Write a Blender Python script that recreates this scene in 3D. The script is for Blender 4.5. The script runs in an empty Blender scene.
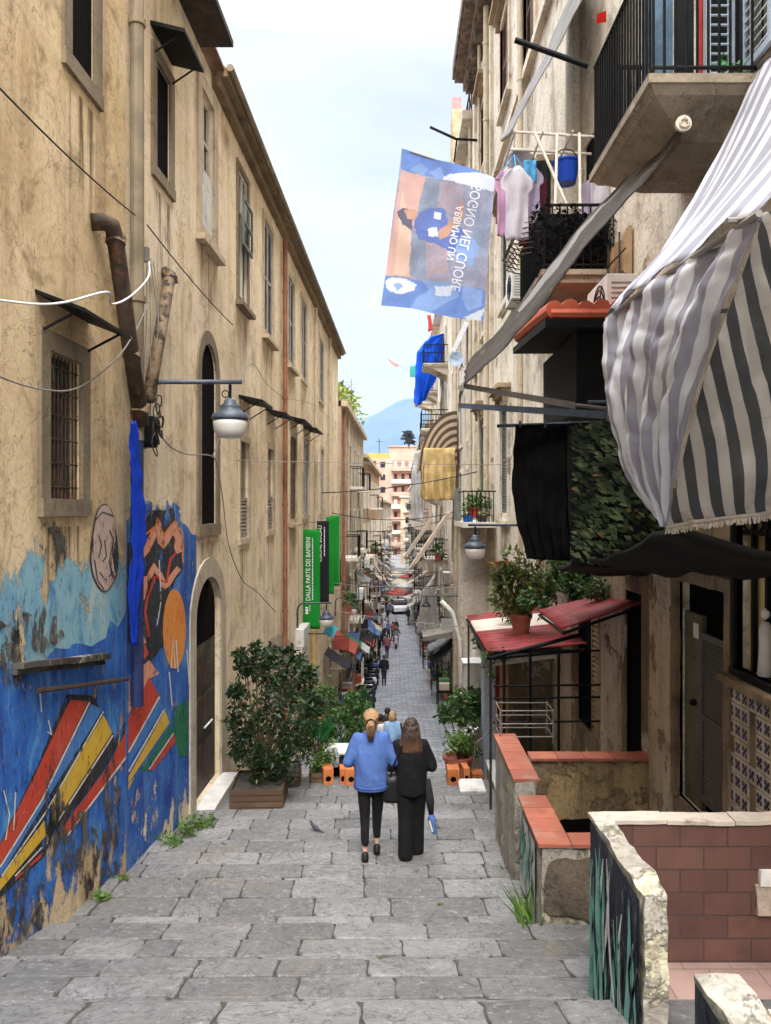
import bpy, bmesh, math, random
from mathutils import Vector, Matrix, noise
R = math.radians
rnd = random.Random(7)
F, CX, CY = 771.0, 395.0, 508.0          # focal length and principal point of the photograph, in pixels
scene = bpy.context.scene
COL = scene.collection

# ------------------------------------------------------------------ camera, sky, sun, exposure
cam_d = bpy.data.cameras.new('camera')
cam_d.sensor_fit = 'VERTICAL'
cam_d.sensor_height = 36.0
cam_d.lens = F / 1024 * 36.0
cam_d.shift_x = (385.5 - CX) / 1024
cam_d.shift_y = (CY - 512.0) / 1024
cam_d.clip_start, cam_d.clip_end = 0.05, 60000
cam = bpy.data.objects.new('camera', cam_d)
cam.rotation_euler = (R(90), 0, 0)
COL.objects.link(cam)
scene.camera = cam

SUN_EL, SUN_OFF = 48, 6                  # the bright part of the overcast: high, behind and a little right of the camera
world = bpy.data.worlds.new('World')
scene.world = world
world.use_nodes = True
wn, wl = world.node_tree.nodes, world.node_tree.links
wn.clear()
wo = wn.new('ShaderNodeOutputWorld'); wb = wn.new('ShaderNodeBackground')
sky = wn.new('ShaderNodeTexSky'); sky.sky_type = 'NISHITA'; sky.sun_disc = False
sky.sun_elevation = R(SUN_EL); sky.sun_rotation = R(180 - SUN_OFF)
sky.air_density, sky.dust_density, sky.ozone_density = 1.0, 2.0, 1.0
tc = wn.new('ShaderNodeTexCoord')
mp = wn.new('ShaderNodeMapping'); mp.inputs['Scale'].default_value = (1.6, 1.2, 4.5)
mp.inputs['Location'].default_value = (0.35, 0.1, 0.15)
wl.new(tc.outputs['Generated'], mp.inputs[0])
nz = wn.new('ShaderNodeTexNoise'); nz.inputs['Scale'].default_value = 1.5; nz.inputs['Detail'].default_value = 6
nz.inputs['Roughness'].default_value = 0.5
wl.new(mp.outputs[0], nz.inputs[0])
rp = wn.new('ShaderNodeValToRGB')
rp.color_ramp.elements[0].position = 0.36; rp.color_ramp.elements[0].color = (0.66, 0.66, 0.66, 1)
rp.color_ramp.elements[1].position = 0.56; rp.color_ramp.elements[1].color = (1, 1, 1, 1)
wl.new(nz.outputs[0], rp.inputs[0])
sep = wn.new('ShaderNodeSeparateXYZ'); wl.new(tc.outputs['Generated'], sep.inputs[0])
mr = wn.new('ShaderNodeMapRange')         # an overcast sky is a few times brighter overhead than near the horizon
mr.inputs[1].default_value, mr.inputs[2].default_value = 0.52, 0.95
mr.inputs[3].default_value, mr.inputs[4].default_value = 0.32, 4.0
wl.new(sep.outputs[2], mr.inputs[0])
mx = wn.new('ShaderNodeMix'); mx.data_type = 'RGBA'
mx.inputs[7].default_value = (6.2, 6.25, 6.3, 1)
gain = wn.new('ShaderNodeVectorMath'); gain.operation = 'SCALE'; gain.inputs[3].default_value = 1.6
wl.new(sky.outputs[0], gain.inputs[0])
wl.new(rp.outputs[0], mx.inputs[0]); wl.new(gain.outputs[0], mx.inputs[6])
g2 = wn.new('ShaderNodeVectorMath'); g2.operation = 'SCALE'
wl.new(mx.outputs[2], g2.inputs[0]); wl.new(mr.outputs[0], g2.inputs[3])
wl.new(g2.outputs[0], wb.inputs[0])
wb.inputs[1].default_value = 0.14
wl.new(wb.outputs[0], wo.inputs[0])

sun_d = bpy.data.lights.new('sun', 'SUN')
sun_d.energy, sun_d.angle, sun_d.color = 1.15, R(25), (1.0, 0.95, 0.88)
sun = bpy.data.objects.new('sun', sun_d)
a = R(SUN_OFF)
to_sun = Vector((math.sin(a) * math.cos(R(SUN_EL)), -math.cos(a) * math.cos(R(SUN_EL)), math.sin(R(SUN_EL))))
sun.rotation_euler = to_sun.to_track_quat('Z', 'Y').to_euler()
sun.location = (0, 0, 40)
COL.objects.link(sun)
vs = scene.view_settings
scene.display_settings.display_device = 'sRGB'
vs.view_transform, vs.look, vs.exposure, vs.gamma = 'Standard', 'None', 1.85, 1.0
vs.use_curve_mapping = False
cy = scene.cycles
cy.use_denoising = True
cy.max_bounces, cy.diffuse_bounces, cy.glossy_bounces, cy.transmission_bounces, cy.transparent_max_bounces = 6, 3, 2, 3, 12
cy.volume_bounces = 0

# ------------------------------------------------------------------ materials
def lin(c):
    return tuple(c) + (1,) if len(c) == 3 else tuple(c)
class NT:
    def __init__(s, name):
        s.m = bpy.data.materials.new(name); s.m.use_nodes = True
        s.t = s.m.node_tree; s.n = s.t.nodes; s.l = s.t.links
        s.n.clear()
        s.out = s.n.new('ShaderNodeOutputMaterial'); s.b = s.n.new('ShaderNodeBsdfPrincipled')
        s.l.new(s.b.outputs[0], s.out.inputs[0])
        s.tc = s.n.new('ShaderNodeTexCoord')
    def coords(s, scale=(1, 1, 1), rot=(0, 0, 0)):
        mp = s.n.new('ShaderNodeMapping'); mp.inputs['Scale'].default_value = scale; mp.inputs['Rotation'].default_value = rot
        s.l.new(s.tc.outputs['Object'], mp.inputs[0]); return mp.outputs[0]
    def noise(s, scale, detail=6, rough=0.6, vec=None, dist=0.0):
        n = s.n.new('ShaderNodeTexNoise'); n.inputs['Scale'].default_value = scale; n.inputs['Detail'].default_value = detail
        n.inputs['Roughness'].default_value = rough; n.inputs['Distortion'].default_value = dist
        s.l.new(vec if vec is not None else s.tc.outputs['Object'], n.inputs['Vector']); return n.outputs[0]
    def ramp(s, fac, a, b, va=0.0, vb=1.0):
        r = s.n.new('ShaderNodeMapRange'); r.interpolation_type = 'SMOOTHSTEP'
        r.inputs[1].default_value, r.inputs[2].default_value, r.inputs[3].default_value, r.inputs[4].default_value = a, b, va, vb
        s.l.new(fac, r.inputs[0]); return r.outputs[0]
    def mix(s, fac, ca, cb, mode='MIX'):
        m = s.n.new('ShaderNodeMix'); m.data_type = 'RGBA'; m.blend_type = mode
        if isinstance(fac, float): m.inputs[0].default_value = fac
        else: s.l.new(fac, m.inputs[0])
        for i, c in ((6, ca), (7, cb)):
            if isinstance(c, tuple): m.inputs[i].default_value = lin(c)
            else: s.l.new(c, m.inputs[i])
        return m.outputs[2]
    def math(s, op, a, b=None):
        m = s.n.new('ShaderNodeMath'); m.operation = op
        for i, v in ((0, a), (1, b)):
            if v is None: continue
            if isinstance(v, (int, float)): m.inputs[i].default_value = v
            else: s.l.new(v, m.inputs[i])
        return m.outputs[0]
    def bump(s, h, strength=0.4, dist=0.02):
        b = s.n.new('ShaderNodeBump'); b.inputs['Strength'].default_value = strength; b.inputs['Distance'].default_value = dist
        s.l.new(h, b.inputs['Height']); s.l.new(b.outputs[0], s.b.inputs['Normal'])
    def island(s):
        g = s.n.new('ShaderNodeNewGeometry'); return g.outputs['Random Per Island']
    def color(s, c):
        if isinstance(c, tuple): s.b.inputs['Base Color'].default_value = lin(c)
        else: s.l.new(c, s.b.inputs['Base Color'])
MATS = {}
def plain(name, col, rough=0.7, var=0.25, scale=6.0, metal=0.0, bump=0.0, spec=0.3, isl=0.0, dirt=None, dscale=3.0, dth=(0.5, 0.65)):
    if name in MATS: return MATS[name]
    t = NT(name)
    n = t.noise(scale)
    c = t.mix(t.ramp(n, 0.3, 0.7), tuple(v * (1 - var) for v in col), tuple(min(1, v * (1 + var * 0.6)) for v in col))
    if isl:
        c = t.mix(t.ramp(t.island(), 0, 1), c, tuple(v * (1 - isl) for v in col))
    if dirt:
        d = t.ramp(t.noise(dscale, 8, 0.65), dth[0], dth[1])
        c = t.mix(d, c, dirt)
    t.color(c)
    t.b.inputs['Roughness'].default_value = rough; t.b.inputs['Metallic'].default_value = metal
    t.b.inputs['Specular IOR Level'].default_value = spec
    if bump: t.bump(t.noise(scale * 6, 8), bump, 0.02)
    MATS[name] = t.m
    return t.m
def plaster(name, c1, c2, stain, patch=None, pth=(0.62, 0.66), pscale=0.9, streak=0.5, bump=0.35, lowz=None, lowc=None, fine=0.25, soot=0.0):
    """weathered render: two tones, vertical rain streaks, blotches and fallen patches"""
    if name in MATS: return MATS[name]
    t = NT(name)
    c = t.mix(t.ramp(t.noise(0.55, 5, 0.6, dist=0.4), 0.35, 0.65), c1, c2)
    st = t.noise(1.0, 6, 0.65, vec=t.coords((3.2, 3.2, 0.22)))
    c = t.mix(t.math('MULTIPLY', t.ramp(st, 0.46, 0.75), streak), c, stain)
    bl = t.noise(1.7, 8, 0.7, dist=0.6)
    c = t.mix(t.math('MULTIPLY', t.ramp(bl, 0.5, 0.72), 0.75), c, stain)
    fn = t.noise(22, 6, 0.7)
    c = t.mix(t.math('MULTIPLY', t.ramp(fn, 0.42, 0.75), fine), c, tuple(v * 0.35 for v in stain))
    h = t.math('ADD', t.noise(9, 8, 0.65), t.math('MULTIPLY', bl, 1.5))
    ck = t.noise(0.8, 9, 0.62, dist=1.5)
    c = t.mix(t.math('MULTIPLY', t.ramp(t.math('ABSOLUTE', t.math('SUBTRACT', ck, 0.5)), 0.0, 0.006, 1.0, 0.0), 0.6), c, tuple(v * 0.4 for v in stain))
    if soot:
        so = t.noise(0.42, 10, 0.72, dist=0.7)
        c = t.mix(t.math('MULTIPLY', t.ramp(so, 0.5, 0.66), soot), c, tuple(v * 0.4 for v in stain))
    if lowz is not None:
        sp = t.n.new('ShaderNodeSeparateXYZ'); t.l.new(t.tc.outputs['Object'], sp.inputs[0])
        lo = t.ramp(t.math('ADD', sp.outputs[2], t.math('MULTIPLY', t.noise(1.1, 8, 0.7), 3.0)), lowz + 2.6, lowz + 1.2)
        c = t.mix(t.math('MULTIPLY', lo, 0.85), c, lowc)
    if patch:
        pm = t.ramp(t.noise(pscale, 9, 0.68, dist=0.3), pth[0], pth[1])
        c = t.mix(pm, c, t.mix(t.ramp(t.noise(14, 6, 0.7), 0.35, 0.65), tuple(v * 0.55 for v in patch), patch))
        h = t.math('SUBTRACT', h, t.math('MULTIPLY', pm, 1.6))
    t.color(c); t.b.inputs['Roughness'].default_value = 0.92; t.b.inputs['Specular IOR Level'].default_value = 0.15
    t.bump(h, bump, 0.03)
    MATS[name] = t.m
    return t.m
def paint(name, cols, peel=0.44, soft=0.03, pscale=2.3, zfade=None, ztop=None, vscale=1.6, fine=True):
    """wall paint that has flaked off in places and lets the render underneath show (alpha)"""
    if name in MATS: return MATS[name]
    t = NT(name)
    n = t.noise(vscale, 8, 0.65, vec=t.coords((1, 1, 0.6)), dist=0.8)
    c = t.mix(t.ramp(n, 0.32, 0.52), cols[0], cols[1])
    if len(cols) > 2: c = t.mix(t.ramp(n, 0.52, 0.68), c, cols[2])
    fn = t.noise(16, 8, 0.75, vec=t.coords((1, 1, 0.45)))
    c = t.mix(t.math('MULTIPLY', t.ramp(fn, 0.54, 0.66), 0.85), c, tuple(v * 0.3 for v in cols[0]))
    dr = t.noise(1.0, 7, 0.7, vec=t.coords((9, 9, 0.7)), dist=0.5)
    c = t.mix(t.math('MULTIPLY', t.ramp(dr, 0.5, 0.68), 0.5), c, tuple(min(1, v * 0.55 + 0.12) for v in cols[-1]))
    c = t.mix(t.math('MULTIPLY', t.ramp(t.noise(38, 4, 0.7, vec=t.coords((1, 1, 0.3))), 0.6, 0.68), 0.5), c, (0.45, 0.42, 0.38))
    t.color(c); t.b.inputs['Roughness'].default_value = 0.75; t.b.inputs['Specular IOR Level'].default_value = 0.2
    p = t.noise(pscale, 10, 0.72, vec=t.coords((1, 1, 0.55)), dist=0.25)
    if zfade or ztop:
        sp = t.n.new('ShaderNodeSeparateXYZ'); t.l.new(t.tc.outputs['Object'], sp.inputs[0])
        if zfade: p = t.math('SUBTRACT', p, t.ramp(sp.outputs[2], zfade[0], zfade[1], zfade[2], 0.0))
        if ztop: p = t.math('SUBTRACT', p, t.ramp(sp.outputs[2], ztop[0], ztop[1], 0.0, ztop[2]))
    al = t.ramp(p, peel - soft, peel + soft)
    t.l.new(al, t.b.inputs['Alpha'])
    t.bump(t.math('ADD', p, t.math('MULTIPLY', fn, 0.4)), 0.25, 0.02)
    MATS[name] = t.m
    return t.m
def foliage(name, dark, light, trans=0.25):
    if name in MATS: return MATS[name]
    t = NT(name)
    c = t.mix(t.ramp(t.island(), 0.0, 1.0), dark, light)
    c = t.mix(t.ramp(t.noise(2.5, 3), 0.4, 0.65), c, tuple(v * 0.55 for v in dark))
    c = t.mix(t.ramp(t.island(), 0.965, 0.97), c, (0.16, 0.11, 0.035))
    t.color(c); t.b.inputs['Roughness'].default_value = 0.45; t.b.inputs['Specular IOR Level'].default_value = 0.35
    tr = t.n.new('ShaderNodeBsdfTranslucent'); t.l.new(c, tr.inputs[0])
    ms = t.n.new('ShaderNodeMixShader'); ms.inputs[0].default_value = trans
    t.l.new(t.b.outputs[0], ms.inputs[1]); t.l.new(tr.outputs[0], ms.inputs[2]); t.l.new(ms.outputs[0], t.out.inputs[0])
    MATS[name] = t.m
    return t.m
def stain_mat():
    """dirt washed down a wall by rain: an alpha sheet, densest at its top"""
    if 'rain_stain' in MATS: return MATS['rain_stain']
    t = NT('rain_stain'); t.color((0.10, 0.07, 0.04)); t.b.inputs['Roughness'].default_value = 0.95; t.b.inputs['Specular IOR Level'].default_value = 0.05
    sp = t.n.new('ShaderNodeSeparateXYZ'); t.l.new(t.tc.outputs['Generated'], sp.inputs[0])
    st = t.ramp(t.noise(1.0, 6, 0.65, vec=t.coords((9, 9, 0.5))), 0.42, 0.7)
    ed = t.ramp(t.math('ABSOLUTE', t.math('SUBTRACT', sp.outputs[1], 0.5)), 0.5, 0.3)
    al = t.math('MULTIPLY', t.math('MULTIPLY', st, t.ramp(sp.outputs[2], 0.0, 1.0, 0.0, 0.75)), ed)
    t.l.new(al, t.b.inputs['Alpha']); MATS['rain_stain'] = t.m
    return t.m
def fabric(name, col, trans=0.35, rough=0.9, var=0.15, weave=140, dirt=None):
    if name in MATS: return MATS[name]
    t = NT(name)
    c = t.mix(t.ramp(t.noise(3, 5), 0.35, 0.7), tuple(v * (1 - var) for v in col), col)
    if dirt: c = t.mix(t.ramp(t.noise(5, 8, 0.7), 0.55, 0.72), c, dirt)
    t.color(c); t.b.inputs['Roughness'].default_value = rough; t.b.inputs['Specular IOR Level'].default_value = 0.1
    t.bump(t.math('ADD', t.noise(weave, 2), t.math('MULTIPLY', t.noise(7, 4), 4.0)), 0.25, 0.01)
    if trans:
        tr = t.n.new('ShaderNodeBsdfTranslucent'); t.l.new(c, tr.inputs[0])
        ms = t.n.new('ShaderNodeMixShader'); ms.inputs[0].default_value = trans
        t.l.new(t.b.outputs[0], ms.inputs[1]); t.l.new(tr.outputs[0], ms.inputs[2]); t.l.new(ms.outputs[0], t.out.inputs[0])
    MATS[name] = t.m
    return t.m

# ------------------------------------------------------------------ mesh building
ORG = {}
class MB:
    def __init__(s): s.v = []; s.f = []; s.mi = []
    def add(s, vs, fs, m=0):
        o = len(s.v); s.v += [Vector(p) for p in vs]
        for f in fs: s.f.append([i + o for i in f]); s.mi.append(m)
        return s
    def hexa(s, p, m=0):                 # 8 points: bottom ring 0-3, top ring 4-7
        return s.add(p, [(3, 2, 1, 0), (4, 5, 6, 7), (0, 1, 5, 4), (1, 2, 6, 5), (2, 3, 7, 6), (3, 0, 4, 7)], m)
    def box(s, a, b, m=0):
        (x0, y0, z0), (x1, y1, z1) = a, b
        return s.hexa([(x0, y0, z0), (x1, y0, z0), (x1, y1, z0), (x0, y1, z0), (x0, y0, z1), (x1, y0, z1), (x1, y1, z1), (x0, y1, z1)], m)
    def rbox(s, c, size, rot=(0, 0, 0), m=0):
        M_ = Matrix.Translation(c) @ (Matrix.Rotation(rot[2], 4, 'Z') @ Matrix.Rotation(rot[1], 4, 'Y') @ Matrix.Rotation(rot[0], 4, 'X'))
        h = [v / 2 for v in size]
        p = [M_ @ Vector((sx * h[0], sy * h[1], sz * h[2])) for sz in (-1, 1) for sx, sy in ((-1, -1), (1, -1), (1, 1), (-1, 1))]
        return s.hexa(p, m)
    def quad(s, a, b, c, d, m=0): return s.add([a, b, c, d], [(0, 1, 2, 3)], m)
    def poly(s, pts, m=0): return s.add(pts, [tuple(range(len(pts)))], m)
    def tube(s, path, r, n=8, m=0, cap=True):
        path = [Vector(p) for p in path]
        rs = r if isinstance(r, (list, tuple)) else [r] * len(path)
        o = len(s.v); t0 = None; u = None
        for i, p in enumerate(path):
            t = ((path[min(i + 1, len(path) - 1)] - path[max(i - 1, 0)])).normalized()
            if u is None:
                u = t.orthogonal().normalized()
            else:
                u = (u - t * u.dot(t))
                u = u.normalized() if u.length > 1e-6 else t.orthogonal().normalized()
            w = t.cross(u)
            for k in range(n):
                a_ = 2 * math.pi * k / n
                s.v.append(p + (u * math.cos(a_) + w * math.sin(a_)) * rs[i])
        for i in range(len(path) - 1):
            for k in range(n):
                s.f.append([o + i * n + k, o + i * n + (k + 1) % n, o + (i + 1) * n + (k + 1) % n, o + (i + 1) * n + k]); s.mi.append(m)
        if cap:
            s.f.append([o + k for k in range(n)][::-1]); s.mi.append(m)
            s.f.append([o + (len(path) - 1) * n + k for k in range(n)]); s.mi.append(m)
        return s
    def bar(s, a, b, r=0.01, m=0, n=6): return s.tube([a, b], r, n, m)
    def lathe(s, c, prof, n=20, m=0, axis='Z'):   # prof: (radius, height) bottom to top
        o = len(s.v); c = Vector(c)
        for r_, h in prof:
            for k in range(n):
                a_ = 2 * math.pi * k / n
                if axis == 'Z': q = Vector((r_ * math.cos(a_), r_ * math.sin(a_), h))
                elif axis == 'X': q = Vector((h, r_ * math.cos(a_), r_ * math.sin(a_)))
                else: q = Vector((r_ * math.sin(a_), h, r_ * math.cos(a_)))
                s.v.append(c + q)
        for i in range(len(prof) - 1):
            for k in range(n):
                s.f.append([o + i * n + k, o + i * n + (k + 1) % n, o + (i + 1) * n + (k + 1) % n, o + (i + 1) * n + k]); s.mi.append(m)
        s.f.append([o + k for k in range(n)][::-1]); s.mi.append(m)
        s.f.append([o + (len(prof) - 1) * n + k for k in range(n)]); s.mi.append(m)
        return s
    def grid(s, fn, nu, nv, mf=None, us=None):
        o = len(s.v)
        us = us or [i / nu for i in range(nu + 1)]
        nu = len(us) - 1
        for i in range(nu + 1):
            for j in range(nv + 1): s.v.append(Vector(fn(us[i], j / nv)))
        for i in range(nu):
            for j in range(nv):
                s.f.append([o + i * (nv + 1) + j, o + (i + 1) * (nv + 1) + j, o + (i + 1) * (nv + 1) + j + 1, o + i * (nv + 1) + j + 1])
                s.mi.append(mf(i, j) if mf else 0)
        return s
    def capsule(s, a, b, ra, rb, n=10, m=0, flat=1.0):
        a, b = Vector(a), Vector(b); d = (b - a); L = d.length; t = d / L if L > 1e-6 else Vector((0, 0, 1))
        ring = []
        for k in range(4):
            th = math.pi / 2 * (1 - k / 3.0) * 0.96; ring.append((a - t * ra * math.sin(th), ra * math.cos(th)))
        for k in range(4):
            th = math.pi / 2 * (k / 3.0) * 0.96; ring.append((b + t * rb * math.sin(th), rb * math.cos(th)))
        return s.tube([q[0] for q in ring], [max(q[1], 1e-4) for q in ring], n, m)
    def ellipsoid(s, c, r, n=12, m=0, rot=None):
        c = Vector(c); o = len(s.v); nv = 8
        for j in range(nv + 1):
            th = math.pi * (j / nv - 0.5) * 0.985
            for k in range(n):
                q = Vector((r[0] * math.cos(th) * math.cos(2 * math.pi * k / n), r[1] * math.cos(th) * math.sin(2 * math.pi * k / n), r[2] * math.sin(th)))
                s.v.append(c + (rot @ q if rot else q))
        for j in range(nv):
            for k in range(n):
                s.f.append([o + j * n + k, o + j * n + (k + 1) % n, o + (j + 1) * n + (k + 1) % n, o + (j + 1) * n + k]); s.mi.append(m)
        s.f.append([o + k for k in range(n)][::-1]); s.mi.append(m)
        s.f.append([o + nv * n + k for k in range(n)]); s.mi.append(m)
        return s
    def loft(s, rings, m=0, n=16):       # rings: (center, rx, ry) horizontal ellipses
        o = len(s.v)
        for c, rx, ry in rings:
            for k in range(n):
                a_ = 2 * math.pi * k / n; s.v.append(Vector(c) + Vector((rx * math.cos(a_), ry * math.sin(a_), 0)))
        for i in range(len(rings) - 1):
            for k in range(n):
                s.f.append([o + i * n + k, o + i * n + (k + 1) % n, o + (i + 1) * n + (k + 1) % n, o + (i + 1) * n + k]); s.mi.append(m)
        s.f.append([o + k for k in range(n)][::-1]); s.mi.append(m)
        s.f.append([o + (len(rings) - 1) * n + k for k in range(n)]); s.mi.append(m)
        return s
    def move(s, off):
        s.v = [p + Vector(off) for p in s.v]; return s
    def xf(s, M_):
        s.v = [M_ @ p for p in s.v]; return s
    def build(s, name, mats, parent=None, smooth=False, bevel=0.0, solid=0.0, sub=0, remesh=0.0, rsmooth=6, rough=None, origin=None):
        if not isinstance(mats, (list, tuple)): mats = [mats]
        if parent is not None: org = ORG[parent.name]
        elif origin is not None: org = Vector(origin)
        else:
            xs = [p.x for p in s.v]; ys = [p.y for p in s.v]; zs = [p.z for p in s.v]
            org = Vector(((min(xs) + max(xs)) / 2, (min(ys) + max(ys)) / 2, min(zs)))
        me = bpy.data.meshes.new(name)
        me.from_pydata([tuple(p - org) for p in s.v], [], s.f)
        for m in mats: me.materials.append(m)
        me.polygons.foreach_set('material_index', s.mi)
        me.update()
        if rough:                          # cut into small faces and push the vertices about, for broken masonry edges
            cut, amp, sc = rough
            bm = bmesh.new(); bm.from_mesh(me)
            bmesh.ops.remove_doubles(bm, verts=bm.verts, dist=1e-5)
            for _ in range(7):
                long = [e for e in bm.edges if e.calc_length() > cut * 1.5]
                if not long: break
                bmesh.ops.subdivide_edges(bm, edges=long, cuts=1, use_grid_fill=True)
            for v in bm.verts:
                q = (v.co + org) * sc
                v.co += Vector(noise.noise_vector(q)) * amp + Vector(noise.noise_vector(q * 3.1)) * amp * 0.45
            bm.to_mesh(me); bm.free()
        o = bpy.data.objects.new(name, me); COL.objects.link(o)
        if remesh:
            bm = bmesh.new(); bm.from_mesh(me); bmesh.ops.recalc_face_normals(bm, faces=bm.faces); bm.to_mesh(me); bm.free()
            md = o.modifiers.new('r', 'REMESH'); md.mode = 'VOXEL'; md.voxel_size = remesh
            if rsmooth:
                ms = o.modifiers.new('s', 'SMOOTH'); ms.iterations = rsmooth; ms.factor = 0.5
            dg = bpy.context.evaluated_depsgraph_get()
            nm = bpy.data.meshes.new_from_object(o.evaluated_get(dg))
            o.modifiers.clear(); o.data = nm
            nm.materials.clear()
            for m in mats: nm.materials.append(m)
            nm.polygons.foreach_set('material_index', [0] * len(nm.polygons))
            smooth = True
        if smooth: o.data.polygons.foreach_set('use_smooth', [True] * len(o.data.polygons))
        if bevel:
            b = o.modifiers.new('b', 'BEVEL'); b.width = bevel; b.segments = 2; b.limit_method = 'ANGLE'
        if solid:
            b = o.modifiers.new('t', 'SOLIDIFY'); b.thickness = solid
        if sub:
            b = o.modifiers.new('u', 'SUBSURF'); b.levels = sub; b.render_levels = sub
        if parent is not None:
            o.parent = parent; ORG[o.name] = org
        else:
            o.location = org; ORG[o.name] = org
        return o
def tag(o, label=None, cat=None, group=None, kind=None):
    if label: o['label'] = label
    if cat: o['category'] = cat
    if group: o['group'] = group
    if kind: o['kind'] = kind
    return o
def thing(name, label, cat, loc=(0, 0, 0), group=None):
    o = bpy.data.objects.new(name, None); COL.objects.link(o)
    o.location = loc; o.empty_display_size = 0.2; ORG[o.name] = Vector(loc)
    return tag(o, label, cat, group)
def copy_thing(o, loc, rz=None, label=None, scale=None):
    def cp(src, par):
        c = src.copy(); COL.objects.link(c)
        if par is not None: c.parent = par
        for k in [q for q in src.children]: cp(k, c)
        return c
    c = cp(o, None); c.location = loc; ORG[c.name] = Vector(loc)
    if rz is not None: c.rotation_euler = (0, 0, rz)
    if scale: c.scale = scale
    if label: c['label'] = label
    return c
def text(body, name, mat_, parent, origin, xdir, ydir, size, extrude=0.002, mirror=False):
    cu = bpy.data.curves.new(name, 'FONT'); cu.body = body; cu.size = size; cu.extrude = extrude
    tmp = bpy.data.objects.new(name, cu); COL.objects.link(tmp)
    dg = bpy.context.evaluated_depsgraph_get()
    me = bpy.data.meshes.new_from_object(tmp.evaluated_get(dg))
    bpy.data.objects.remove(tmp)
    xd = Vector(xdir).normalized(); yd = Vector(ydir).normalized(); zd = xd.cross(yd)
    if mirror: xd = -xd
    org = ORG[parent.name]
    for v in me.vertices:
        v.co = Vector(origin) + xd * v.co.x + yd * v.co.y + zd * v.co.z - org
    me.materials.clear(); me.materials.append(mat_)
    o = bpy.data.objects.new(name, me); COL.objects.link(o); o.parent = parent; ORG[o.name] = org
    return o

# ------------------------------------------------------------------ the place: walls and ground as functions
LX0, LS, RX = -3.1, 0.0156, 2.85
def lx(y): return LX0 + LS * y
def P(side, y, z, out=0.0):
    return Vector((lx(y) + out, y, z)) if side == 'L' else Vector((RX - out, y, z))
def Ld(px): return F * -LX0 / (407 - px)                 # depth of a column of the left wall
def Rd(px, out=0.0): return F * (RX - out) / (px - CX)
def zat(py, d): return (CY - py) * d / F
def D(px, py, d): return Vector(((px - CX) * d / F, d, zat(py, d)))
def pbox(mb, side, y0, y1, z0, z1, o0, o1, m=0):
    p = [P(side, y0, z0, o0), P(side, y1, z0, o0), P(side, y1, z0, o1), P(side, y0, z0, o1)]
    q = [P(side, y0, z1, o0), P(side, y1, z1, o0), P(side, y1, z1, o1), P(side, y0, z1, o1)]
    if side == 'R': p.reverse(); q.reverse()
    return mb.hexa([p[3], p[2], p[1], p[0], q[3], q[2], q[1], q[0]], m)
GP = [(-12, -1.5), (0, -1.6), (2.6, -2.15), (4.2, -2.81), (4.9, -3.08), (5.8, -3.38), (6.65, -3.66), (7.7, -3.87), (9, -4.08), (11.8, -4.55),
      (13.3, -4.8), (20, -6.9), (25.4, -7.62), (44, -10.1), (60, -10.98), (80, -11.3), (110, -11.5), (400, -11.6)]
def zg(d):
    for (a0, z0), (a1, z1) in zip(GP, GP[1:]):
        if d <= a1: return z0 + (z1 - z0) * (d - a0) / (a1 - a0)
    return GP[-1][1]
STEPS = [-2, -0.6, 0.8, 2.1, 3.3, 4.45, 5.5, 6.7, 8.0, 9.5, 11.2, 13.3]
def zs(d, rise=0.14):                                     # height of the stepped ramp
    for a0, a1 in zip(STEPS, STEPS[1:]):
        if a0 <= d < a1:
            k = (d - a0) / (a1 - a0)
            return (zg(a0) - rise / 2) * (1 - k) + (zg(a1) + rise / 2) * k
    return zg(d)
# ------------------------------------------------------------------ shared materials
M_stone = None
def stone_mat(name, base, isl=True, dark=0.5):
    t = NT(name)
    c = t.mix(t.ramp(t.noise(1.6, 6, 0.6), 0.35, 0.68), tuple(v * 0.8 for v in base), tuple(v * 1.15 for v in base))
    if isl:
        c = t.mix(t.ramp(t.island(), 0.0, 1.0), c, t.mix(0.75, c, tuple(v * 0.5 for v in base)))
    sp = t.noise(15, 12, 0.85)
    c = t.mix(t.math('MULTIPLY', t.ramp(sp, 0.52, 0.62), dark), c, tuple(v * 0.25 for v in base))
    c = t.mix(t.math('MULTIPLY', t.ramp(sp, 0.46, 0.38), 0.6), c, tuple(min(1, v * 1.9) for v in base))
    ck = t.noise(2.6, 10, 0.6, dist=1.2)
    cr = t.ramp(t.math('ABSOLUTE', t.math('SUBTRACT', ck, 0.5)), 0.0, 0.012, 1.0, 0.0)
    c = t.mix(t.math('MULTIPLY', cr, 0.75), c, tuple(v * 0.15 for v in base))
    br = t.ramp(t.noise(0.9, 8, 0.7, dist=0.5), 0.55, 0.7)
    c = t.mix(t.math('MULTIPLY', br, 0.55), c, (base[0] * 0.85, base[1] * 0.72, base[2] * 0.55))
    t.color(c); t.b.inputs['Roughness'].default_value = 0.62; t.b.inputs['Specular IOR Level'].default_value = 0.35
    t.bump(t.math('ADD', t.noise(11, 10, 0.7), t.math('MULTIPLY', sp, 0.9)), 0.8, 0.035)
    MATS[name] = t.m
    return t.m
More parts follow.
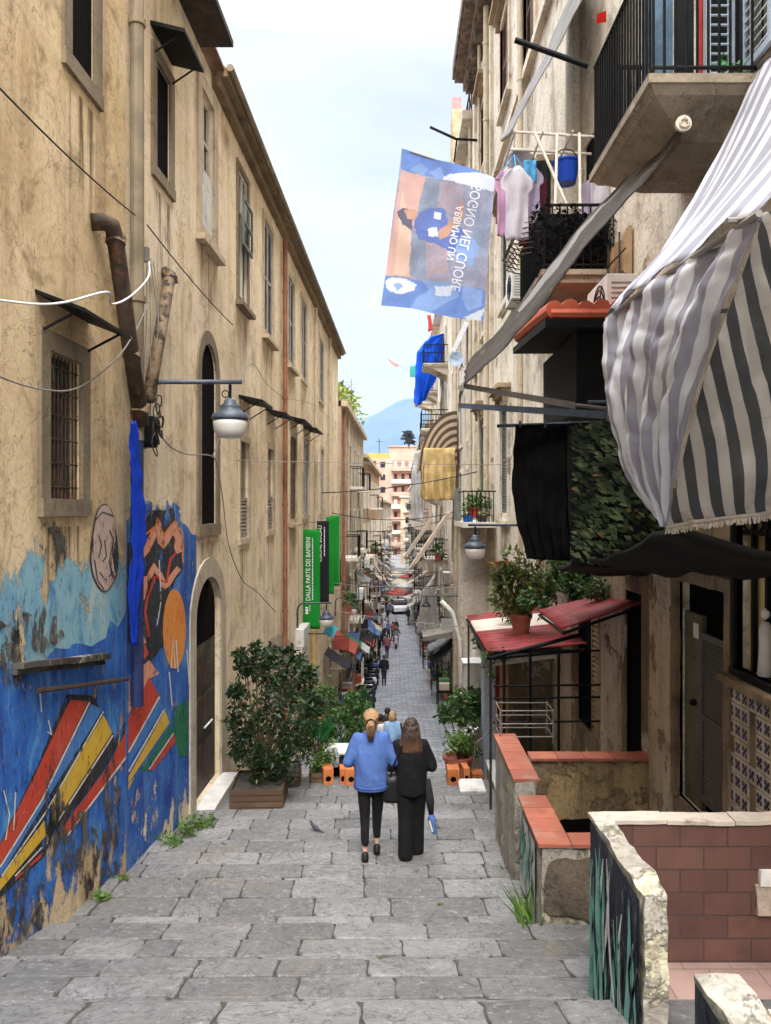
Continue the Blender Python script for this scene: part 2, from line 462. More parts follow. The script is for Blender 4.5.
def setts_mat(name):
    """the lower street: rows of small grey-blue basalt setts"""
    t = NT(name)
    wob = t.n.new('ShaderNodeVectorMath'); wob.operation = 'SCALE'; wob.inputs[3].default_value = 0.4
    nn = t.n.new('ShaderNodeTexNoise'); nn.inputs['Scale'].default_value = 1.6; nn.inputs['Detail'].default_value = 3
    t.l.new(t.tc.outputs['Object'], nn.inputs[0]); t.l.new(nn.outputs[1], wob.inputs[0])
    ad = t.n.new('ShaderNodeVectorMath'); ad.operation = 'ADD'
    t.l.new(t.tc.outputs['Object'], ad.inputs[0]); t.l.new(wob.outputs[0], ad.inputs[1])
    b = t.n.new('ShaderNodeTexBrick'); b.offset = 0.5
    b.inputs['Color1'].default_value = (0.36, 0.37, 0.395, 1); b.inputs['Color2'].default_value = (0.16, 0.17, 0.20, 1)
    b.inputs['Mortar'].default_value = (0.035, 0.035, 0.04, 1)
    b.inputs['Scale'].default_value = 1.0; b.inputs['Mortar Size'].default_value = 0.022; b.inputs['Mortar Smooth'].default_value = 0.4
    b.inputs['Brick Width'].default_value = 0.5; b.inputs['Row Height'].default_value = 0.27; b.inputs['Bias'].default_value = -0.1
    t.l.new(ad.outputs[0], b.inputs['Vector'])
    c = t.mix(t.math('MULTIPLY', t.ramp(t.noise(0.7, 6, 0.7), 0.4, 0.7), 0.5), b.outputs[0], (0.12, 0.125, 0.14))
    c = t.mix(t.math('MULTIPLY', t.ramp(t.noise(14, 8, 0.8), 0.5, 0.7), 0.5), c, (0.05, 0.05, 0.055))
    t.color(c); t.b.inputs['Roughness'].default_value = 0.5; t.b.inputs['Specular IOR Level'].default_value = 0.4
    t.bump(t.math('SUBTRACT', t.noise(9, 6, 0.7), t.math('MULTIPLY', b.outputs[1], 1.5)), 0.6, 0.04)
    MATS[name] = t.m
    return t.m
M_slab = stone_mat('basalt_slab', (0.27, 0.262, 0.256), dark=0.75)
M_bed = plain('joint_dirt', (0.06, 0.056, 0.045), 0.95, 0.4, 9)
M_setts = setts_mat('basalt_setts')
M_terr = plain('distant_ground', (0.20, 0.19, 0.16), 0.95, 0.3, 0.02)
M_tanA = plaster('tan_render', (0.76, 0.59, 0.37), (0.62, 0.45, 0.25), (0.20, 0.12, 0.055), patch=(0.40, 0.30, 0.19), pth=(0.70, 0.73), pscale=0.8, streak=0.55, fine=0.28, soot=0.4, bump=0.28)
M_tanB = plaster('cream_render', (0.86, 0.725, 0.53), (0.77, 0.62, 0.42), (0.32, 0.21, 0.11), patch=(0.62, 0.55, 0.44), pth=(0.69, 0.71), pscale=0.45, streak=0.45, fine=0.2, soot=0.25, bump=0.25)
M_tanC = plaster('pale_render', (0.60, 0.49, 0.35), (0.50, 0.40, 0.28), (0.25, 0.18, 0.12), patch=(0.5, 0.44, 0.36), streak=0.5)
M_white = plaster('white_surround', (0.56, 0.49, 0.39), (0.45, 0.38, 0.29), (0.24, 0.19, 0.13), streak=0.5)
M_frame = plaster('stone_frame', (0.27, 0.215, 0.145), (0.21, 0.165, 0.11), (0.09, 0.065, 0.045), streak=0.4)
M_dark = plain('opening_shade_black', (0.005, 0.0045, 0.004), 0.95, 0.3, spec=0.05)  # near-black panels stand in for the shade inside openings
M_black = plain('black_iron', (0.007, 0.007, 0.008), 0.6, 0.3, metal=0.0, spec=0.15)
M_navy = plain('dark_blue_grey_steel', (0.06, 0.075, 0.10), 0.45, 0.3, spec=0.4)
M_glass = plain('window_glass', (0.02, 0.022, 0.025), 0.08, 0.2, spec=0.6)
M_wood = plain('brown_wood', (0.17, 0.11, 0.065), 0.7, 0.4, 5)
M_wood2 = plain('grey_wood', (0.30, 0.27, 0.23), 0.75, 0.35, 5)
M_pipeg = plain('grey_brown_pipe', (0.22, 0.175, 0.115), 0.6, 0.3, 3)
M_pipec = plain('cream_pipe', (0.52, 0.43, 0.31), 0.6, 0.2, 3, dirt=(0.2, 0.13, 0.07), dth=(0.55, 0.75))
M_rust = plain('rusty_red_pipe', (0.27, 0.115, 0.065), 0.6, 0.3, 4)
M_rust2 = plain('dark_rust', (0.06, 0.04, 0.028), 0.65, 0.5, 7, dirt=(0.16, 0.06, 0.03), dscale=8, dth=(0.55, 0.7), bump=0.3)
M_rust3 = plain('mottled_rust', (0.20, 0.14, 0.085), 0.7, 0.4, 7, dirt=(0.03, 0.022, 0.016), dscale=9, dth=(0.5, 0.6), bump=0.3)
M_roof = plain('dark_tiles', (0.055, 0.042, 0.034), 0.85, 0.5, 5, bump=0.4)
M_soffit = plaster('soffit', (0.26, 0.19, 0.115), (0.2, 0.145, 0.085), (0.08, 0.055, 0.035))
M_cream = plain('cream_paint', (0.66, 0.60, 0.50), 0.7, 0.2, 4, dirt=(0.3, 0.23, 0.15), dth=(0.58, 0.75))
M_shut = plain('faded_green_shutter', (0.13, 0.155, 0.14), 0.65, 0.3, 5)
M_shutw = plain('grey_shutter', (0.36, 0.35, 0.33), 0.65, 0.2, 5)
M_shutb = plain('brown_shutter', (0.16, 0.105, 0.06), 0.7, 0.35, 5)
M_marble = plain('worn_marble', (0.62, 0.60, 0.56), 0.55, 0.15, 4, dirt=(0.35, 0.31, 0.26), dth=(0.55, 0.7))
M_wire = plain('black_cable', (0.02, 0.02, 0.02), 0.6, 0.1)
M_wirew = plain('white_cable', (0.75, 0.73, 0.70), 0.5, 0.1)
M_wireg = plain('grey_cable', (0.22, 0.2, 0.18), 0.6, 0.1)

# ------------------------------------------------------------------ ground
def build_ground():
    r = random.Random(3)
    # stepped ramp of big basalt slabs, cut one by one, over a bed of dirt
    bed = MB(); slabs = MB()
    ys = [-2 + 0.25 * i for i in range(62)]
    ys = sorted(set([y for y in ys if y < 13.3] + [s - 0.002 for s in STEPS[1:]] + [s for s in STEPS[:-1]] + [13.298]))
    for y0, y1 in zip(ys, ys[1:]):
        z0, z1 = zs(y0) - 0.014, zs(y1) - 0.014
        bed.quad((-3.4, y0, z0), (3.2, y0, z0), (3.2, y1, z1), (-3.4, y1, z1))
    tag(bed.build('street_bed', M_bed), kind='structure')
    for a0, a1 in zip(STEPS, STEPS[1:]):
        n = max(2, round((a1 - a0) / 0.41))
        cuts = [a0 + (a1 - a0) * k / n for k in range(n + 1)]
        for k in range(1, n): cuts[k] += r.uniform(-0.02, 0.02)
        for k in range(n):
            y0, y1 = cuts[k], cuts[k + 1]
            x = -3.3 + r.uniform(-0.4, 0)
            while x < 3.0:
                w = r.uniform(0.42, 0.95)
                if r.random() < 0.12: w *= 0.55
                g = r.uniform(0.003, 0.008)
                tz = r.uniform(-0.005, 0.005); ta, tb = r.uniform(-0.006, 0.006), r.uniform(-0.006, 0.006)
                xa, xb, ya, yb = x + g, x + w - g, y0 + g, y1 - g
                if k == n - 1: yb = a1 - 0.004; 
                jx = [r.uniform(-0.018, 0.018) for _ in range(8)]
                b = 0.009
                # ring of the outline with chipped corners, top face inset a little: the worn arris
                out = []
                pts = [(xa, ya), (xb, ya), (xb, yb), (xa, yb)]
                for q, (px_, py_) in enumerate(pts):
                    nx_, ny_ = pts[(q + 1) % 4]
                    for s_ in range(4):
                        f_ = s_ / 4 + (0.04 if s_ == 0 else 0)
                        w_ = 0.011 if s_ else 0.008
                        out.append((px_ + (nx_ - px_) * f_ + r.uniform(-w_, w_) * 0.5, py_ + (ny_ - py_) * f_ + r.uniform(-w_, w_) * 0.5))
                cx_, cy_ = (xa + xb) / 2, (ya + yb) / 2
                def zz(px_, py_):
                    k_ = (min(max(py_, a0), a1 - 1e-4) - a0) / (a1 - a0)
                    zb = (zg(a0) - 0.07) * (1 - k_) + (zg(a1) + 0.07) * k_
                    return zb + tz + ta * (px_ - cx_) / w * 2 + tb * (py_ - cy_) * 4
                m_ = len(out)
                top = [(cx_ + (p_[0] - cx_) * (1 - 2 * b / (xb - xa)), cy_ + (p_[1] - cy_) * (1 - 2 * b / (yb - ya))) for p_ in out]
                vs_ = [(p_[0], p_[1], zz(*p_) - 0.16) for p_ in out] + [(p_[0], p_[1], zz(*p_) - 0.007) for p_ in out] + [(p_[0], p_[1], zz(*p_)) for p_ in top]
                fs_ = []
                for lvl in (0, 1):
                    for q in range(m_):
                        fs_.append((lvl * m_ + q, lvl * m_ + (q + 1) % m_, (lvl + 1) * m_ + (q + 1) % m_, (lvl + 1) * m_ + q))
                fs_.append(tuple(2 * m_ + q for q in range(m_)))
                slabs.add(vs_, fs_)
                x += w
    tag(slabs.build('paving', M_slab, origin=(0, 0, 0)), kind='structure')
    # steep flight below the ramp
    st = MB(); n = 15
    for k in range(n):
        y0 = 13.3 + (20 - 13.3) * k / n; y1 = 13.3 + (20 - 13.3) * (k + 1) / n
        z = zg(y0 + 0.02) - 0.03
        st.box((-3.4, y0, z - 0.5), (3.2, y1 + 0.02, z))
    tag(st.build('steps', M_slab, origin=(0, 0, 0)), kind='structure')
    rd = MB()
    ys = [20 + 2 * i for i in range(91)]
    for y0, y1 in zip(ys, ys[1:]):
        rd.quad((-4.4, y0, zg(y0) - 0.03), (4.4, y0, zg(y0) - 0.03), (4.4, y1, zg(y1) - 0.03), (-4.4, y1, zg(y1) - 0.03))
    tag(rd.build('street', M_setts, origin=(0, 0, 0)), kind='structure')
    tr = MB(); s_ = 11500
    tr.quad((-s_, -600, -13.2), (s_, -600, -13.2), (s_, 14500, -13.2), (-s_, 14500, -13.2))
    tag(tr.build('terrain', M_terr), kind='structure')
    # the hill behind the camera that the ramp comes down from
    hb = MB(); hb.quad((-3.4, -12, -1.55), (3.2, -12, -1.55), (3.2, -2, zs(-2) - .02), (-3.4, -2, zs(-2) - .02))
    tag(hb.build('pavement', M_slab, origin=(0, 0, 0)), kind='structure')
    # the mountain on the horizon
    t = NT('mountain_rock')
    c = t.mix(t.ramp(t.noise(0.002, 8, 0.6), 0.4, 0.6), (0.035, 0.055, 0.065), (0.055, 0.07, 0.075))
    t.color(c); t.b.inputs['Roughness'].default_value = 1.0
    mt = MB()
    Y0 = 9000
    def hgt(u, v):                        # u along the view's width, v front to back
        X = -5200 + 10800 * u; y = 6600 + 4800 * v
        cxp, cyp = 330.0, Y0
        d_ = math.hypot((X - cxp) * (0.86 if X < cxp else 1.0), (y - cyp) * 0.9)
        z = 1310 * math.exp(-(d_ / 1150) ** 1.15 * 0.62) if d_ > 260 else 1310 * math.exp(-(260 / 1150) ** 1.15 * 0.62) + (260 - d_) * 0.12
        z += noise.fractal(Vector((X, y, 0)) * 0.0016, 0.9, 2.0, 5) * 45 * min(1, d_ / 400)
        return (X, y, max(-13, z * 1.10 - 40))
    mt.grid(hgt, 110, 60)
    tag(mt.build('mountain', t.m, smooth=True), kind='structure')
    # the air between here and the mountain
    hz = MB(); hz.box((-11400, -590, -14.5), (11400, 14400, 1600))
    hm = bpy.data.materials.new('air'); hm.use_nodes = True
    hm.node_tree.nodes.clear()
    o_ = hm.node_tree.nodes.new('ShaderNodeOutputMaterial'); v_ = hm.node_tree.nodes.new('ShaderNodeVolumePrincipled')
    v_.inputs['Color'].default_value = (0.34, 0.60, 1.0, 1); v_.inputs['Density'].default_value = HAZE
    hm.node_tree.links.new(v_.outputs[0], o_.inputs['Volume'])
    if HAZE: tag(hz.build('haze', hm), kind='stuff')
HAZE = 0.38e-4
build_ground()

# ------------------------------------------------------------------ walls with openings
def arch_pts(y0, y1, zs_, zt, n=10):
    """points of a round arch from (y0, zs_) up to zt and down to (y1, zs_)"""
    return [((y0 + y1) / 2 - (y1 - y0) / 2 * math.cos(math.pi * k / n), zs_ + (zt - zs_) * math.sin(math.pi * k / n)) for k in range(n + 1)]
def wall(mb, side, y0, y1, z0, zt, holes, depth=0.28, m=0, mr_=0, out=0.0):
    """a wall face from y0 to y1, z0 to zt, with holes (ya, yb, za, zb, spring or None) and their reveals"""
    yb = sorted(set([y0, y1] + [h[0] for h in holes] + [h[1] for h in holes]))
    k = 0
    for a0, a1 in zip(yb, yb[1:]):
        hs = sorted([h for h in holes if h[0] <= a0 + 1e-6 and h[1] >= a1 - 1e-6], key=lambda h: h[2])
        z = z0
        for h in hs + [None]:
            top = h[2] if h else zt
            if top > z + 1e-4:
                nn = max(1, int((top - z) / 3))
                for q in range(nn):
                    za, zb = z + (top - z) * q / nn, z + (top - z) * (q + 1) / nn
                    c = [P(side, a0, za, out), P(side, a1, za, out), P(side, a1, zb, out), P(side, a0, zb, out)]
                    mb.poly(c if side == 'L' else c[::-1], m)
            if h: z = h[3]
    for ya, yc, za, zb, sp in holes:
        pr = [(ya, za), (yc, za)]
        if sp is None: pr += [(yc, zb), (ya, zb)]
        else:
            ap = arch_pts(ya, yc, sp, zb)
            pr += [(q[0], q[1]) for q in ap[::-1]]
            mid = (ya + yc) / 2
            for (p0, q0), (p1, q1) in zip(ap, ap[1:]):     # spandrels
                cy_ = ya if (p0 + p1) / 2 < mid else yc
                c = [P(side, p0, q0, out), P(side, p1, q1, out), P(side, cy_, zb, out)]
                mb.poly(c, m)
        for (p0, q0), (p1, q1) in zip(pr, pr[1:] + pr[:1]):
            mb.quad(P(side, p0, q0, out), P(side, p1, q1, out), P(side, p1, q1, out - depth), P(side, p0, q0, out - depth), mr_)
def frame_mb(side, y0, y1, z0, z1, w, o1, sp=None, o0=-0.005, bottom=True, m=0):
    """a surround round an opening, standing proud of the wall by o1"""
    mb = MB()
    if sp is None:
        pbox(mb, side, y0 - w, y0, z0, z1 + w, o0, o1, m); pbox(mb, side, y1, y1 + w, z0, z1 + w, o0, o1, m)
        pbox(mb, side, y0, y1, z1, z1 + w, o0, o1, m)
    else:
        pbox(mb, side, y0 - w, y0, z0, sp, o0, o1, m); pbox(mb, side, y1, y1 + w, z0, sp, o0, o1, m)
        ai, ao = arch_pts(y0, y1, sp, z1, 12), arch_pts(y0 - w, y1 + w, sp, z1 + w, 12)
        for k in range(12):
            p = [P(side, *ai[k], o0), P(side, *ai[k + 1], o0), P(side, *ao[k + 1], o0), P(side, *ao[k], o0)]
            q = [P(side, *ai[k], o1), P(side, *ai[k + 1], o1), P(side, *ao[k + 1], o1), P(side, *ao[k], o1)]
            mb.hexa(p + q, m)
    if bottom: pbox(mb, side, y0 - w, y1 + w, z0 - w * 0.9, z0, o0, o1 + 0.015, m)
    return mb
def louvre(mb, side, y0, y1, z0, z1, o, th=0.035, fr=0.06, n=None, m=0):
    pbox(mb, side, y0, y0 + fr, z0, z1, o - th, o, m); pbox(mb, side, y1 - fr, y1, z0, z1, o - th, o, m)
    for zc in (z0, (z0 + z1) / 2 - fr / 2, z1 - fr): pbox(mb, side, y0 + fr, y1 - fr, zc, zc + fr, o - th, o, m)
    n = n or int((z1 - z0) / 0.075)
    for k in range(n):
        z = z0 + fr + (z1 - z0 - 2 * fr) * (k + 0.5) / n
        p = [P(side, y0 + fr, z - 0.02, o - 0.004), P(side, y1 - fr, z - 0.02, o - 0.004), P(side, y1 - fr, z + 0.026, o - th + 0.003), P(side, y0 + fr, z + 0.026, o - th + 0.003)]
        q = [v + Vector((0, 0, 0.008)) for v in p]
        mb.hexa(p + q, m)
def window(parent, side, y0, y1, z0, z1, fw=0.12, proud=0.03, sp=None, style='dark', fmat=None, depth=0.05, sill=False, label=None):
    w = frame_mb(side, y0, y1, z0, z1, fw, proud, sp).build('window', fmat or M_frame, parent, bevel=0.008, label=None) if False else frame_mb(side, y0, y1, z0, z1, fw, proud, sp).build('window', fmat or M_frame, parent)
    if label: w['label'] = label
    pn = MB(); pbox(pn, side, y0 - 0.01, y1 + 0.01, z0 - 0.01, z1 + 0.01, -depth - 0.05, -depth)
    pn.build('pane', M_glass if style != 'void' else M_dark, w)  # void panes are flat black in place of a dark room
    ym = (y0 + y1) / 2
    if style in ('glazed', 'half', 'white'):
        c = MB(); mt_ = M_cream if style != 'glazed' else M_wood2
        b = 0.05
        for ya in (y0, y1 - b, ym - b / 2): pbox(c, side, ya, ya + b, z0, z1, -depth + 0.002, -depth + 0.045)
        for za in (z0, z1 - b, z0 + (z1 - z0) * 0.68): pbox(c, side, y0 + b, ym - b / 2, za, za + b, -depth + 0.004, -depth + 0.04); pbox(c, side, ym + b / 2, y1 - b, za, za + b, -depth + 0.004, -depth + 0.04)
        c.build('casement', mt_, w)
    if style in ('half',):
        c = MB(); pbox(c, side, y0 + 0.03, y1 - 0.03, z0, z0 + (z1 - z0) * 0.45, -depth + 0.05, -depth + 0.09)
        c.build('lower_panel', M_marble, w)
    if style in ('shut', 'shutw', 'shutb', 'shuto'):
        c = MB(); louvre(c, side, y0 + 0.01, ym - 0.004, z0 + 0.01, z1 - 0.01, -0.005); louvre(c, side, ym + 0.004, y1 - 0.01, z0 + 0.01, z1 - 0.01, -0.005)
        c.build('shutter', {'shut': M_shut, 'shutw': M_shutw, 'shutb': M_shutb, 'shuto': M_wood}[style], w)
    if style == 'grille':
        c = MB()
        for k in range(9): y = y0 + (y1 - y0) * (k + 0.5) / 9; c.bar(P(side, y, z0, -0.02), P(side, y, z1, -0.02), 0.008)
        for k in range(6): z = z0 + (z1 - z0) * (k + 0.5) / 6; c.bar(P(side, y0, z, -0.02), P(side, y1, z, -0.02), 0.008)
        c.build('grille', M_rust2, w)
    if style == 'lowlouvre':
        c = MB(); louvre(c, side, y0 + 0.02, y1 - 0.02, z0 + 0.02, z0 + (z1 - z0) * 0.42, -0.01); c.build('shutter', M_wood2, w)
    if z0 > -2.0 and y1 < 30:
        c = MB(); zt_ = z0 - fw - 0.08; ya, yb = y0 - fw * .8, y1 + fw * .8; q_ = [P(side, ya, zt_ - 1.6, 0.004), P(side, yb, zt_ - 1.6, 0.004), P(side, yb, zt_, 0.004), P(side, ya, zt_, 0.004)]; c.poly(q_ if side == 'L' else q_[::-1]); c.build('rain_stain', stain_mat(), w)
    if sill:
        c = MB(); pbox(c, side, y0 - fw - 0.06, y1 + fw + 0.06, z0 - fw - 0.07, z0 - fw * 0.9 - 0.001, -0.01, 0.14); c.build('sill', fmat or M_frame, w)
    return w
def pipe(parent, name, side, y, z0, z1, r, out, m, col=4, lab=None):
    mb = MB(); mb.tube([P(side, y, z0, out), P(side, y, z1, out)], r, 10)
    n = int((z1 - z0) / 2.2)
    for k in range(n):
        z = z0 + (k + 0.5) * (z1 - z0) / max(n, 1)
        mb.tube([P(side, y, z, out), P(side, y, z + 0.07, out)], r * 1.25, 10)
    o = mb.build(name, m, parent, smooth=False)
    if lab: o['label'] = lab
    return o

# ------------------------------------------------------------------ left side: the near mural house
def Lp(px, py, out=0.0):
    d = Ld(px); return P('L', d, zat(py, d), out)
def hole(px0, px1, pt, pb, sp=None):
    a0, a1 = Ld(px0), Ld(px1); dm = Ld((px0 + px1) / 2)
    return (a0, a1, zat(pb, dm), zat(pt, dm), None if sp is None else zat(sp, dm))
YA = Ld(125.5)                                            # where the two left houses meet
def hood(parent, side, y0, y1, z, out, drop, m, name='canopy', th=0.03, label=None):
    mb = MB()
    p = [P(side, y0, z, 0), P(side, y1, z, 0), P(side, y1, z - drop, out), P(side, y0, z - drop, out)]
    q = [v + Vector((0, 0, th)) for v in p]
    mb.hexa(p + q)
    for y in (y0 + 0.08, y1 - 0.08):
        mb.bar(P(side, y, z - 0.3, 0.01), P(side, y, z - drop * 0.8, out * 0.8), 0.012)
    o = mb.build(name, m, parent)
    if label: o['label'] = label
    return o
def left_near():
    t = thing('mural_house', 'tan plastered house with a big blue mural, nearest on the left', 'house', (LX0, 5.0, -3.3))
    h1 = hole(69.5, 93, -75, 72); h2 = hole(47, 79.5, 357, 499)
    hx = (2.6, 3.8, h2[2], h2[3], None); hy = (2.4, 3.7, h1[2], h1[3], None)
    mb = MB(); wall(mb, 'L', -3, YA, -9, 12, [h1, h2, hx, hy])
    # end wall and roof
    mb.quad(P('L', -3, -9), P('L', -3, 12), P('L', -3, 12, -7), P('L', -3, -9, -7)); mb.quad(P('L', -3, 12), P('L', YA, 12), P('L', YA, 12, -7), P('L', -3, 12, -7))
    mb.build('wall', M_tanA, t)
    window(t, 'L', *h1[:4], fw=0.17, proud=0.03, style='void', depth=0.015)
    window(t, 'L', *h2[:4], fw=0.17, proud=0.035, style='grille', depth=0.10)
    window(t, 'L', *hx[:4], fw=0.17, style='grille'); window(t, 'L', *hy[:4], fw=0.17, style='void')
    # hood over the lower window
    a0, a1 = Ld(36), Ld(88)
    z = zat(293, Ld(36)); hood(t, 'L', a0 - 0.02, a1, z, 0.42, 0.16, M_black, label='small black sheet hood')
    # ledge over a blocked opening, and the thin rod below it
    mb = MB()
    for (ya, yb, yc, yd, o_) in ((663, 669, 653, 659, .10), (669.3, 675, 659.3, 664, .05)):
        mb.hexa([Lp(11, yb, -.01), Lp(101, yd, -.01), Lp(101, yd, o_), Lp(11, yb, o_), Lp(11, ya, -.01), Lp(101, yc, -.01), Lp(101, yc, o_), Lp(11, ya, o_)])
    mb.build('ledge', plaster('dark_ledge', (0.11, 0.10, 0.085), (0.06, 0.05, 0.04), (0.03, 0.024, 0.018), patch=(0.3, 0.29, 0.26), pth=(0.55, 0.6), pscale=3), t, rough=(0.12, 0.012, 3.0))
    mb = MB(); mb.bar(Lp(30, 691, 0.06), Lp(122, 679, 0.06), 0.022)
    mb.build('rail', M_rust2, t)
    # exposed tuff where the render has come off
    t2 = paint('bare_masonry', [(0.03, 0.028, 0.025), (0.075, 0.066, 0.056), (0.2, 0.18, 0.15)], peel=0.52, soft=0.02, pscale=7, vscale=9)
    mb = MB()
    def blotch(c, rx, ry, seed, n=40):
        r_ = random.Random(seed); pts = []
        for k in range(n):
            a_ = 2 * math.pi * k / n; f_ = 1 + 0.45 * noise.noise(Vector((math.cos(a_) * 2.2, math.sin(a_) * 2.2, seed))) + r_.uniform(-0.1, 0.1)
            pts.append(Lp(c[0] + rx * f_ * math.cos(a_), c[1] + ry * f_ * math.sin(a_), 0.016))
        ctr = Lp(c[0], c[1], 0.016)
        for k in range(n): mb.poly([ctr, pts[(k + 1) % n], pts[k]])
    for k_, args in enumerate([((34, 630), 26, 22, 2), ((52, 545), 13, 24, 5), ((10, 655), 16, 34, 9), ((62, 838), 14, 36, 4), ((84, 850), 12, 44, 6), ((52, 800), 9, 40, 8), ((110, 810), 10, 48, 11), ((26, 900), 18, 34, 14), ((100, 870), 16, 22, 15), ((5, 930), 16, 26, 17)]):
        mb = MB(); blotch(*args); mb.build('bare_patch', t2, t)
    # the mural: ground coats and painted bands, one sheet each a few millimetres proud
    OZ = 3.3                                              # object space is shifted by the house's base
    blue = paint('mural_blue', [(0.014, 0.055, 0.27), (0.03, 0.135, 0.46), (0.08, 0.28, 0.56)], peel=0.39, vscale=3, zfade=(-3.9 + OZ, -2.5 + OZ, 0.16), ztop=None)
    pale = paint('mural_pale_blue', [(0.06, 0.22, 0.42), (0.22, 0.42, 0.50), (0.42, 0.50, 0.46)], peel=0.42, ztop=(-0.75 + OZ, -0.15 + OZ, 0.2))
    red = paint('mural_red', [(0.42, 0.035, 0.02), (0.52, 0.06, 0.03)], peel=0.35)
    yel = paint('mural_yellow', [(0.56, 0.33, 0.025), (0.65, 0.40, 0.04)], peel=0.35)
    blk = paint('mural_black', [(0.010, 0.010, 0.013), (0.03, 0.03, 0.035)], peel=0.41, pscale=5)
    wht = paint('mural_white', [(0.62, 0.58, 0.52), (0.7, 0.67, 0.6)], peel=0.40)
    lbl = paint('mural_mid_blue', [(0.035, 0.14, 0.46), (0.06, 0.2, 0.5)], peel=0.35)
    grn = paint('mural_green', [(0.01, 0.10, 0.06), (0.02, 0.16, 0.08)], peel=0.38)
    orn = paint('mural_orange', [(0.62, 0.17, 0.03), (0.72, 0.26, 0.05)], peel=0.36)
    cor = paint('mural_coral', [(0.62, 0.20, 0.11), (0.72, 0.32, 0.2)], peel=0.40)
    skn = paint('mural_skin', [(0.36, 0.25, 0.21), (0.50, 0.37, 0.31), (0.55, 0.43, 0.33)], peel=0.45, vscale=7)
    mats = [blue, pale, red, yel, blk, wht, lbl, grn, orn, cor, skn]
    def flat(mb, pts, m, o): mb.poly([Lp(x, y, o) for x, y in pts], m)
    def wavy(pts, amp, seg, seed):
        out = []; r_ = random.Random(seed)
        for (x0, y0), (x1, y1) in zip(pts, pts[1:]):
            for k in range(seg): q_ = amp if out else 0; out.append((x0 + (x1 - x0) * k / seg + r_.uniform(-q_, q_), y0 + (y1 - y0) * k / seg + r_.uniform(-q_, q_) * 1.6))
        out.append(pts[-1]); return out
    def band(mb, line, w, m, o):
        n = len(line); L = []; Rr = []
        for k, (x, y) in enumerate(line):
            x0, y0 = line[max(k - 1, 0)]; x1, y1 = line[min(k + 1, n - 1)]
            l_ = math.hypot(x1 - x0, y1 - y0) or 1; nx, ny = -(y1 - y0) / l_, (x1 - x0) / l_
            ww = w[k] if isinstance(w, list) else w
            L.append((x + nx * ww / 2, y + ny * ww / 2)); Rr.append((x - nx * ww / 2, y - ny * ww / 2))
        for k in range(n - 1): flat(mb, [L[k], L[k + 1], Rr[k + 1], Rr[k]], m, o)
    c3 = lambda pts: [(x / 2.965, 640 + y / 2.965) for x, y in pts]
    c2 = lambda pts: [(x / 2.965, 320 + y / 2.965) for x, y in pts]
    mb = MB()
    # deep blue below, pale sky blue above; both go on out of the picture towards the camera
    top = wavy([(-900, 520), (-120, 528), (0, 544), (45, 532), (90, 528), (125.2, 536)], 4, 6, 2)
    mid = wavy([(-900, 900), (-120, 700), (0, 668), (50, 655), (90, 640), (125.2, 610)], 5, 6, 3)
    low = wavy([(125.2, 885), (60, 935), (0, 985), (-120, 1120), (-900, 2000)], 6, 6, 4)
    flat(mb, top + mid[::-1], 1, 0.005); flat(mb, mid + low, 0, 0.006)
    A = 0.010; B = 0.013
    flat(mb, c3([(195, 160), (275, 165), (335, 280), (338, 320), (160, 560), (130, 640), (-20, 780), (-60, 780), (-60, 720), (100, 390)]), 4, 0.008)
    flat(mb, c3([(205, 178), (258, 182), (118, 470), (0, 662), (-30, 700), (-30, 655), (0, 600), (100, 400)]), 2, A)
    flat(mb, c3([(266, 190), (302, 205), (125, 490), (0, 695), (-30, 740), (-30, 705), (0, 668), (122, 475)]), 6, A)
    flat(mb, c3([(304, 222), (330, 275), (160, 540), (150, 480)]), 3, A); flat(mb, c3([(128, 535), (132, 580), (0, 738), (-30, 780), (-30, 745), (0, 703)]), 3, A)
    flat(mb, c3([(122, 630), (118, 645), (40, 715), (45, 700)]), 2, A)
    band(mb, c3([(262, 184), (120, 474), (0, 666), (-30, 702)]), 1.6, 5, B); band(mb, c3([(303, 212), (150, 478), (125, 520), (0, 700)]), 1.4, 5, B)
    band(mb, c3([(332, 282), (162, 545)]), 1.5, 5, B); band(mb, c3([(120, 615), (40, 700)]), 1.4, 5, B)
    # the low end of the long red band lies on this house
    flat(mb, c3([(370, 272), (370, 345), (190, 585), (172, 570), (320, 370)]), 2, A)
    band(mb, c3([(370, 348), (190, 588), (172, 572)]), 1.6, 5, B)
    flat(mb, c3([(335, 300), (370, 240), (370, 268), (320, 366), (175, 562), (165, 545)]), 4, 0.009)
    # the pale portrait near the pipe
    cx_, cy_ = 103.5, 548
    ov = [(cx_ + 13 * math.cos(a_) * (1 + 0.1 * math.sin(3 * a_)), cy_ + 43 * math.sin(a_)) for a_ in [2 * math.pi * k / 28 for k in range(28)]]
    flat(mb, [(cx_ + (x - cx_) * 1.08, cy_ + (y - cy_) * 1.03) for x, y in ov], 4, 0.010); flat(mb, ov, 10, 0.013)
    for ln in [[(97, 535), (100, 545), (97, 558)], [(108, 530), (112, 540), (110, 552)], [(98, 572), (104, 580), (112, 572)], [(94, 520), (101, 512), (112, 516)], [(103, 540), (105, 556), (101, 562)], [(93, 560), (96, 580), (103, 590)]]:
        band(mb, ln, 1.1, 4, 0.016)
    # scribbled white and black marks low down
    for ln in [[(2, 790), (8, 815), (4, 840)], [(14, 792), (12, 830)], [(38, 690), (40, 712)], [(47, 720), (50, 735), (46, 732)]]: band(mb, ln, 1.2, 5, B)
    mb.build('mural', mats, t)
    return mats, (flat, wavy, band, c3, c2)
MURAL, (flat, wavy, band, c3, c2) = left_near()

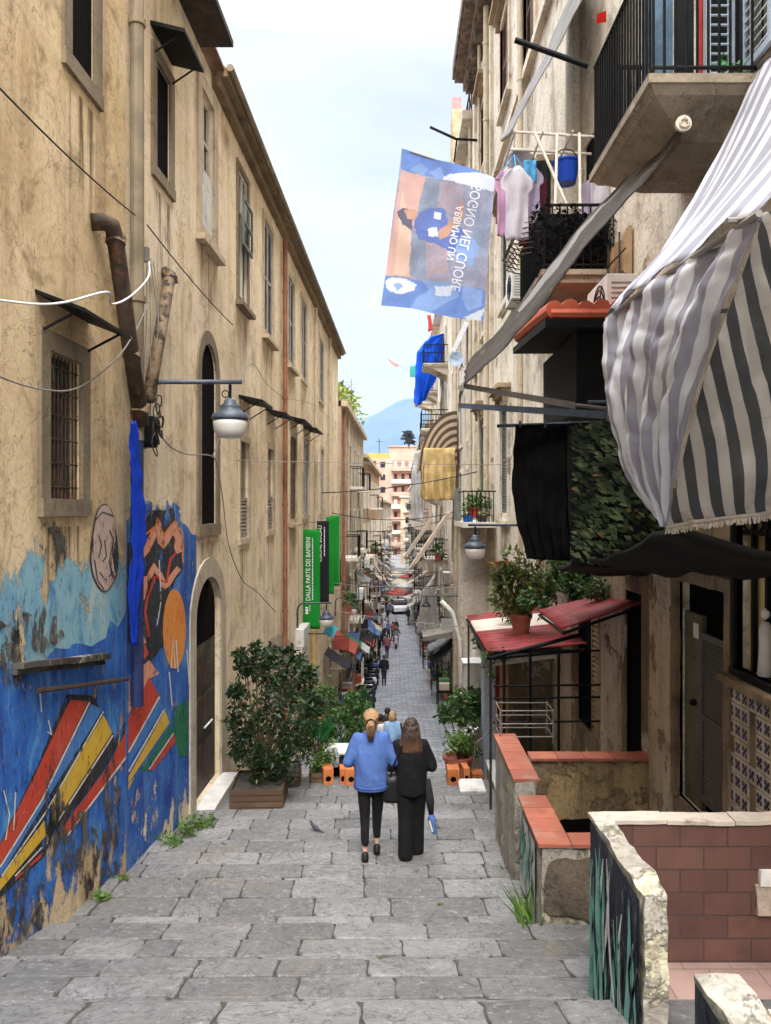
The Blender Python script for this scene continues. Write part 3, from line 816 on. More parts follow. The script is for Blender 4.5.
# ------------------------------------------------------------------ left side: the long cream house
def left_long():
    YE = Ld(338.0)
    t = thing('long_house', 'long cream plastered house with dark tiled eaves, behind the mural house', 'house', (lx(20), 20.0, -6.9))
    HS = {'W3': hole(155, 169, 72, 177), 'W4': hole(200.5, 213, 98, 234), 'W5': hole(237.5, 247, 176, 302), 'W6': hole(263.5, 272, 226, 335),
          'W7': hole(287.5, 293.5, 280, 364), 'W8': hole(301, 306, 302, 379), 'W9': hole(319, 323, 341, 401),
          'AW': hole(200, 215.5, 344, 524, 375), 'L1': hole(239.5, 248, 442, 538), 'L2': hole(267, 272.7, 449, 530), 'L3': hole(289.5, 295.5, 437, 519),
          'L4': hole(303, 308, 440, 515), 'L5': hole(320, 323, 450, 510), 'DR': hole(194.5, 220, 577, 792, 615)}
    mb = MB(); wall(mb, 'L', YA, YE, -13, 6.9, list(HS.values()), depth=0.3)
    mb.quad(P('L', YE, -13), P('L', YE, 6.9), P('L', YE, 6.9, -8), P('L', YE, -13, -8))
    mb.build('wall', M_tanB, t)
    # stone-coloured surrounds differ: the near ones brown, the others pale
    window(t, 'L', *HS['W3'][:4], fw=0.16, style='void', sill=False, depth=0.015)
    window(t, 'L', *HS['W4'][:4], fw=0.22, style='half', depth=0.10, fmat=M_tanC, sill=True)
    window(t, 'L', *HS['W5'][:4], fw=0.12, style='white', sill=True)
    c = MB(); y0, y1, z0, z1, _ = HS['W5']; louvre(c, 'L', y0, y1, z0 + (z1 - z0) * 0.4, z1 - (z1 - z0) * 0.22, 0.12); c.build('raised_shutter', M_shut, t)
    for k, st in (('W6', 'shutw'), ('W7', 'shutw'), ('W8', 'shutw'), ('W9', 'shutw'), ('L2', 'lowlouvre'), ('L4', 'shutw'), ('L5', 'shutw')):
        window(t, 'L', *HS[k][:4], fw=0.14, style=st, fmat=M_tanC, sill=k in ('W6', 'W7'))
    window(t, 'L', *HS['L1'][:4], fw=0.12, style='lowlouvre', fmat=M_tanC)
    window(t, 'L', *HS['L3'][:4], fw=0.14, style='shutb', fmat=M_tanC, sill=True)
    a_ = HS['AW']; window(t, 'L', a_[0], a_[1], a_[2], a_[3], fw=0.2, sp=a_[4], style='void', fmat=M_frame, depth=0.02, label='tall window with a round arched head')
    # hoods over the ground floor windows
    for px0, px1, py, o_ in ((238.5, 250, 397, 0.45), (266, 275, 410.5, 0.45), (289, 297, 417.5, 0.42), (303, 310, 426.5, 0.42)):
        hood(t, 'L', Ld(px0), Ld(px1), zat(py, Ld(px0)), o_, 0.1, M_black, th=0.05)
    hood(t, 'L', Ld(150), Ld(172), zat(24, Ld(150)), 0.42, 0.10, M_black, th=0.05, label='black hood over the upper window')
    # pale band at street level round the door and long pale lower wall
    y0, y1, z0, z1, sp = HS['DR']
    frame_mb('L', y0, y1, z0, z1, 0.30, 0.03, sp, bottom=False).build('door_surround', M_white, t)
    dr = MB(); pbox(dr, 'L', y0 + 0.02, y1 - 0.02, z0, sp - 0.45, -0.14, -0.08)
    d = dr.build('door', plain('old_dark_door', (0.04, 0.028, 0.02), 0.6, 0.4, 4, dirt=(0.12,0.08,0.05)), t, bevel=0.005)
    d['label'] = 'dark brown wooden door under an arch'
    pn = MB(); 
    for ya, yb in ((y0 + 0.12, (y0 + y1) / 2 - 0.06), ((y0 + y1) / 2 + 0.06, y1 - 0.12)):
        for za, zb in ((0.15, 0.75), (0.9, 1.5), (1.62, 1.95)): pbox(pn, 'L', ya, yb, z0 + za, z0 + zb, -0.08, -0.065)
    pn.build('panel', plain('door_panel', (0.055, 0.036, 0.024), 0.6, 0.4, 4), d)
    hd = MB(); hd.bar(P('L', (y0 + y1) / 2 - 0.05, z0 + 1.0, -0.04), P('L', (y0 + y1) / 2 + 0.4, z0 + 1.0, -0.04), 0.018); hd.build('handle', M_marble, d)
    fl = MB(); pbox(fl, 'L', y0, y1, sp - 0.44, z1 + 0.01, -0.12, -0.085); fl.build('fanlight', M_dark, t)
    stp = MB(); pbox(stp, 'L', y0 - 0.15, y1 + 0.1, -5.2, z0 - 0.005, -0.25, 0.28); stp.build('doorstep', M_marble, t, rough=(0.2, 0.012, 3))
    # eaves: tile edge, gutter and soffit
    for ya, yb, zz, mm, oo in ((YA, 11.55, 6.9, M_roof, 0.5), (12.25, YE + 0.1, 6.86, M_soffit, 0.26)):
        mb = MB(); pbox(mb, 'L', ya, yb, zz, zz + 0.09, -0.1, oo); mb.build('eaves', mm, t)
    mb = MB(); pbox(mb, 'L', 12.25, YE + 0.1, 6.70, 6.859, -0.01, 0.13); mb.build('cornice', M_soffit, t)
    mb = MB(); mb.tube([P('L', 12.2, 6.97, 0.30), P('L', YE + 0.1, 6.97, 0.30)], 0.06, 8); mb.build('gutter', M_pipeg, t)
    mb = MB()                                              # tile courses running up the roof
    for k in range(int((YE - YA) / 0.24)):
        y = YA + 0.12 + k * 0.24
        if y < 12.4: continue
        mb.tube([P('L', y, 7.03, 0.24 if y > 12 else 0.46), P('L', y, 8.93, -4.2)], 0.06, 6)
    pbox(mb, 'L', YA, YE + 0.05, 6.955, 6.99, -4.0, 0.2)
    mb.quad(P('L', YA, 7.0, 0.2), P('L', YE, 7.0, 0.2), P('L', YE, 8.9, -4.2), P('L', YA, 8.9, -4.2))
    mb.build('roof', plain('roof_tile', (0.22, 0.12, 0.075), 0.85, 0.4, 3, isl=0.5), t)
    # downpipes
    pipe(t, 'drainpipe', 'L', YA + 0.08, 0.75, 6.9, 0.075, 0.10, M_pipeg, lab='thick grey brown downpipe at the joint of the two houses')
    pipe(t, 'drainpipe', 'L', YA + 0.08, -2.2, 0.74, 0.07, 0.10, plain('painted_pipe', (0.018, 0.03, 0.10), 0.6, 0.5, 5, dirt=(0.02, 0.018, 0.016), dscale=5), lab='lower end of the downpipe, painted dark blue')
    pipe(t, 'drainpipe', 'L', Ld(281), -6.5, 6.6, 0.06, 0.10, M_rust, lab='rust red downpipe')
    pipe(t, 'drainpipe', 'L', Ld(313), -6.5, 6.6, 0.055, 0.10, M_pipec, lab='cream downpipe')
    pipe(t, 'drainpipe', 'L', Ld(327.5), -6.5, 6.6, 0.06, 0.10, M_pipec, lab='cream downpipe')
    # the mural goes on past the pipe as far as the door
    mb = MB(); OZ = 6.9
    blue = paint('mural_blue_far', [(0.014, 0.05, 0.25), (0.03, 0.12, 0.42), (0.10, 0.27, 0.52)], peel=0.37, zfade=(-4.6 + OZ, -3.2 + OZ, 0.16), ztop=(-0.3 + OZ, 0.15 + OZ, 0.12))
    mats = [blue] + MURAL[1:]
    flat(mb, wavy([(125.6, 520), (134, 500), (160, 502), (178, 505), (183, 525), (196, 535)], 2, 5, 5) + wavy([(196, 640), (195, 800), (170, 838), (125.6, 884)], 3, 7, 6), 0, 0.006)
    flat(mb, wavy([(127, 640), (128, 545), (150, 512), (172, 508), (181, 540), (181, 570), (170, 590), (165, 640), (150, 665), (140, 668), (127, 640)], 1.2, 5, 7), 4, 0.008)
    band(mb, c2(wavy([(398, 745), (440, 660), (466, 612), (482, 668), (515, 605), (530, 690)], 4, 4, 8)), 7, 9, 0.011)
    band(mb, c2(wavy([(385, 690), (430, 640), (466, 590), (482, 640), (515, 592), (538, 640), (540, 720)], 4, 4, 18)), 1.6, 8, 0.014)
    band(mb, c2(wavy([(424, 960), (408, 870), (430, 770), (455, 730), (488, 790), (528, 735)], 5, 4, 9)), 5.5, 9, 0.012)
    band(mb, c2(wavy([(438, 940), (425, 870), (445, 785), (460, 760), (485, 770), (520, 690)], 6, 3, 10)), 2.5, 2, 0.013)
    flat(mb, [(173.5 + 11.5 * math.cos(a_), 629 + 40 * math.sin(a_)) for a_ in [2 * math.pi * k / 30 for k in range(30)]], 8, 0.012)
    for ln in [[(170, 668), (172, 636), (174, 668)], [(175, 640), (177, 672)], [(158, 560), (160, 600), (156, 625)], [(186, 650), (189, 700)], [(168, 672), (171, 706)]]: band(mb, ln, 1.1, 5, 0.015)
    flat(mb, c3([(515, 200), (556, 175), (556, 345), (530, 345), (510, 270)]), 7, 0.009)
    A = 0.010; B = 0.013
    flat(mb, c3([(378, 232), (440, 110), (470, 165), (378, 330)]), 2, A); band(mb, c3([(470, 168), (378, 333)]), 1.6, 5, B)
    flat(mb, c3([(474, 172), (482, 200), (378, 372), (378, 335)]), 6, A)
    flat(mb, c3([(487, 210), (500, 245), (378, 425), (378, 405)]), 3, A); band(mb, c3([(484, 206), (378, 390)]), 1.5, 5, B)
    flat(mb, c3([(378, 428), (396, 405), (378, 445)]), 3, A)
    flat(mb, c3([(502, 252), (510, 272), (430, 390), (412, 395)]), 7, A)
    flat(mb, c3([(512, 278), (520, 300), (450, 388), (438, 384)]), 2, A); band(mb, c3([(512, 276), (438, 384)]), 1.2, 5, B)
    flat(mb, c3([(380, 110), (440, 60), (470, 100), (440, 115), (378, 220)]), 9, 0.009)
    flat(mb, c3([(385, 20), (420, 0), (440, 40), (400, 85)]), 2, 0.011)
    mb.build('mural', mats, t)
    wp = MB()                                              # fallen render by the bush
    pts = [(265, 700), (262, 655), (270, 640), (283, 632), (292, 650), (296, 690), (290, 720)]
    flat(wp, wavy(pts + [pts[0]], 1.5, 5, 12), 0, 0.006)
    wp.build('bare_patch', M_white, t)
left_long()

def left_far():
    # the houses beyond, each with windows, balcony slabs and a cornice
    data = [('pale_house', 'pale plaster house with greenery on its roof terrace, third on the left', Ld(338.3), Ld(361.5), 4.85, M_tanC, 5),
            ('low_house', 'weathered ochre house standing fourth on the left side', Ld(361.5), 86, 3.7, plaster('ochre_render', (0.50, 0.37, 0.24), (0.42, 0.30, 0.19), (0.18, 0.12, 0.07)), 6),
            ('end_house', 'grey cream house standing last on the left side', 86, 150, 1.0, plaster('grey_render', (0.5, 0.44, 0.36), (0.42, 0.36, 0.29), (0.2, 0.15, 0.1)), 6)]
    for nm, lab, y0, y1, zt, m, nw in data:
        t = thing(nm, lab, 'house', (lx(y0), y0, zg(y0)))
        hs = []
        for fl in range(5):
            zb = zg((y0 + y1) / 2) + 1.0 + fl * 3.4
            if zb + 2.2 > zt - 0.5: break
            for k in range(nw):
                yc = y0 + (y1 - y0) * (k + 0.5) / nw
                hs.append((yc - 0.55, yc + 0.55, zb, zb + 2.1, None))
        mb = MB(); wall(mb, 'L', y0, y1, -13.2, zt, hs, 0.25, out=0.12 if nm == 'pale_house' else 0.0)
        mb.quad(P('L', y0, -13), P('L', y0, zt, .12), P('L', y0, zt, -7), P('L', y0, -13, -7)); mb.quad(P('L', y1, -13, .1), P('L', y1, zt), P('L', y1, zt, -7), P('L', y1, -13, -7))
        mb.quad(P('L', y0, zt, 0.1), P('L', y1, zt, 0.1), P('L', y1, zt, -7), P('L', y0, zt, -7))
        mb.build('wall', m, t)
        for k, h in enumerate(hs):
            window(t, 'L', *h[:4], fw=0.12, style='void' if k % 3 else 'shutw', fmat=M_cream, proud=0.16)
        mb = MB(); pbox(mb, 'L', y0, y1, zt - 0.25, zt + 0.003, 0.0, 0.4); mb.build('cornice', M_tanC, t)
        for k in range(nw - 1):
            for fl in range(1, 4):
                if (k + fl) % 2: continue
                yc = y0 + (y1 - y0) * (k + 0.5) / nw; zb = zg((y0 + y1) / 2) + 0.95 + fl * 3.4
                if zb > zt - 2: continue
                b = MB(); pbox(b, 'L', yc - 1, yc + 1, zb - 0.15, zb, 0.16, 0.85)
                bo = b.build('balcony', M_cream, t)
                rl = MB()
                rl.tube([P('L', yc - 1, zb + 1, 0.16), P('L', yc - 1, zb + 1, 0.82), P('L', yc + 1, zb + 1, 0.82), P('L', yc + 1, zb + 1, 0.16)], 0.025, 5)
                for q in range(12): y_ = yc - 1 + 2 * q / 11; rl.bar(P('L', y_, zb, 0.82), P('L', y_, zb + 1, 0.82), 0.013, n=4)
                for q in range(4): rl.bar(P('L', yc - 1, zb, 0.2 + q * .18), P('L', yc - 1, zb + 1, 0.2 + q * .18), 0.013, n=4)
                rl.build('railing', M_black, bo)
        if nm == 'pale_house':
            pipe(t, 'drainpipe', 'L', y0 + 0.5, -9.5, 4.5, 0.07, 0.22, M_rust); pipe(t, 'drainpipe', 'L', y0 + 3.2, -9.5, 4.5, 0.06, 0.22, M_pipec)
left_far()
# ------------------------------------------------------------------ right side: the tall near house
def holeR(px0, px1, pt, pb, sp=None, floor=None):
    a0, a1 = Rd(px1), Rd(px0); dm = (a0 + a1) / 2
    return (a0, a1, floor if floor is not None else zat(pb, dm), zat(pt, dm), None if sp is None else zat(sp, dm))
M_rw = plaster('grey_cream_render', (0.74, 0.67, 0.55), (0.62, 0.54, 0.42), (0.26, 0.20, 0.14), patch=(0.40, 0.30, 0.20), pth=(0.60, 0.63), pscale=0.9, streak=0.12, bump=0.5, fine=0.5, soot=0.6)
M_rlow = plaster('dirty_shaded_ochre', (0.31, 0.24, 0.15), (0.19, 0.14, 0.09), (0.045, 0.034, 0.024), patch=(0.55, 0.48, 0.38), pth=(0.58, 0.61), pscale=1.2, streak=0.7, bump=0.6)
M_r2 = plaster('pale_grey_render', (0.62, 0.56, 0.48), (0.5, 0.44, 0.36), (0.22, 0.17, 0.12), patch=(0.36, 0.29, 0.21), pth=(0.58, 0.61), streak=0.2, soot=0.5, fine=0.45)
M_pink = plaster('faded_pink_render', (0.58, 0.43, 0.34), (0.5, 0.38, 0.29), (0.22, 0.16, 0.12), streak=0.5)
M_orangew = plain('faded_orange_wood', (0.50, 0.25, 0.15), 0.7, 0.25, 4)
def right_near():
    t = thing('tall_house', 'tall grey cream house with peeling render and many awnings, on the right', 'house', (RX, 15.0, -5.3))
    FL = -2.87
    H = {'door': (6.58, 7.72, FL, -0.72, None), 'win': (5.55, 6.38, -1.32, 0.1, None)}
    # porch openings further down, seen through the iron frame
    H['p1'] = (Rd(643), Rd(627), -3.2, -1.0, None); H['p2'] = (Rd(603), Rd(579), -3.25, -0.9, None)
    H['p3'] = (Rd(550), Rd(537), -3.6, -1.45, None); H['p4'] = (Rd(513), Rd(504), -5.1, -1.9, None)
    # upper floors
    ups = {}
    for k, (px0, px1, pt, pb) in {'a': (502, 509, 406, 513), 'b': (481, 486, 419, 492), 'c': (502.5, 510, 15, 98), 'd': (483, 487.5, 100, 165), 'e': (526, 536, -60, 60),
                                  'f': (503, 509, 215, 300), 'g': (483, 487.5, 258, 330), 'h': (540, 552, 200, 320)}.items():
        ups[k] = holeR(px0, px1, pt, pb)
    ups['bal'] = (6.2, 7.3, 3.32, 5.6, None)
    ups['bal2'] = (10.4, 11.6, 3.12, 5.4, None)
    H.update(ups)
    mb = MB(); wall(mb, 'R', 1.5, 27.5, -13, 15.2, list(H.values()), 0.3)
    for y in (1.5, 27.5): mb.quad(P('R', y, -13), P('R', y, 15.2), P('R', y, 15.2, -8), P('R', y, -13, -8))
    mb.quad(P('R', 1.5, 15.2), P('R', 27.5, 15.2), P('R', 27.5, 15.2, -8), P('R', 1.5, 15.2, -8))
    mb.build('wall', M_rw, t)
    # plinth storey, dirty and coloured darker for porch shade, a skin over the lower wall with the same openings
    mb = MB(); lowh = [H[k] for k in ('door', 'win', 'p1', 'p2', 'p3')]
    wall(mb, 'R', 1.5, 13.4, -6, 0.2, lowh, 0.05, out=0.02); mb.build('lower_render', M_rlow, t)
    for k, st in (('a', 'shut'), ('b', 'shut'), ('c', 'shuto'), ('d', 'shuto'), ('e', 'shuto'), ('f', 'shut'), ('g', 'shut'), ('h', 'shut')):
        y0, y1, z0, z1, _ = H[k]
        w = window(t, 'R', y0, y1, z0, z1, fw=0.2, proud=0.06, style=st, fmat=M_rw, sill=True)
        mb = MB(); pbox(mb, 'R', y0 - 0.32, y1 + 0.32, z1 + 0.34, z1 + 0.46, 0, 0.34); pbox(mb, 'R', y0 - 0.26, y1 + 0.26, z1 + 0.24, z1 + 0.339, 0, 0.22)
        for yb in (y0 - 0.16, y1 + 0.02): pbox(mb, 'R', yb, yb + 0.14, z1 + 0.02, z1 + 0.239, 0.065, 0.18)
        mb.build('pediment', plaster('brown_stone_pediment', (0.40, 0.31, 0.20), (0.3, 0.23, 0.15), (0.12, 0.09, 0.06)), w, bevel=0.01)
    for k in ('c', 'd', 'e'):
        y0, y1, z0, z1, _ = H[k]
        for ya in (y0 - 0.07, y1): mb = MB(); pbox(mb, 'R', ya, ya + 0.07, z0, z1, -0.1, 0.065); mb.build('jamb', M_orangew, t)
    # pilasters and string courses
    for y in (12.2, 17.7, 22.6, 27.1):
        mb = MB(); pbox(mb, 'R', y - 0.28, y + 0.28, -0.2, 14.4, -0.01, 0.09); mb.build('pilaster', M_rw, t)
    for z in (4.6, 9.2):
        mb = MB(); pbox(mb, 'R', 12.48, 27.5, z, z + 0.16, -0.01, 0.13); mb.build('string_course', M_rw, t)
    # crowning cornice, rotten underneath
    mb = MB(); pbox(mb, 'R', 1.5, 27.6, 15.2, 15.32, -0.2, 0.72); pbox(mb, 'R', 1.5, 27.6, 14.9, 15.199, -0.01, 0.42); pbox(mb, 'R', 1.5, 27.6, 15.321, 15.75, -0.2, 0.80)
    for k in range(26):
        y = 2 + k; pbox(mb, 'R', y, y + 0.22, 14.6, 14.899, -0.01, 0.36)
    mb.build('cornice', plain('rotten_cornice', (0.16, 0.12, 0.09), 0.9, 0.5, 4, bump=0.5, dirt=(0.04, 0.03, 0.025)), t)
    for y, r_ in ((Rd(491.5), 0.085), (Rd(528), 0.06), (Rd(484), 0.05)):
        pipe(t, 'drainpipe', 'R', y, -1.0, 14.8, r_, 0.16, M_pipec)
    # pale jamb pilasters between the ground floor openings
    for a0, a1, z1_ in ((7.86, 8.5, -0.5), (9.62, 10.5, -1.2), (12.3, 13.6, -1.2)):
        mb = MB(); pbox(mb, 'R', a0, a1, -5, z1_, 0.0, 0.05); mb.build('jamb_pilaster', plaster('pale_jamb', (0.60, 0.51, 0.38), (0.46, 0.37, 0.25), (0.16, 0.11, 0.07), patch=(0.3, 0.2, 0.12), pth=(0.57, 0.6), pscale=2.2, bump=0.7), t, rough=(0.15, 0.01, 4))
    # the door with its slatted leaf standing open
    y0, y1, z0, z1, _ = H['door']
    fr = frame_mb('R', y0, y1, z0, z1, 0.12, 0.05, None, bottom=False).build('door_frame', M_rlow, t, rough=(0.15, 0.012, 4))
    bk = MB(); pbox(bk, 'R', y0 - .02, y1 + .02, z0 - .02, z1 + .02, -0.36, -0.10); bk.build('doorway', M_dark, t)
    d = MB(); pbox(d, 'R', y1 - 0.42, y1 - 0.01, z0, z1 - 0.3, -0.099, -0.05)
    do = d.build('door', plain('olive_door', (0.10, 0.095, 0.06), 0.6, 0.3, 4), t)
    kn = MB(); kn.ellipsoid(P('R', y1 - 0.3, z0 + 1.0, -0.02), (0.035, 0.035, 0.035)); kn.build('knob', M_black, do)
    nt = MB(); pbox(nt, 'R', y1 - 0.36, y1 - 0.24, z0 + 1.62, z0 + 1.76, -0.049, -0.044); nt.build('notice', M_marble, do)
    d = MB(); louvre(d, 'R', y0 + 0.02, y1 - 0.44, z0 + 0.12, z1 - 0.45, -0.03, th=0.04, n=34); d.build('slatted_leaf', plain('dark_grey_slats', (0.07, 0.07, 0.072), 0.5, 0.2), t)
    # window with a lace curtain and a wrought frame
    y0, y1, z0, z1, _ = H['win']
    w = frame_mb('R', y0, y1, z0, z1, 0.06, 0.05).build('window', M_black, t)
    c = MB(); pbox(c, 'R', y0, y1, z0, z1, -0.15, -0.08); c.build('curtain', fabric('yellow_lace', (0.60, 0.50, 0.26), 0.2), w)
    c = MB()
    for y in (y0 + 0.18, (y0 + y1) / 2, y1 - 0.18): pbox(c, 'R', y - 0.02, y + 0.02, z0, z1, -0.06, -0.02)
    for z in (z0 + 0.86, z0 + 1.1): pbox(c, 'R', y0, y1, z, z + 0.04, -0.055, -0.025)
    for k in range(5):
        yc = y0 + (y1 - y0) * (k + 0.5) / 5; c.tube([P('R', yc + 0.09 * math.cos(q), z0 + 1.22 + 0.09 * math.sin(q), -0.04) for q in [i * math.pi / 6 for i in range(13)]], 0.012, 5)
    c.build('grille', M_black, w)
    fg = MB(); fg.loft([(P('R', y0 + 0.42, z0 + 0.02, -0.02), 0.06, 0.07), (P('R', y0 + 0.42, z0 + 0.25, -0.02), 0.045, 0.055), (P('R', y0 + 0.42, z0 + 0.38, -0.02), 0.05, 0.06), (P('R', y0 + 0.42, z0 + 0.44, -0.02), 0.025, 0.03)])
    fg.ellipsoid(P('R', y0 + 0.42, z0 + 0.50, -0.02), (0.035, 0.035, 0.045))
    tag(fg.build('statuette', M_marble, smooth=True), 'small white standing statuette behind the window glass', 'statuette')
    # blue and white tiles under that window
    tl = MB(); r_ = random.Random(4)
    for i in range(9):
        for j in range(9):
            ya = 5.4 + i * 0.125; za = -2.75 + j * 0.142
            if i == 5 and 5 <= j <= 7 or r_.random() < 0.06: continue
            pbox(tl, 'R', ya + 0.004, ya + 0.121, za + 0.004, za + 0.138, 0.02, 0.032, 0)
            cc = P('R', ya + 0.0625, za + 0.071, 0.034)
            for q in range(4):
                a_ = math.pi / 4 + q * math.pi / 2
                v = Vector((0, math.cos(a_), math.sin(a_))); n_ = Vector((0, -math.sin(a_), math.cos(a_)))
                tl.poly([cc + v * 0.010, cc + v * 0.034 + n_ * 0.024, cc + v * 0.060, cc + v * 0.034 - n_ * 0.024][::-1], 1)
            tl.poly([cc + Vector((0, 0.02 * math.cos(q * math.pi / 4), 0.02 * math.sin(q * math.pi / 4))) for q in range(8)][::-1], 1)
    tl.build('tile_panel', [plain('cream_tile', (0.52, 0.47, 0.38), 0.35, 0.25, 6, dirt=(0.25, 0.19, 0.12), dth=(0.5, 0.7)), plain('cobalt_glaze', (0.015, 0.022, 0.085), 0.3, 0.4, 8)], t)
    sl = MB(); pbox(sl, 'R', 5.4, 6.52, -1.45, -1.385, 0.02, 0.14); sl.build('sill', M_rlow, t, rough=(0.1, 0.008, 5))
    # porch doors: black panels for the dark rooms, slatted and painted leaves
    for k in ('p1', 'p2', 'p3', 'p4', 'bal', 'bal2'):
        y0, y1, z0, z1, _ = H[k]; b = MB(); pbox(b, 'R', y0 - .02, y1 + .02, z0 - .02, z1 + .02, -0.36, -0.03); b.build('doorway', M_dark, t)
    y0, y1, z0, z1, _ = H['p2']; d = MB(); louvre(d, 'R', y0 + 0.02, y0 + 0.55, z0, z1, 0.02); d.build('shutter', plain('ochre_slats', (0.22, 0.15, 0.08), 0.7, 0.3), t)
    grm = paint('red_scrawl', [(0.30, 0.02, 0.02), (0.42, 0.05, 0.04)], peel=0.46, soft=0.02, pscale=4.0)
    gr = MB(); r_ = random.Random(11)
    for k in range(9):
        y = Rd(578 - 3.0 * k * 0.9); z = -2.2 - 0.12 * r_.random()
        pts = [P('R', y + 0.14 * math.sin(q * 1.7 + k), -3.1 + q * 0.13, 0.026) for q in range(7)]
        for (p0, p1) in zip(pts, pts[1:]): gr.quad(p0, p0 + Vector((0, 0.06, 0)), p1 + Vector((0, 0.06, 0)), p1)
    gr.build('scrawl', grm, t)
    gk = MB()
    for k in range(6):
        y = Rd(622 - 2.6 * k)
        pts = [P('R', y + 0.10 * math.sin(q * 1.3 + k * 2), -2.9 + q * 0.17, 0.026) for q in range(9)]
        for (p0, p1) in zip(pts, pts[1:]): gk.quad(p0, p0 + Vector((0, 0.025, 0)), p1 + Vector((0, 0.025, 0)), p1)
    gk.build('scrawl', paint('black_scrawl', [(0.02, 0.02, 0.02), (0.03, 0.03, 0.03)], peel=0.4, pscale=4), t)
    return t
right_near()

# balcony builder: slab with mouldings, railing of square bars
def balcony(parent, y0, y1, z, x_out, rail=1.0, m=None, bars=0.11, name='balcony', r=0.011, brackets=True, label=None, thick=0.16, dense=True):
    mb = MB()
    pbox(mb, 'R', y0, y1, z - 0.07, z, 0.0, x_out)
    if thick < 0.3: pbox(mb, 'R', y0 + 0.05, y1 - 0.05, z - thick, z - 0.0701, 0.0, x_out - 0.06)
    else:                                                  # coved underside running back to the wall
        for (ia, za), (ib, zb) in (((0.03, 0.0701), (0.07, 0.13)), ((0.07, 0.13), (0.14, 0.16)), ((0.14, 0.16), (0.40, thick))):
            mb.hexa([P('R', y0 + ib, z - zb, 0), P('R', y1 - ib, z - zb, 0), P('R', y1 - ib, z - zb, x_out - ib), P('R', y0 + ib, z - zb, x_out - ib),
                     P('R', y0 + ia, z - za, 0), P('R', y1 - ia, z - za, 0), P('R', y1 - ia, z - za, x_out - ia), P('R', y0 + ia, z - za, x_out - ia)])
    if brackets:
        for y in (y0 + 0.25, y1 - 0.25):
            mb.hexa([P('R', y - 0.1, z - thick - 0.5, 0), P('R', y + 0.1, z - thick - 0.5, 0), P('R', y + 0.1, z - thick - 0.45, 0.1), P('R', y - 0.1, z - thick - 0.45, 0.1),
                     P('R', y - 0.1, z - thick - 0.001, 0), P('R', y + 0.1, z - thick - 0.001, 0), P('R', y + 0.1, z - thick - 0.001, x_out * 0.75), P('R', y - 0.1, z - thick - 0.001, x_out * 0.75)])
    b = mb.build(name, m or M_cream, parent)
    if label: b['label'] = label
    rl = MB()
    e = 0.05
    rl.tube([P('R', y0 + e, z + rail, 0), P('R', y0 + e, z + rail, x_out - e), P('R', y1 - e, z + rail, x_out - e), P('R', y1 - e, z + rail, 0)], r * 2.0, 6)
    rl.tube([P('R', y0 + e, z + 0.07, 0), P('R', y0 + e, z + 0.07, x_out - e), P('R', y1 - e, z + 0.07, x_out - e), P('R', y1 - e, z + 0.07, 0)], r * 1.4, 6)
    n = int((y1 - y0) / bars)
    for k in range(n + 1):
        y = y0 + e + (y1 - y0 - 2 * e) * k / n; rl.bar(P('R', y, z, x_out - e), P('R', y, z + rail, x_out - e), r, n=5)
    n = int(x_out / bars)
    for k in range(n):
        o_ = (x_out - e) * k / n
        for y in (y0 + e, y1 - e): rl.bar(P('R', y, z, o_), P('R', y, z + rail, o_), r, n=5)
    rl.build('railing', M_black, b)
    return b
HOUSE = bpy.data.objects['tall_house']
M_slabc = plaster('cracked_concrete', (0.40, 0.34, 0.26), (0.30, 0.25, 0.18), (0.10, 0.08, 0.055), patch=(0.5, 0.44, 0.36), pth=(0.60, 0.62), pscale=1.6, bump=0.7)
b1 = balcony(HOUSE, 5.92, 7.75, 3.34, 0.90, rail=1.06, m=M_slabc, bars=0.085, r=0.012, brackets=False, label='large balcony with black bars nearest the camera', thick=0.34)
b2 = balcony(HOUSE, 10.0, 12.0, 3.1, 0.95, rail=0.85, m=M_slabc, bars=0.1, brackets=False, label='balcony below the drying rack')
# things on the two near balconies
pn = MB(); y0, y1 = 6.2, 7.3
t_ = HOUSE
d = MB(); louvre(d, 'R', 5.68, 6.18, 3.45, 5.6, 0.08, n=26); d.build('shutter', plain('pale_blue_shutter', (0.42, 0.50, 0.60), 0.5, 0.15), t_)

for lab, x0, x1, y, m_ in (('blue grey glass leaf standing open behind the bars', 2.12, 2.36, 6.55, plain('blue_glass', (0.10, 0.17, 0.24), 0.15, 0.3)), ('black leaf standing open behind the bars', 2.37, 2.52, 6.5, M_black)):
    mb = MB(); mb.box((x0, y, 3.36), (x1, y + 0.04, 5.5)); o_ = mb.build('door_leaf', m_, HOUSE); o_['label'] = lab
mb = MB(); mb.box((2.54, 6.45, 3.345), (2.585, 6.5, 5.5)); mb.build('red_post', plain('red_paint', (0.35, 0.03, 0.02), 0.5, 0.2), HOUSE)
mb = MB()
for k in range(22): mb.rbox((2.69, 6.4, 3.45 + k * 0.08), (0.20, 0.05, 0.012), (R(40), 0, 0))
for x_ in (2.59, 2.79): mb.box((x_ - .02, 6.37, 3.36), (x_ + .02, 6.43, 5.3))
mb.build('shutter', plain('pale_blue_shutter', (0.42, 0.50, 0.60), 0.5, 0.15), HOUSE)
mb = MB(); leaves_ = random.Random(3)
for k in range(60):
    p_ = Vector((2.52 + leaves_.uniform(0, .25), 6.1 + leaves_.uniform(-.05, .05), 3.38 + leaves_.uniform(0, .14))); a_ = Vector((leaves_.gauss(0, 1), leaves_.gauss(0, 1), leaves_.random())).normalized() * .07; b_ = a_.orthogonal().normalized() * .02
    mb.add([p_, p_ + a_ * .5 + b_, p_ + a_, p_ + a_ * .5 - b_], [(0, 1, 2, 3)])
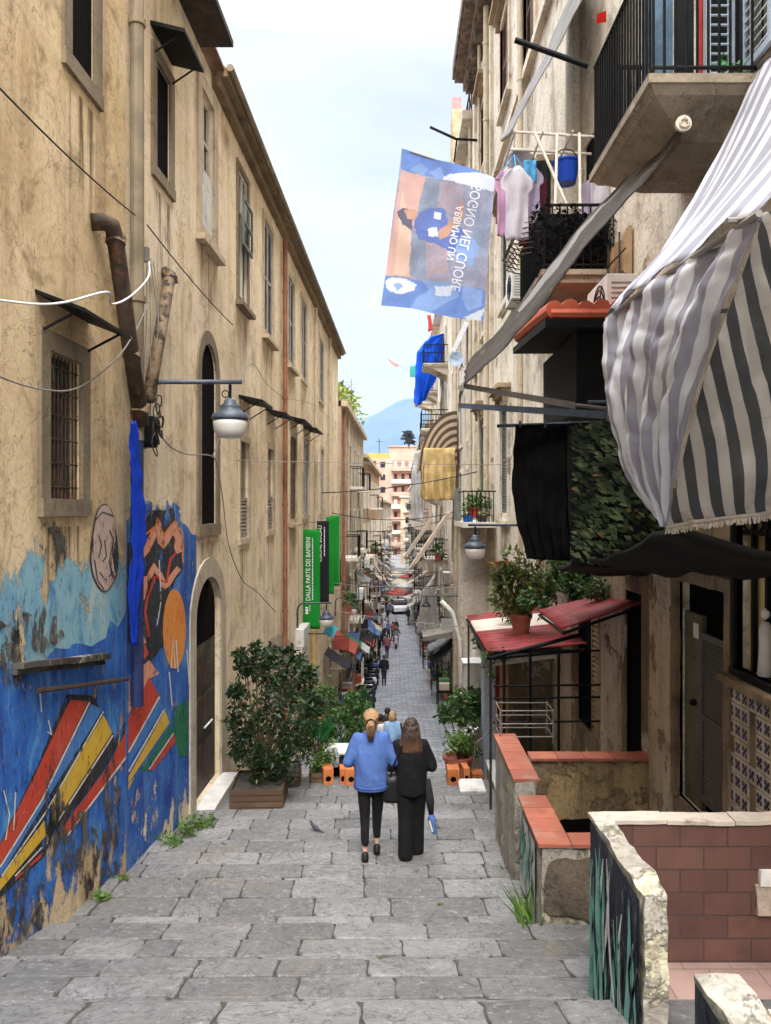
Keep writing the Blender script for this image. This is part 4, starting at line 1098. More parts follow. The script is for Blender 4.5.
tag(mb.build('small_plant', plain('fresh_leaf', (0.06, 0.26, 0.04), 0.5, 0.3)), 'bright green little plant on the floor of the big balcony', 'plant')

# ------------------------------------------------------------------ the houses beyond on the right
def right_far():
    data = [('narrow_house', 'narrow pale grey house with a stone chimney block, second on the right', 27.5, 35.0, 14.2, M_r2, 2, 0.9),
            ('balcony_house', 'cream house hung with yellow and blue cloths, third on the right', 35.0, 60.0, 12.0, M_rw, 5, 1.45),
            ('cream_house', 'cream house with dark balconies, fourth on the right', 60.0, 100.0, 6.8, M_pink, 6, 1.2),
            ('far_corner_house', 'beige house at the far end of the right side', 100.0, 150.0, 3.5, M_r2, 7, 1.0)]
    for nm, lab, y0, y1, zt, m, nw, bo in data:
        t = thing(nm, lab, 'house', (RX, y0, zg(y0)))
        hs = []; gz = zg((y0 + y1) / 2)
        nf = 0
        for fl in range(1, 8):
            zb = gz + 0.6 + fl * 3.5
            if zb + 2.6 > zt: break
            nf = fl
            for k in range(nw):
                yc = y0 + (y1 - y0) * (k + 0.5) / nw; hs.append((yc - 0.6, yc + 0.6, zb, zb + 2.3, None))
        gs = []
        for k in range(nw):
            yc = y0 + (y1 - y0) * (k + 0.5) / nw; gs.append((yc - 1.0, yc + 1.0, zg(yc) + 0.0, zg(yc) + 2.5, zg(yc) + 1.7))
        mb = MB(); wall(mb, 'R', y0, y1, -13.2, zt, hs + gs, 0.3)
        for y in (y0, y1): mb.quad(P('R', y, -13), P('R', y, zt), P('R', y, zt, -7), P('R', y, -13, -7))
        mb.quad(P('R', y0, zt), P('R', y1, zt), P('R', y1, zt, -7), P('R', y0, zt, -7))
        mb.build('wall', m, t)
        for k, h in enumerate(hs): window(t, 'R', *h[:4], fw=0.15, style=('shut', 'void', 'shutb', 'shutw')[(k * 7) % 4], fmat=M_cream, proud=0.05)
        for k, h in enumerate(gs):
            b = MB(); pbox(b, 'R', h[0] - .02, h[1] + .02, h[2] - .02, h[3] + .02, -0.3, -0.24); dd = b.build('door', M_dark if k % 2 else M_wood, t)
            frame_mb('R', h[0], h[1], h[2], h[3], 0.2, 0.06, h[4], bottom=False).build('door_surround', M_r2, t)
        mb = MB(); pbox(mb, 'R', y0, y1 + .01, zt - 0.3, zt + 0.003, -0.01, 0.45); mb.build('cornice', M_r2, t)
        i = 0
        for fl in range(1, nf + 1):
            for k in range(nw):
                i += 1
                if (i * 5 + fl) % 3 == 0 or nm == 'narrow_house': continue
                yc = y0 + (y1 - y0) * (k + 0.5) / nw; zb = gz + 0.58 + fl * 3.5
                if nm == 'balcony_house' and yc < 39 and zb > -4: continue
                balcony(t, yc - 1.1, yc + 1.1, zb, bo * (0.75 + 0.25 * ((i * 3) % 4) / 3), 1.0, M_cream if i % 2 else M_r2, bars=0.17, r=0.014)
        for y in (y0 + 0.4, y1 - 0.5): pipe(t, 'drainpipe', 'R', y, gz + 0.5, zt - 0.4, 0.07, 0.13, M_pipec)
        if nm == 'narrow_house':
            mb = MB(); mb.box((RX - 0.35, 33.4, 14.2), (RX + 1.6, 34.8, 17.3)); mb.build('chimney_block', plain('tuff_blocks', (0.42, 0.32, 0.2), 0.9, 0.4, 3, bump=0.5), t, rough=(0.4, 0.04, 2))
            mb = MB(); mb.box((RX - 0.35, 33.6, 17.32), (RX + 0.05, 33.95, 17.9)); mb.build('chimney_pot', plain('pot_pink', (0.52, 0.2, 0.2), 0.8), t)
            mb = MB()
            for z in (14.7, 15.3): mb.bar((RX - 0.1, 27.6, z), (RX - 0.1, 33.4, z), 0.03)
            for k in range(9): mb.bar((RX - 0.1, 27.7 + k * 0.7, 14.2), (RX - 0.1, 27.7 + k * 0.7, 15.3), 0.025)
            mb.build('roof_railing', M_black, t)
right_far()

# ------------------------------------------------------------------ the far end: apartment block and town
def town():
    t = thing('apartment_block', 'tall pale pink apartment block closing the view at the end of the street', 'building', (-2, 196, -12))
    mp_ = plain('pale_pink_stucco', (0.44, 0.31, 0.245), 0.9, 0.12, 0.6); my = plain('yellow_stucco', (0.46, 0.27, 0.075), 0.9, 0.12, 0.6); mr_ = plain('terracotta_recess', (0.34, 0.17, 0.12), 0.9, 0.25, 1.0)
    mb = MB(); mb.box((-14, 190, -13), (6.0, 202, 12.2)); mb.build('wall', mp_, t)
    mb = MB(); mb.box((-14, 191.5, 12.2), (-1.5, 200, 13.6)); mb.build('yellow_top_storey', my, t)
    mb = MB(); mb.box((-1.5, 191.8, 12.2), (5.0, 200, 15.2)); mb.box((-1.7, 191.5, 15.2), (5.2, 200.2, 15.5)); mb.build('top_storey', mp_, t)
    mb = MB(); mb.bar((-4, 195, 13.6), (-4, 195, 17.5), 0.08); mb.bar((-4.8, 195, 16.8), (-3.2, 195, 16.8), 0.05); mb.build('aerial', M_black, t)
    for fl in range(8):
        z = 9.4 - fl * 3.1
        for x0, x1 in ((-13, -9.2), (-8, -4.6), (-0.6, 4.9)):
            b = MB(); b.box((x0, 189.95, z), (x1, 190.0 - 0.001, z + 2.3)); w = b.build('loggia', mr_, t)
            b = MB(); b.box((x0 - 0.2, 188.9, z - 0.25), (x1 + 0.2, 189.949, z + 0.75)); b.build('balcony', M_cream if fl % 2 else mp_, w)
            g = MB()
            for k in range(3): xx = x0 + (x1 - x0) * (k + 0.2) / 3; g.box((xx, 189.9, z + 0.76), (xx + 0.75, 189.948, z + 2.1))
            g.build('pane', M_glass if (fl + int(x0)) % 3 else M_marble, w)
        b = MB(); b.box((-3.6, 189.93, z + 0.6), (-2.4, 189.99, z + 2.0)); b.build('window', M_glass, t)
    spec = [('orange_house', 'small house with an orange red front right of the apartment block', 3.8, 172, 8, 9.2, plain('orange_stucco', (0.55, 0.24, 0.13), 0.9, 0.2, 0.8)),
            ('beige_house', 'beige block in front of the apartment block, on its right', 1.2, 160, 9, 2.2, M_tanC),
            ('white_house', 'white rendered house below the apartment block, on its left', -9.5, 165, 5, 3.5, M_white),
            ('grey_house', 'dusty grey house at the far right end of the street', 5.5, 152, 9, 6.5, M_r2)]
    for nm, lab, x0, y, w, zt, m in spec:
        o = thing(nm, lab, 'house', (x0 + w / 2, y + 4, -11.6)); 
        mb = MB(); mb.box((x0, y, -13), (x0 + w, y + 8, zt)); mb.build('wall', m, o)
        mb = MB(); mb.box((x0 - 0.3, y - 0.3, zt), (x0 + w + 0.3, y + 8, zt + 0.3)); mb.build('roof', M_cream, o)
        for fl in range(7):
            z = zt - 2.9 - fl * 3.0
            if z < -11: break
            for k in range(max(2, int(w / 2.6))):
                xx = x0 + w * (k + 0.5) / max(2, int(w / 2.6))
                b = MB(); b.box((xx - 0.55, y - 0.06, z), (xx + 0.55, y - 0.001, z + 1.8)); wn_ = b.build('window', M_glass if (fl + k) % 2 else M_shut, o)
                b = MB(); b.box((xx - 0.9, y - 0.6, z - 0.2), (xx + 0.9, y - 0.061, z + 0.5)); b.build('balcony', M_cream, wn_)
    # low town roofs filling the plain under the mountain
    r_ = random.Random(5)
    for k in range(10):
        y = 260 + k * 14 + r_.uniform(0, 10); x = r_.uniform(-0.16, 0.2) * y
        w = r_.uniform(8, 22); h = r_.uniform(8, 16) - 11
        o = thing('town_building', 'far pale block in the town under the mountain', 'building', (x, y, -13), 'town blocks beyond the street')
        mb = MB(); mb.box((x - w / 2, y, -13), (x + w / 2, y + 10, h)); mb.build('wall', (mp_, M_cream, M_tanC, my)[k % 4], o)
        mb = MB(); mb.box((x - w / 2 - 0.3, y - 0.3, h), (x + w / 2 + 0.3, y + 10, h + 0.4)); mb.build('roof', M_cream, o)
town()

# ------------------------------------------------------------------ terraces along the right edge of the ramp
M_ctop = plaster('crumbling_concrete', (0.42, 0.39, 0.33), (0.30, 0.27, 0.22), (0.12, 0.10, 0.08), patch=(0.55, 0.50, 0.36), pth=(0.55, 0.6), pscale=2.5, bump=0.8, fine=0.5)
M_ochre = plaster('peeling_ochre', (0.46, 0.33, 0.16), (0.38, 0.27, 0.14), (0.10, 0.07, 0.045), patch=(0.28, 0.2, 0.12), pth=(0.52, 0.55), pscale=1.7, streak=0.7, bump=0.7, fine=0.4)
M_tuff = plaster('rubble', (0.17, 0.135, 0.10), (0.10, 0.08, 0.06), (0.04, 0.03, 0.022), fine=0.6, bump=1.0)
M_terra = plain('terracotta_cap', (0.40, 0.125, 0.075), 0.7, 0.25, 5, isl=0.25, dirt=(0.30, 0.2, 0.15), dth=(0.55, 0.72))
M_grf = [paint('graffiti_green', [(0.06, 0.24, 0.18), (0.14, 0.36, 0.28), (0.30, 0.48, 0.40)], peel=0.38, pscale=4), paint('graffiti_black', [(0.012, 0.014, 0.02), (0.02, 0.025, 0.04)], peel=0.36, pscale=4),
         paint('graffiti_grey', [(0.45, 0.45, 0.42), (0.55, 0.54, 0.5)], peel=0.42, pscale=4)]
def tile_wall_mat(name, c1, c2, mortar, bw, bh, plane='XZ', msz=0.006):
    t = NT(name)
    mpn = t.n.new('ShaderNodeMapping')
    if plane == 'XZ': mpn.inputs['Rotation'].default_value = (R(-90), 0, 0)
    t.l.new(t.tc.outputs['Object'], mpn.inputs[0])
    b = t.n.new('ShaderNodeTexBrick'); b.offset = 0.5
    b.inputs['Color1'].default_value = lin(c1); b.inputs['Color2'].default_value = lin(c2); b.inputs['Mortar'].default_value = lin(mortar)
    b.inputs['Scale'].default_value = 1; b.inputs['Mortar Size'].default_value = msz; b.inputs['Brick Width'].default_value = bw; b.inputs['Row Height'].default_value = bh
    t.l.new(mpn.outputs[0], b.inputs[0])
    c = t.mix(t.math('MULTIPLY', t.ramp(t.noise(2.2, 7, 0.65), 0.45, 0.7), 0.6), b.outputs[0], tuple(v * 0.55 for v in c2))
    c = t.mix(t.ramp(t.noise(3.1, 9, 0.75), 0.69, 0.71), c, (0.45, 0.38, 0.33))
    t.color(c); t.b.inputs['Roughness'].default_value = 0.5
    t.bump(t.math('SUBTRACT', t.math('MULTIPLY', t.noise(30, 4), 0.3), b.outputs[1]), 0.5, 0.01)
    MATS[name] = t.m
    return t.m
M_browntile = tile_wall_mat('brown_tiles', (0.125, 0.058, 0.044), (0.085, 0.040, 0.032), (0.055, 0.035, 0.028), 0.30, 0.145)
M_floortile = tile_wall_mat('pink_floor_tiles', (0.34, 0.225, 0.19), (0.29, 0.19, 0.165), (0.2, 0.14, 0.12), 0.30, 0.30, 'XY')
def graffiti(mb, y0, y1, x, zb, zt, seed, n=26):
    r_ = random.Random(seed)
    q = lambda y, z, o: Vector((x - o, y, z))
    for k in range(n):
        y = y0 + (y1 - y0) * r_.random(); L = (zt - zb) * r_.uniform(0.25, 0.75); z = zb + (zt - zb - L) * r_.random(); w = r_.uniform(0.02, 0.085)
        sl = r_.uniform(-0.22, 0.18); pts = []
        mi = (0, 1, 0, 2, 0, 1, 0)[k % 7]; o = 0.006 + 0.0012 * (k % 9)
        for s_ in range(7):
            f_ = s_ / 6; yy = min(max(y + sl * f_ + 0.05 * math.sin(f_ * 5 + k), y0), y1 - w); pts.append((yy, z + L * f_))
        for s_, ((ya, za), (yb, zb_)) in enumerate(zip(pts, pts[1:])):
            w0, w1 = w * math.sin(math.pi * (s_ + 0.15) / 6.4) + .004, w * math.sin(math.pi * (s_ + 1.05) / 6.4) + .004
            mb.quad(q(ya, za, o), q(yb, zb_, o), q(yb + w1, zb_, o), q(ya + w0, za, o), mi)
def terraces():
    # first terrace: brown tiled back wall, graffitied parapets, tiled floor
    t = thing('tiled_terrace', 'front terrace with a brown tiled wall and green graffiti on its parapet', 'terrace', (1.95, 4.2, -3.3))
    mb = MB(); mb.box((1.26, 3.9, -4.5), (1.385, 4.93, -1.97)); p1 = mb.build('parapet', M_ctop, t, rough=(0.06, 0.022, 6))
    p1['label'] = 'parapet scrawled with green and black graffiti'
    mb = MB(); mb.quad((1.246, 3.93, -4.3), (1.246, 4.92, -4.3), (1.246, 4.92, -1.99), (1.246, 3.93, -2.0), 1); graffiti(mb, 3.95, 4.9, 1.246, -3.9, -2.02, 5, 60)
    mb.build('graffiti', M_grf, p1)
    mb = MB(); mb.box((1.387, 4.87, -4.0), (2.84, 4.99, -2.0)); b_ = mb.build('tiled_wall', M_browntile, t)
    r_ = random.Random(8); x = 1.25
    cp = MB()
    while x < 2.8:
        w = r_.uniform(0.4, 0.7); cp.rbox((x + w / 2, 4.93, -1.985 + r_.uniform(-0.004, 0.004)), (w - 0.006, 0.15, 0.026), (0, r_.uniform(-0.01, 0.01), r_.uniform(-0.02, 0.02))); x += w
    cp.build('coping', plain('dirty_marble', (0.50, 0.43, 0.36), 0.6, 0.25, 5, dirt=(0.2, 0.16, 0.12), dscale=5, dth=(0.5, 0.68)), b_, rough=(0.08, 0.006, 8))
    ox = MB(); ox.box((2.28, 4.845, -2.57), (2.62, 4.868, -2.38), 0); ox.box((2.30, 4.84, -2.38), (2.56, 4.869, -2.28), 1)
    ox.build('mortar_patch', [plain('mortar_box', (0.36, 0.29, 0.23), 0.9, 0.4, 8, bump=0.5), M_marble], b_, rough=(0.05, 0.012, 9))
    mb = MB(); mb.box((1.387, 1.2, -3.2), (2.849, 4.868, -2.87)); mb.build('floor', M_floortile, t)
    mb = MB(); mb.box((1.27, 1.2, -3.6), (1.45, 3.25, -1.965)); p2 = mb.build('parapet', M_ctop, t, rough=(0.07, 0.016, 6))
    mb = MB(); mb.quad((1.256, 1.3, -3.3), (1.256, 3.23, -3.3), (1.256, 3.23, -1.99), (1.256, 1.3, -1.99), 1); graffiti(mb, 1.5, 3.2, 1.256, -3.0, -2.0, 9, 40); mb.build('graffiti', M_grf, p2)
    mb = MB(); mb.box((1.45, 1.2, -1.985), (1.62, 3.0, -1.95)); mb.build('coping', plain('pink_marble', (0.55, 0.42, 0.36), 0.6, 0.15, 4), p2)
    # second: pit with a terracotta-topped parapet and broken render
    t = thing('walled_pit', 'low walled pit with terracotta coping and broken render, beside the ramp', 'wall', (1.95, 7.1, -3.8))
    mb = MB(); mb.box((1.27, 6.66, -4.6), (1.5, 7.75, -2.93)); w1 = mb.build('side_wall', M_ctop, t, rough=(0.1, 0.018, 4))
    mb = MB(); mb.quad((1.25, 6.9, -3.75), (1.25, 7.7, -3.75), (1.25, 7.7, -3.0), (1.25, 6.9, -3.0), 2); graffiti(mb, 6.95, 7.65, 1.25, -3.7, -3.0, 3, 22); mb.build('graffiti', M_grf, w1)
    mb = MB(); mb.box((1.502, 6.66, -4.6), (2.84, 6.86, -2.93)); w2 = mb.build('front_wall', M_ctop, t, rough=(0.1, 0.018, 4))
    mb = MB(); r2 = random.Random(3); pts = []
    for k in range(36):
        a_ = 2 * math.pi * k / 36; f_ = 1 + 0.35 * noise.noise(Vector((math.cos(a_) * 2, math.sin(a_) * 2, 7.3))); pts.append((1.66 + 0.37 * f_ * math.cos(a_), 6.632, -3.28 + 0.30 * f_ * math.sin(a_)))
    for k in range(36): mb.poly([(1.66, 6.632, -3.28), pts[k], pts[(k + 1) % 36]])
    mb.build('bare_patch', M_tuff, w2)
    cp = MB()
    y = 6.63
    while y < 7.75: cp.box((1.235, y + 0.004, -2.925), (1.52, min(y + 0.27, 7.77), -2.895)); y += 0.275
    x = 1.525
    while x < 2.8: cp.box((x + 0.004, 6.63, -2.925), (x + 0.27, 6.88, -2.895)); x += 0.275
    cp.build('coping', M_terra, t, rough=(0.12, 0.004, 8))
    # third: ochre walled yard in front of the porch
    t = thing('ochre_yard_wall', 'peeling ochre yard wall with a dark hole, topped with terracotta', 'wall', (2.0, 8.7, -4.0))
    mb = MB(); mb.box((1.5, 8.55, -4.9), (2.84, 8.72, -2.80)); w = mb.build('back_wall', M_ochre, t, rough=(0.12, 0.015, 4))
    pts = []
    mb = MB()
    for k in range(30):
        a_ = 2 * math.pi * k / 30; f_ = 1 + 0.3 * noise.noise(Vector((math.cos(a_) * 2, math.sin(a_) * 2, 1.3))); pts.append((2.02 + 0.26 * f_ * math.cos(a_), 8.522, -3.56 + 0.13 * f_ * math.sin(a_)))
    for k in range(30): mb.poly([(2.02, 8.522, -3.56), pts[k], pts[(k + 1) % 30]])
    mb.build('hole', M_dark, w)  # flat black patch standing in for the hole's shade
    cp = MB(); x = 1.5
    while x < 2.8: cp.box((x + .004, 8.51, -2.795), (min(x + 0.3, 2.84), 8.76, -2.765)); x += 0.304
    cp.build('coping', M_terra, t, rough=(0.12, 0.004, 8))
    mb = MB(); mb.box((1.25, 8.0, -4.9), (1.46, 9.6, -2.85)); s_ = mb.build('side_wall', M_ctop, t, rough=(0.1, 0.016, 4))
    cp = MB(); y = 8.0
    while y < 9.6: cp.box((1.23, y + .004, -2.845), (1.50, min(y + 0.3, 9.62), -2.815)); y += 0.304
    cp.build('coping', M_terra, s_, rough=(0.12, 0.004, 8))
    mb = MB(); mb.box((1.46, 9.55, -4.9), (2.84, 9.65, -3.25)); mb.build('rear_wall', M_ctop, t)
    # little metal rack on the yard wall
    t = thing('wire_rack', 'thin grey wire rack standing on the end of the ochre wall', 'rack', (1.6, 9.5, -2.82))
    mb = MB()
    for z in (-2.82, -2.66, -2.5):
        mb.tube([(1.3, 9.9, z), (1.95, 9.9, z), (1.95, 9.5, z), (1.3, 9.5, z), (1.3, 9.9, z)], 0.008, 5)
    for x_, y_ in ((1.3, 9.5), (1.95, 9.5), (1.3, 9.9), (1.95, 9.9)): mb.bar((x_, y_, -2.9), (x_, y_, -2.48), 0.01)
    mb.build('rack_frame', M_wireg, t)
    # marble steps at the foot of the ramp on the right
    t = thing('marble_steps', 'two worn white marble steps at the foot of the ramp', 'steps', (1.75, 13.2, -4.9))
    mb = MB(); mb.rbox((1.28, 12.9, -4.66), (0.42, 0.6, 0.06)); mb.build('step', M_marble, t, rough=(0.15, 0.008, 4))
    mb = MB(); mb.rbox((1.95, 13.1, -4.55), (0.65, 1.5, 0.06), (0, 0, 0)); mb.build('step', M_marble, t, rough=(0.15, 0.008, 4))
    mb = MB(); mb.rbox((1.95, 13.1, -4.8), (0.6, 1.4, 0.42)); mb.rbox((1.28, 12.9, -4.83), (0.36, 0.5, 0.27)); mb.build('base', M_rlow, t)
terraces()
# ------------------------------------------------------------------ cloth helpers
def lerp_curve(c, v):
    k = min(int(v * (len(c) - 1)), len(c) - 2); f_ = v * (len(c) - 1) - k
    return c[k] * (1 - f_) + c[k + 1] * f_
def smooth_curve(c, v):
    c = [Vector(p) for p in c]; n = len(c) - 1
    k = min(int(v * n), n - 1); t_ = v * n - k
    p0, p1, p2, p3 = c[max(k - 1, 0)], c[k], c[k + 1], c[min(k + 2, n)]
    return 0.5 * ((2 * p1) + (p2 - p0) * t_ + (2 * p0 - 5 * p1 + 4 * p2 - p3) * t_ * t_ + (3 * p1 - p0 - 3 * p2 + p3) * t_ ** 3)
def ruled(ca, cb, nu, nv, amp=0.03, sc=2.0, fold=0.0, nfold=6, us=None, mf=None, seed=0.0, nrm=None):
    mb = MB()
    def fn(u, v):
        a_, b_ = smooth_curve(ca, v), smooth_curve(cb, v)
        p = a_ * (1 - u) + b_ * u
        n_ = nrm or Vector((-0.5, -1, 0.2)).normalized()
        w = amp * noise.fractal(p * sc + Vector((seed, seed, 0)), 0.8, 2.0, 4) * 2 * min(1, 4 * min(v + .15, 1))
        w += fold * math.sin(u * nfold * 2 * math.pi + 1.5 * noise.noise(p * 1.5) + seed) * (0.3 + 0.7 * v)
        return p + n_ * w
    return mb.grid(fn, nu, nv, mf, us)
def cloth_thing(name, label, cat, mb, mats, group=None, solid=0.006, smooth=True):
    o = mb.build(name, mats, None, smooth=smooth, solid=solid)
    return tag(o, label, cat, group)
W = lambda X, Y, Z: Vector((X, Y, Z))

# ------------------------------------------------------------------ the big striped awning at the right
def big_awning():
    t = thing('striped_awning', 'huge grey and white striped awning sagging over the right foreground', 'awning', (2.2, 4.4, -0.2))
    la = fabric('awning_white', (0.72, 0.72, 0.76), 0.3, var=0.14, dirt=(0.50, 0.48, 0.47)); lb = fabric('awning_grey', (0.36, 0.36, 0.42), 0.3, var=0.12)
    da = fabric('awning_white_shaded', (0.50, 0.46, 0.42), 0.15, var=0.15, dirt=(0.28, 0.24, 0.2)); db = fabric('awning_grey_shaded', (0.075, 0.078, 0.080), 0.1, var=0.2)
    stripe = lambda i, j: i % 2
    # sloping sheet from the balcony to the front bar
    top = [W(2.82, 6.0, 3.42), W(2.84, 4.8, 3.36), W(2.84, 3.2, 3.36)]
    bar = [W(1.37, 5.02, 1.24), W(1.40, 4.3, 1.24), W(1.48, 3.16, 1.22)]
    def tp(u): return smooth_curve(top, u)
    def br(u): return smooth_curve(bar, u)
    mb = MB(); NS = 20
    def fs(u, v):
        p = tp(u) * (1 - v) + br(u) * v
        p.z -= 0.20 * math.sin(math.pi * v)
        p += Vector((-0.3, -0.2, 0.6)) * (0.05 * noise.fractal(Vector((u * 4, v * 1.5, 1)), 0.8, 2, 4) + 0.03 * math.sin(u * 26 + v * 5) * v)
        return p
    mb.grid(fs, 80, 26, lambda i, j: (i // 4) % 2); mb.build('slope', [la, lb], t, smooth=True, solid=0.004)
    # front valance hanging from the bar, its far corner lifted and rounded
    cv = [(0, 1.24, 0), (0.25, 0.80, -0.03), (0.55, 0.25, 0.04), (0.85, 0.03, 0.12), (1.0, -0.07, 0.16)]
    far = [D(605, 319, 5.02), D(607, 365, 5.0), D(612, 420, 4.95), D(626, 480, 4.85), D(663, 526, 4.60)]
    near = [D(759, 214, 3.18), D(738, 275, 3.35), D(708, 355, 3.65), D(684, 440, 4.05), D(664, 527, 4.55)]
    mb = MB()
    def fv(u, v):
        p = smooth_curve(far, v) * (1 - u) + smooth_curve(near, v) * u
        k = math.sin(math.pi * u) * math.sin(math.pi * min(1, v * 1.0))
        p += Vector((-1, -0.2, 0)) * (0.10 * k + 0.05 * noise.fractal(Vector((u * 3, v * 2.2, 4)), 0.7, 2, 4) - 0.014 * (1 - abs(noise.noise(Vector((u * 2.2 + v * 2, v * 2.2 - u, 7))))) ** 10 - 0.010 * (1 - abs(noise.noise(Vector((u * 3.5 - v * 4, v * 3, 2))))) ** 10 + 0.022 * math.sin(u * 30 + 4 * v) * (1 - 0.4 * v))
        return p
    mb.grid(fv, 108, 60, lambda i, j: (i // 6) % 2); mb.build('valance', [la, lb], t, smooth=True, solid=0.004)
    # near side panel, its shade put into darker copies of the stripe colours
    fr = [p + Vector((0.012, -0.012, 0)) for p in near]
    rg = [D(905, 170, 3.25), D(900, 270, 3.35), D(885, 370, 3.5), D(850, 450, 3.7), D(800, 508, 4.0)]
    mb = MB()
    def fb(u, v):
        p = smooth_curve(fr, v) * (1 - u) + smooth_curve(rg, v) * u
        p += Vector((-0.3, -1, 0.1)) * (0.06 * math.sin(math.pi * u) + 0.045 * noise.fractal(Vector((u * 2.5, v * 2.5, 9)), 0.8, 2, 4) * 1.4)
        return p
    K = 1.15
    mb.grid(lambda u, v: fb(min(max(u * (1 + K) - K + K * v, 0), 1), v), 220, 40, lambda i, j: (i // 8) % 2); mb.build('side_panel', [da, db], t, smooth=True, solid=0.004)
    # frayed bottom hem
    mb = MB(); r_ = random.Random(2)
    for k in range(260):
        u = k / 260; p = fb(u, 1.0); mb.bar(p, p + Vector((r_.uniform(-.01, .01), r_.uniform(-.01, .01), -r_.uniform(0.02, 0.05))), 0.004, n=4)
    mb.tube([fb(k / 40, 0.995) for k in range(41)], 0.014, 6)
    mb.build('fringe', fabric('fringe', (0.45, 0.40, 0.33), 0.1), t)
    mb = MB(); mb.tube([br(k / 10) + Vector((0.012, 0, -0.012)) for k in range(11)], 0.016, 8); mb.build('front_bar', M_wireg, t); mb = MB(); mb.tube([tp(k / 10) for k in range(11)], 0.03, 8)
    mb.build('frame', M_wireg, t)
    for y in (3.3, 4.95): mb = MB(); mb.bar(W(2.84, y + 0.2, 1.35), W(1.42, y, 1.23), 0.014); mb.build('arm', M_wireg, t)
big_awning()

# ------------------------------------------------------------------ the other awnings of the tall house
def edge_awning():
    t = thing('grey_awning', 'long faded grey awning stretched from a scroll bracket under the big balcony', 'awning', (2.2, 7.4, 1.2))
    fa = fabric('faded_awning', (0.075, 0.066, 0.058), 0.15, dirt=(0.18, 0.14, 0.1)); fb_ = fabric('faded_awning_pale', (0.27, 0.26, 0.25), 0.2, dirt=(0.3, 0.26, 0.22))
    na = [D(684, 128, 6.1), D(640, 185, 6.3), D(590, 242, 6.5), D(530, 318, 6.8), D(464, 386, 7.1)]
    fa_ = [D(676, 119, 6.9), D(630, 172, 7.3), D(577, 230, 7.7), D(516, 310, 8.2), D(466, 366, 8.9)]
    ruled(na, fa_, 10, 40, 0.03, 2.5, 0.012, 2, mf=lambda i, j: 1 if i in (6, 7, 8) and j < 30 else 0).build('sheet', [fa, fb_], t, smooth=True, solid=0.012)
    ruled([D(464, 386, 7.1), D(459, 398, 7.08), D(458, 412, 7.05)], [D(466, 366, 8.9), D(463, 376, 8.9), D(461, 386, 8.85)], 16, 8, 0.02, 4, 0.012, 5).build('valance', fa, t, smooth=True, solid=0.008)
    mb = MB(); mb.tube([D(684, 122, 6.05), D(678, 112, 7.3)], 0.055, 10); mb.build('roller', M_wireg, t)
    mb = MB(); c_ = D(684, 123, 6.0)
    mb.lathe(c_, [(0.062, 0), (0.062, 0.03)], 20, axis='Y')
    mb.tube([c_ + Vector((0.036 * math.cos(a_ * .5), -0.012, 0.036 * math.sin(a_ * .5))) for a_ in range(13)], 0.007, 5)
    for q in range(6): mb.ellipsoid(c_ + Vector((0.03 * math.cos(q * 1.047), -0.01, 0.03 * math.sin(q * 1.047))), (0.009, 0.012, 0.009), 6)
    mb.build('scroll_bracket', M_cream, t)
    mb = MB(); mb.tube([D(461, 388, 7.1), D(466, 368, 8.9)], 0.03, 8); mb.build('front_bar', M_wireg, t)
    mb = MB(); mb.hexa([D(461, 383, 7.12), D(461, 388, 7.12), D(575, 409, 8.0), D(575, 402, 8.0)] + [D(461, 383, 7.18), D(461, 388, 7.18), D(575, 409, 8.06), D(575, 402, 8.06)]); mb.bar(D(575, 405, 8.03), P('R', 8.6, zat(408, 8.1), 0), 0.02); mb.build('arm', M_wireg, t)
    mb = MB(); mb.hexa([D(458, 403, 7.1), D(458, 408, 7.1), D(606, 419, 8.0), D(606, 411, 8.0)] + [D(458, 403, 7.16), D(458, 408, 7.16), D(606, 419, 8.06), D(606, 411, 8.06)]); mb.build('arm', M_navy, t)
    # upper awning further up the same house
    t = thing('upper_awning', 'narrow grey awning slanting down beside the laundry rack', 'awning', (1.9, 11.3, 5.2))
    ruled([D(512, 132, 11.0), D(535, 88, 10.8), D(562, 40, 10.6), D(592, -20, 10.4)], [D(502, 140, 13.0), D(526, 92, 12.8), D(551, 42, 12.5), D(577, -20, 12.2)], 12, 24, 0.02, 2, 0.012, 3, mf=lambda i, j: 1 if i % 4 == 1 else 0).build('sheet', [fb_, fabric('awning_mid_grey', (0.33, 0.32, 0.31), 0.2)], t, smooth=True, solid=0.01)
    mb = MB(); mb.tube([D(512, 132, 11.0), D(502, 140, 13.0)], 0.03, 8); mb.build('front_bar', M_wireg, t)
edge_awning()
pole = MB(); pole.tube([D(515, 40, 7.75), D(588, 66, 7.7)], 0.028, 10)
tag(pole.build('flagpole', M_black), 'short black pole sticking out level from the big balcony corner', 'pole')
rg_ = MB(); rg_.poly([D(597, 14, 7.6), D(606, 11, 7.6), D(606, 22, 7.62), D(596, 24, 7.62)])
tag(rg_.build('red_rag', fabric('red_cloth', (0.6, 0.03, 0.02), 0.3), solid=0.006), 'small red rag tied by the big balcony railing', 'cloth')

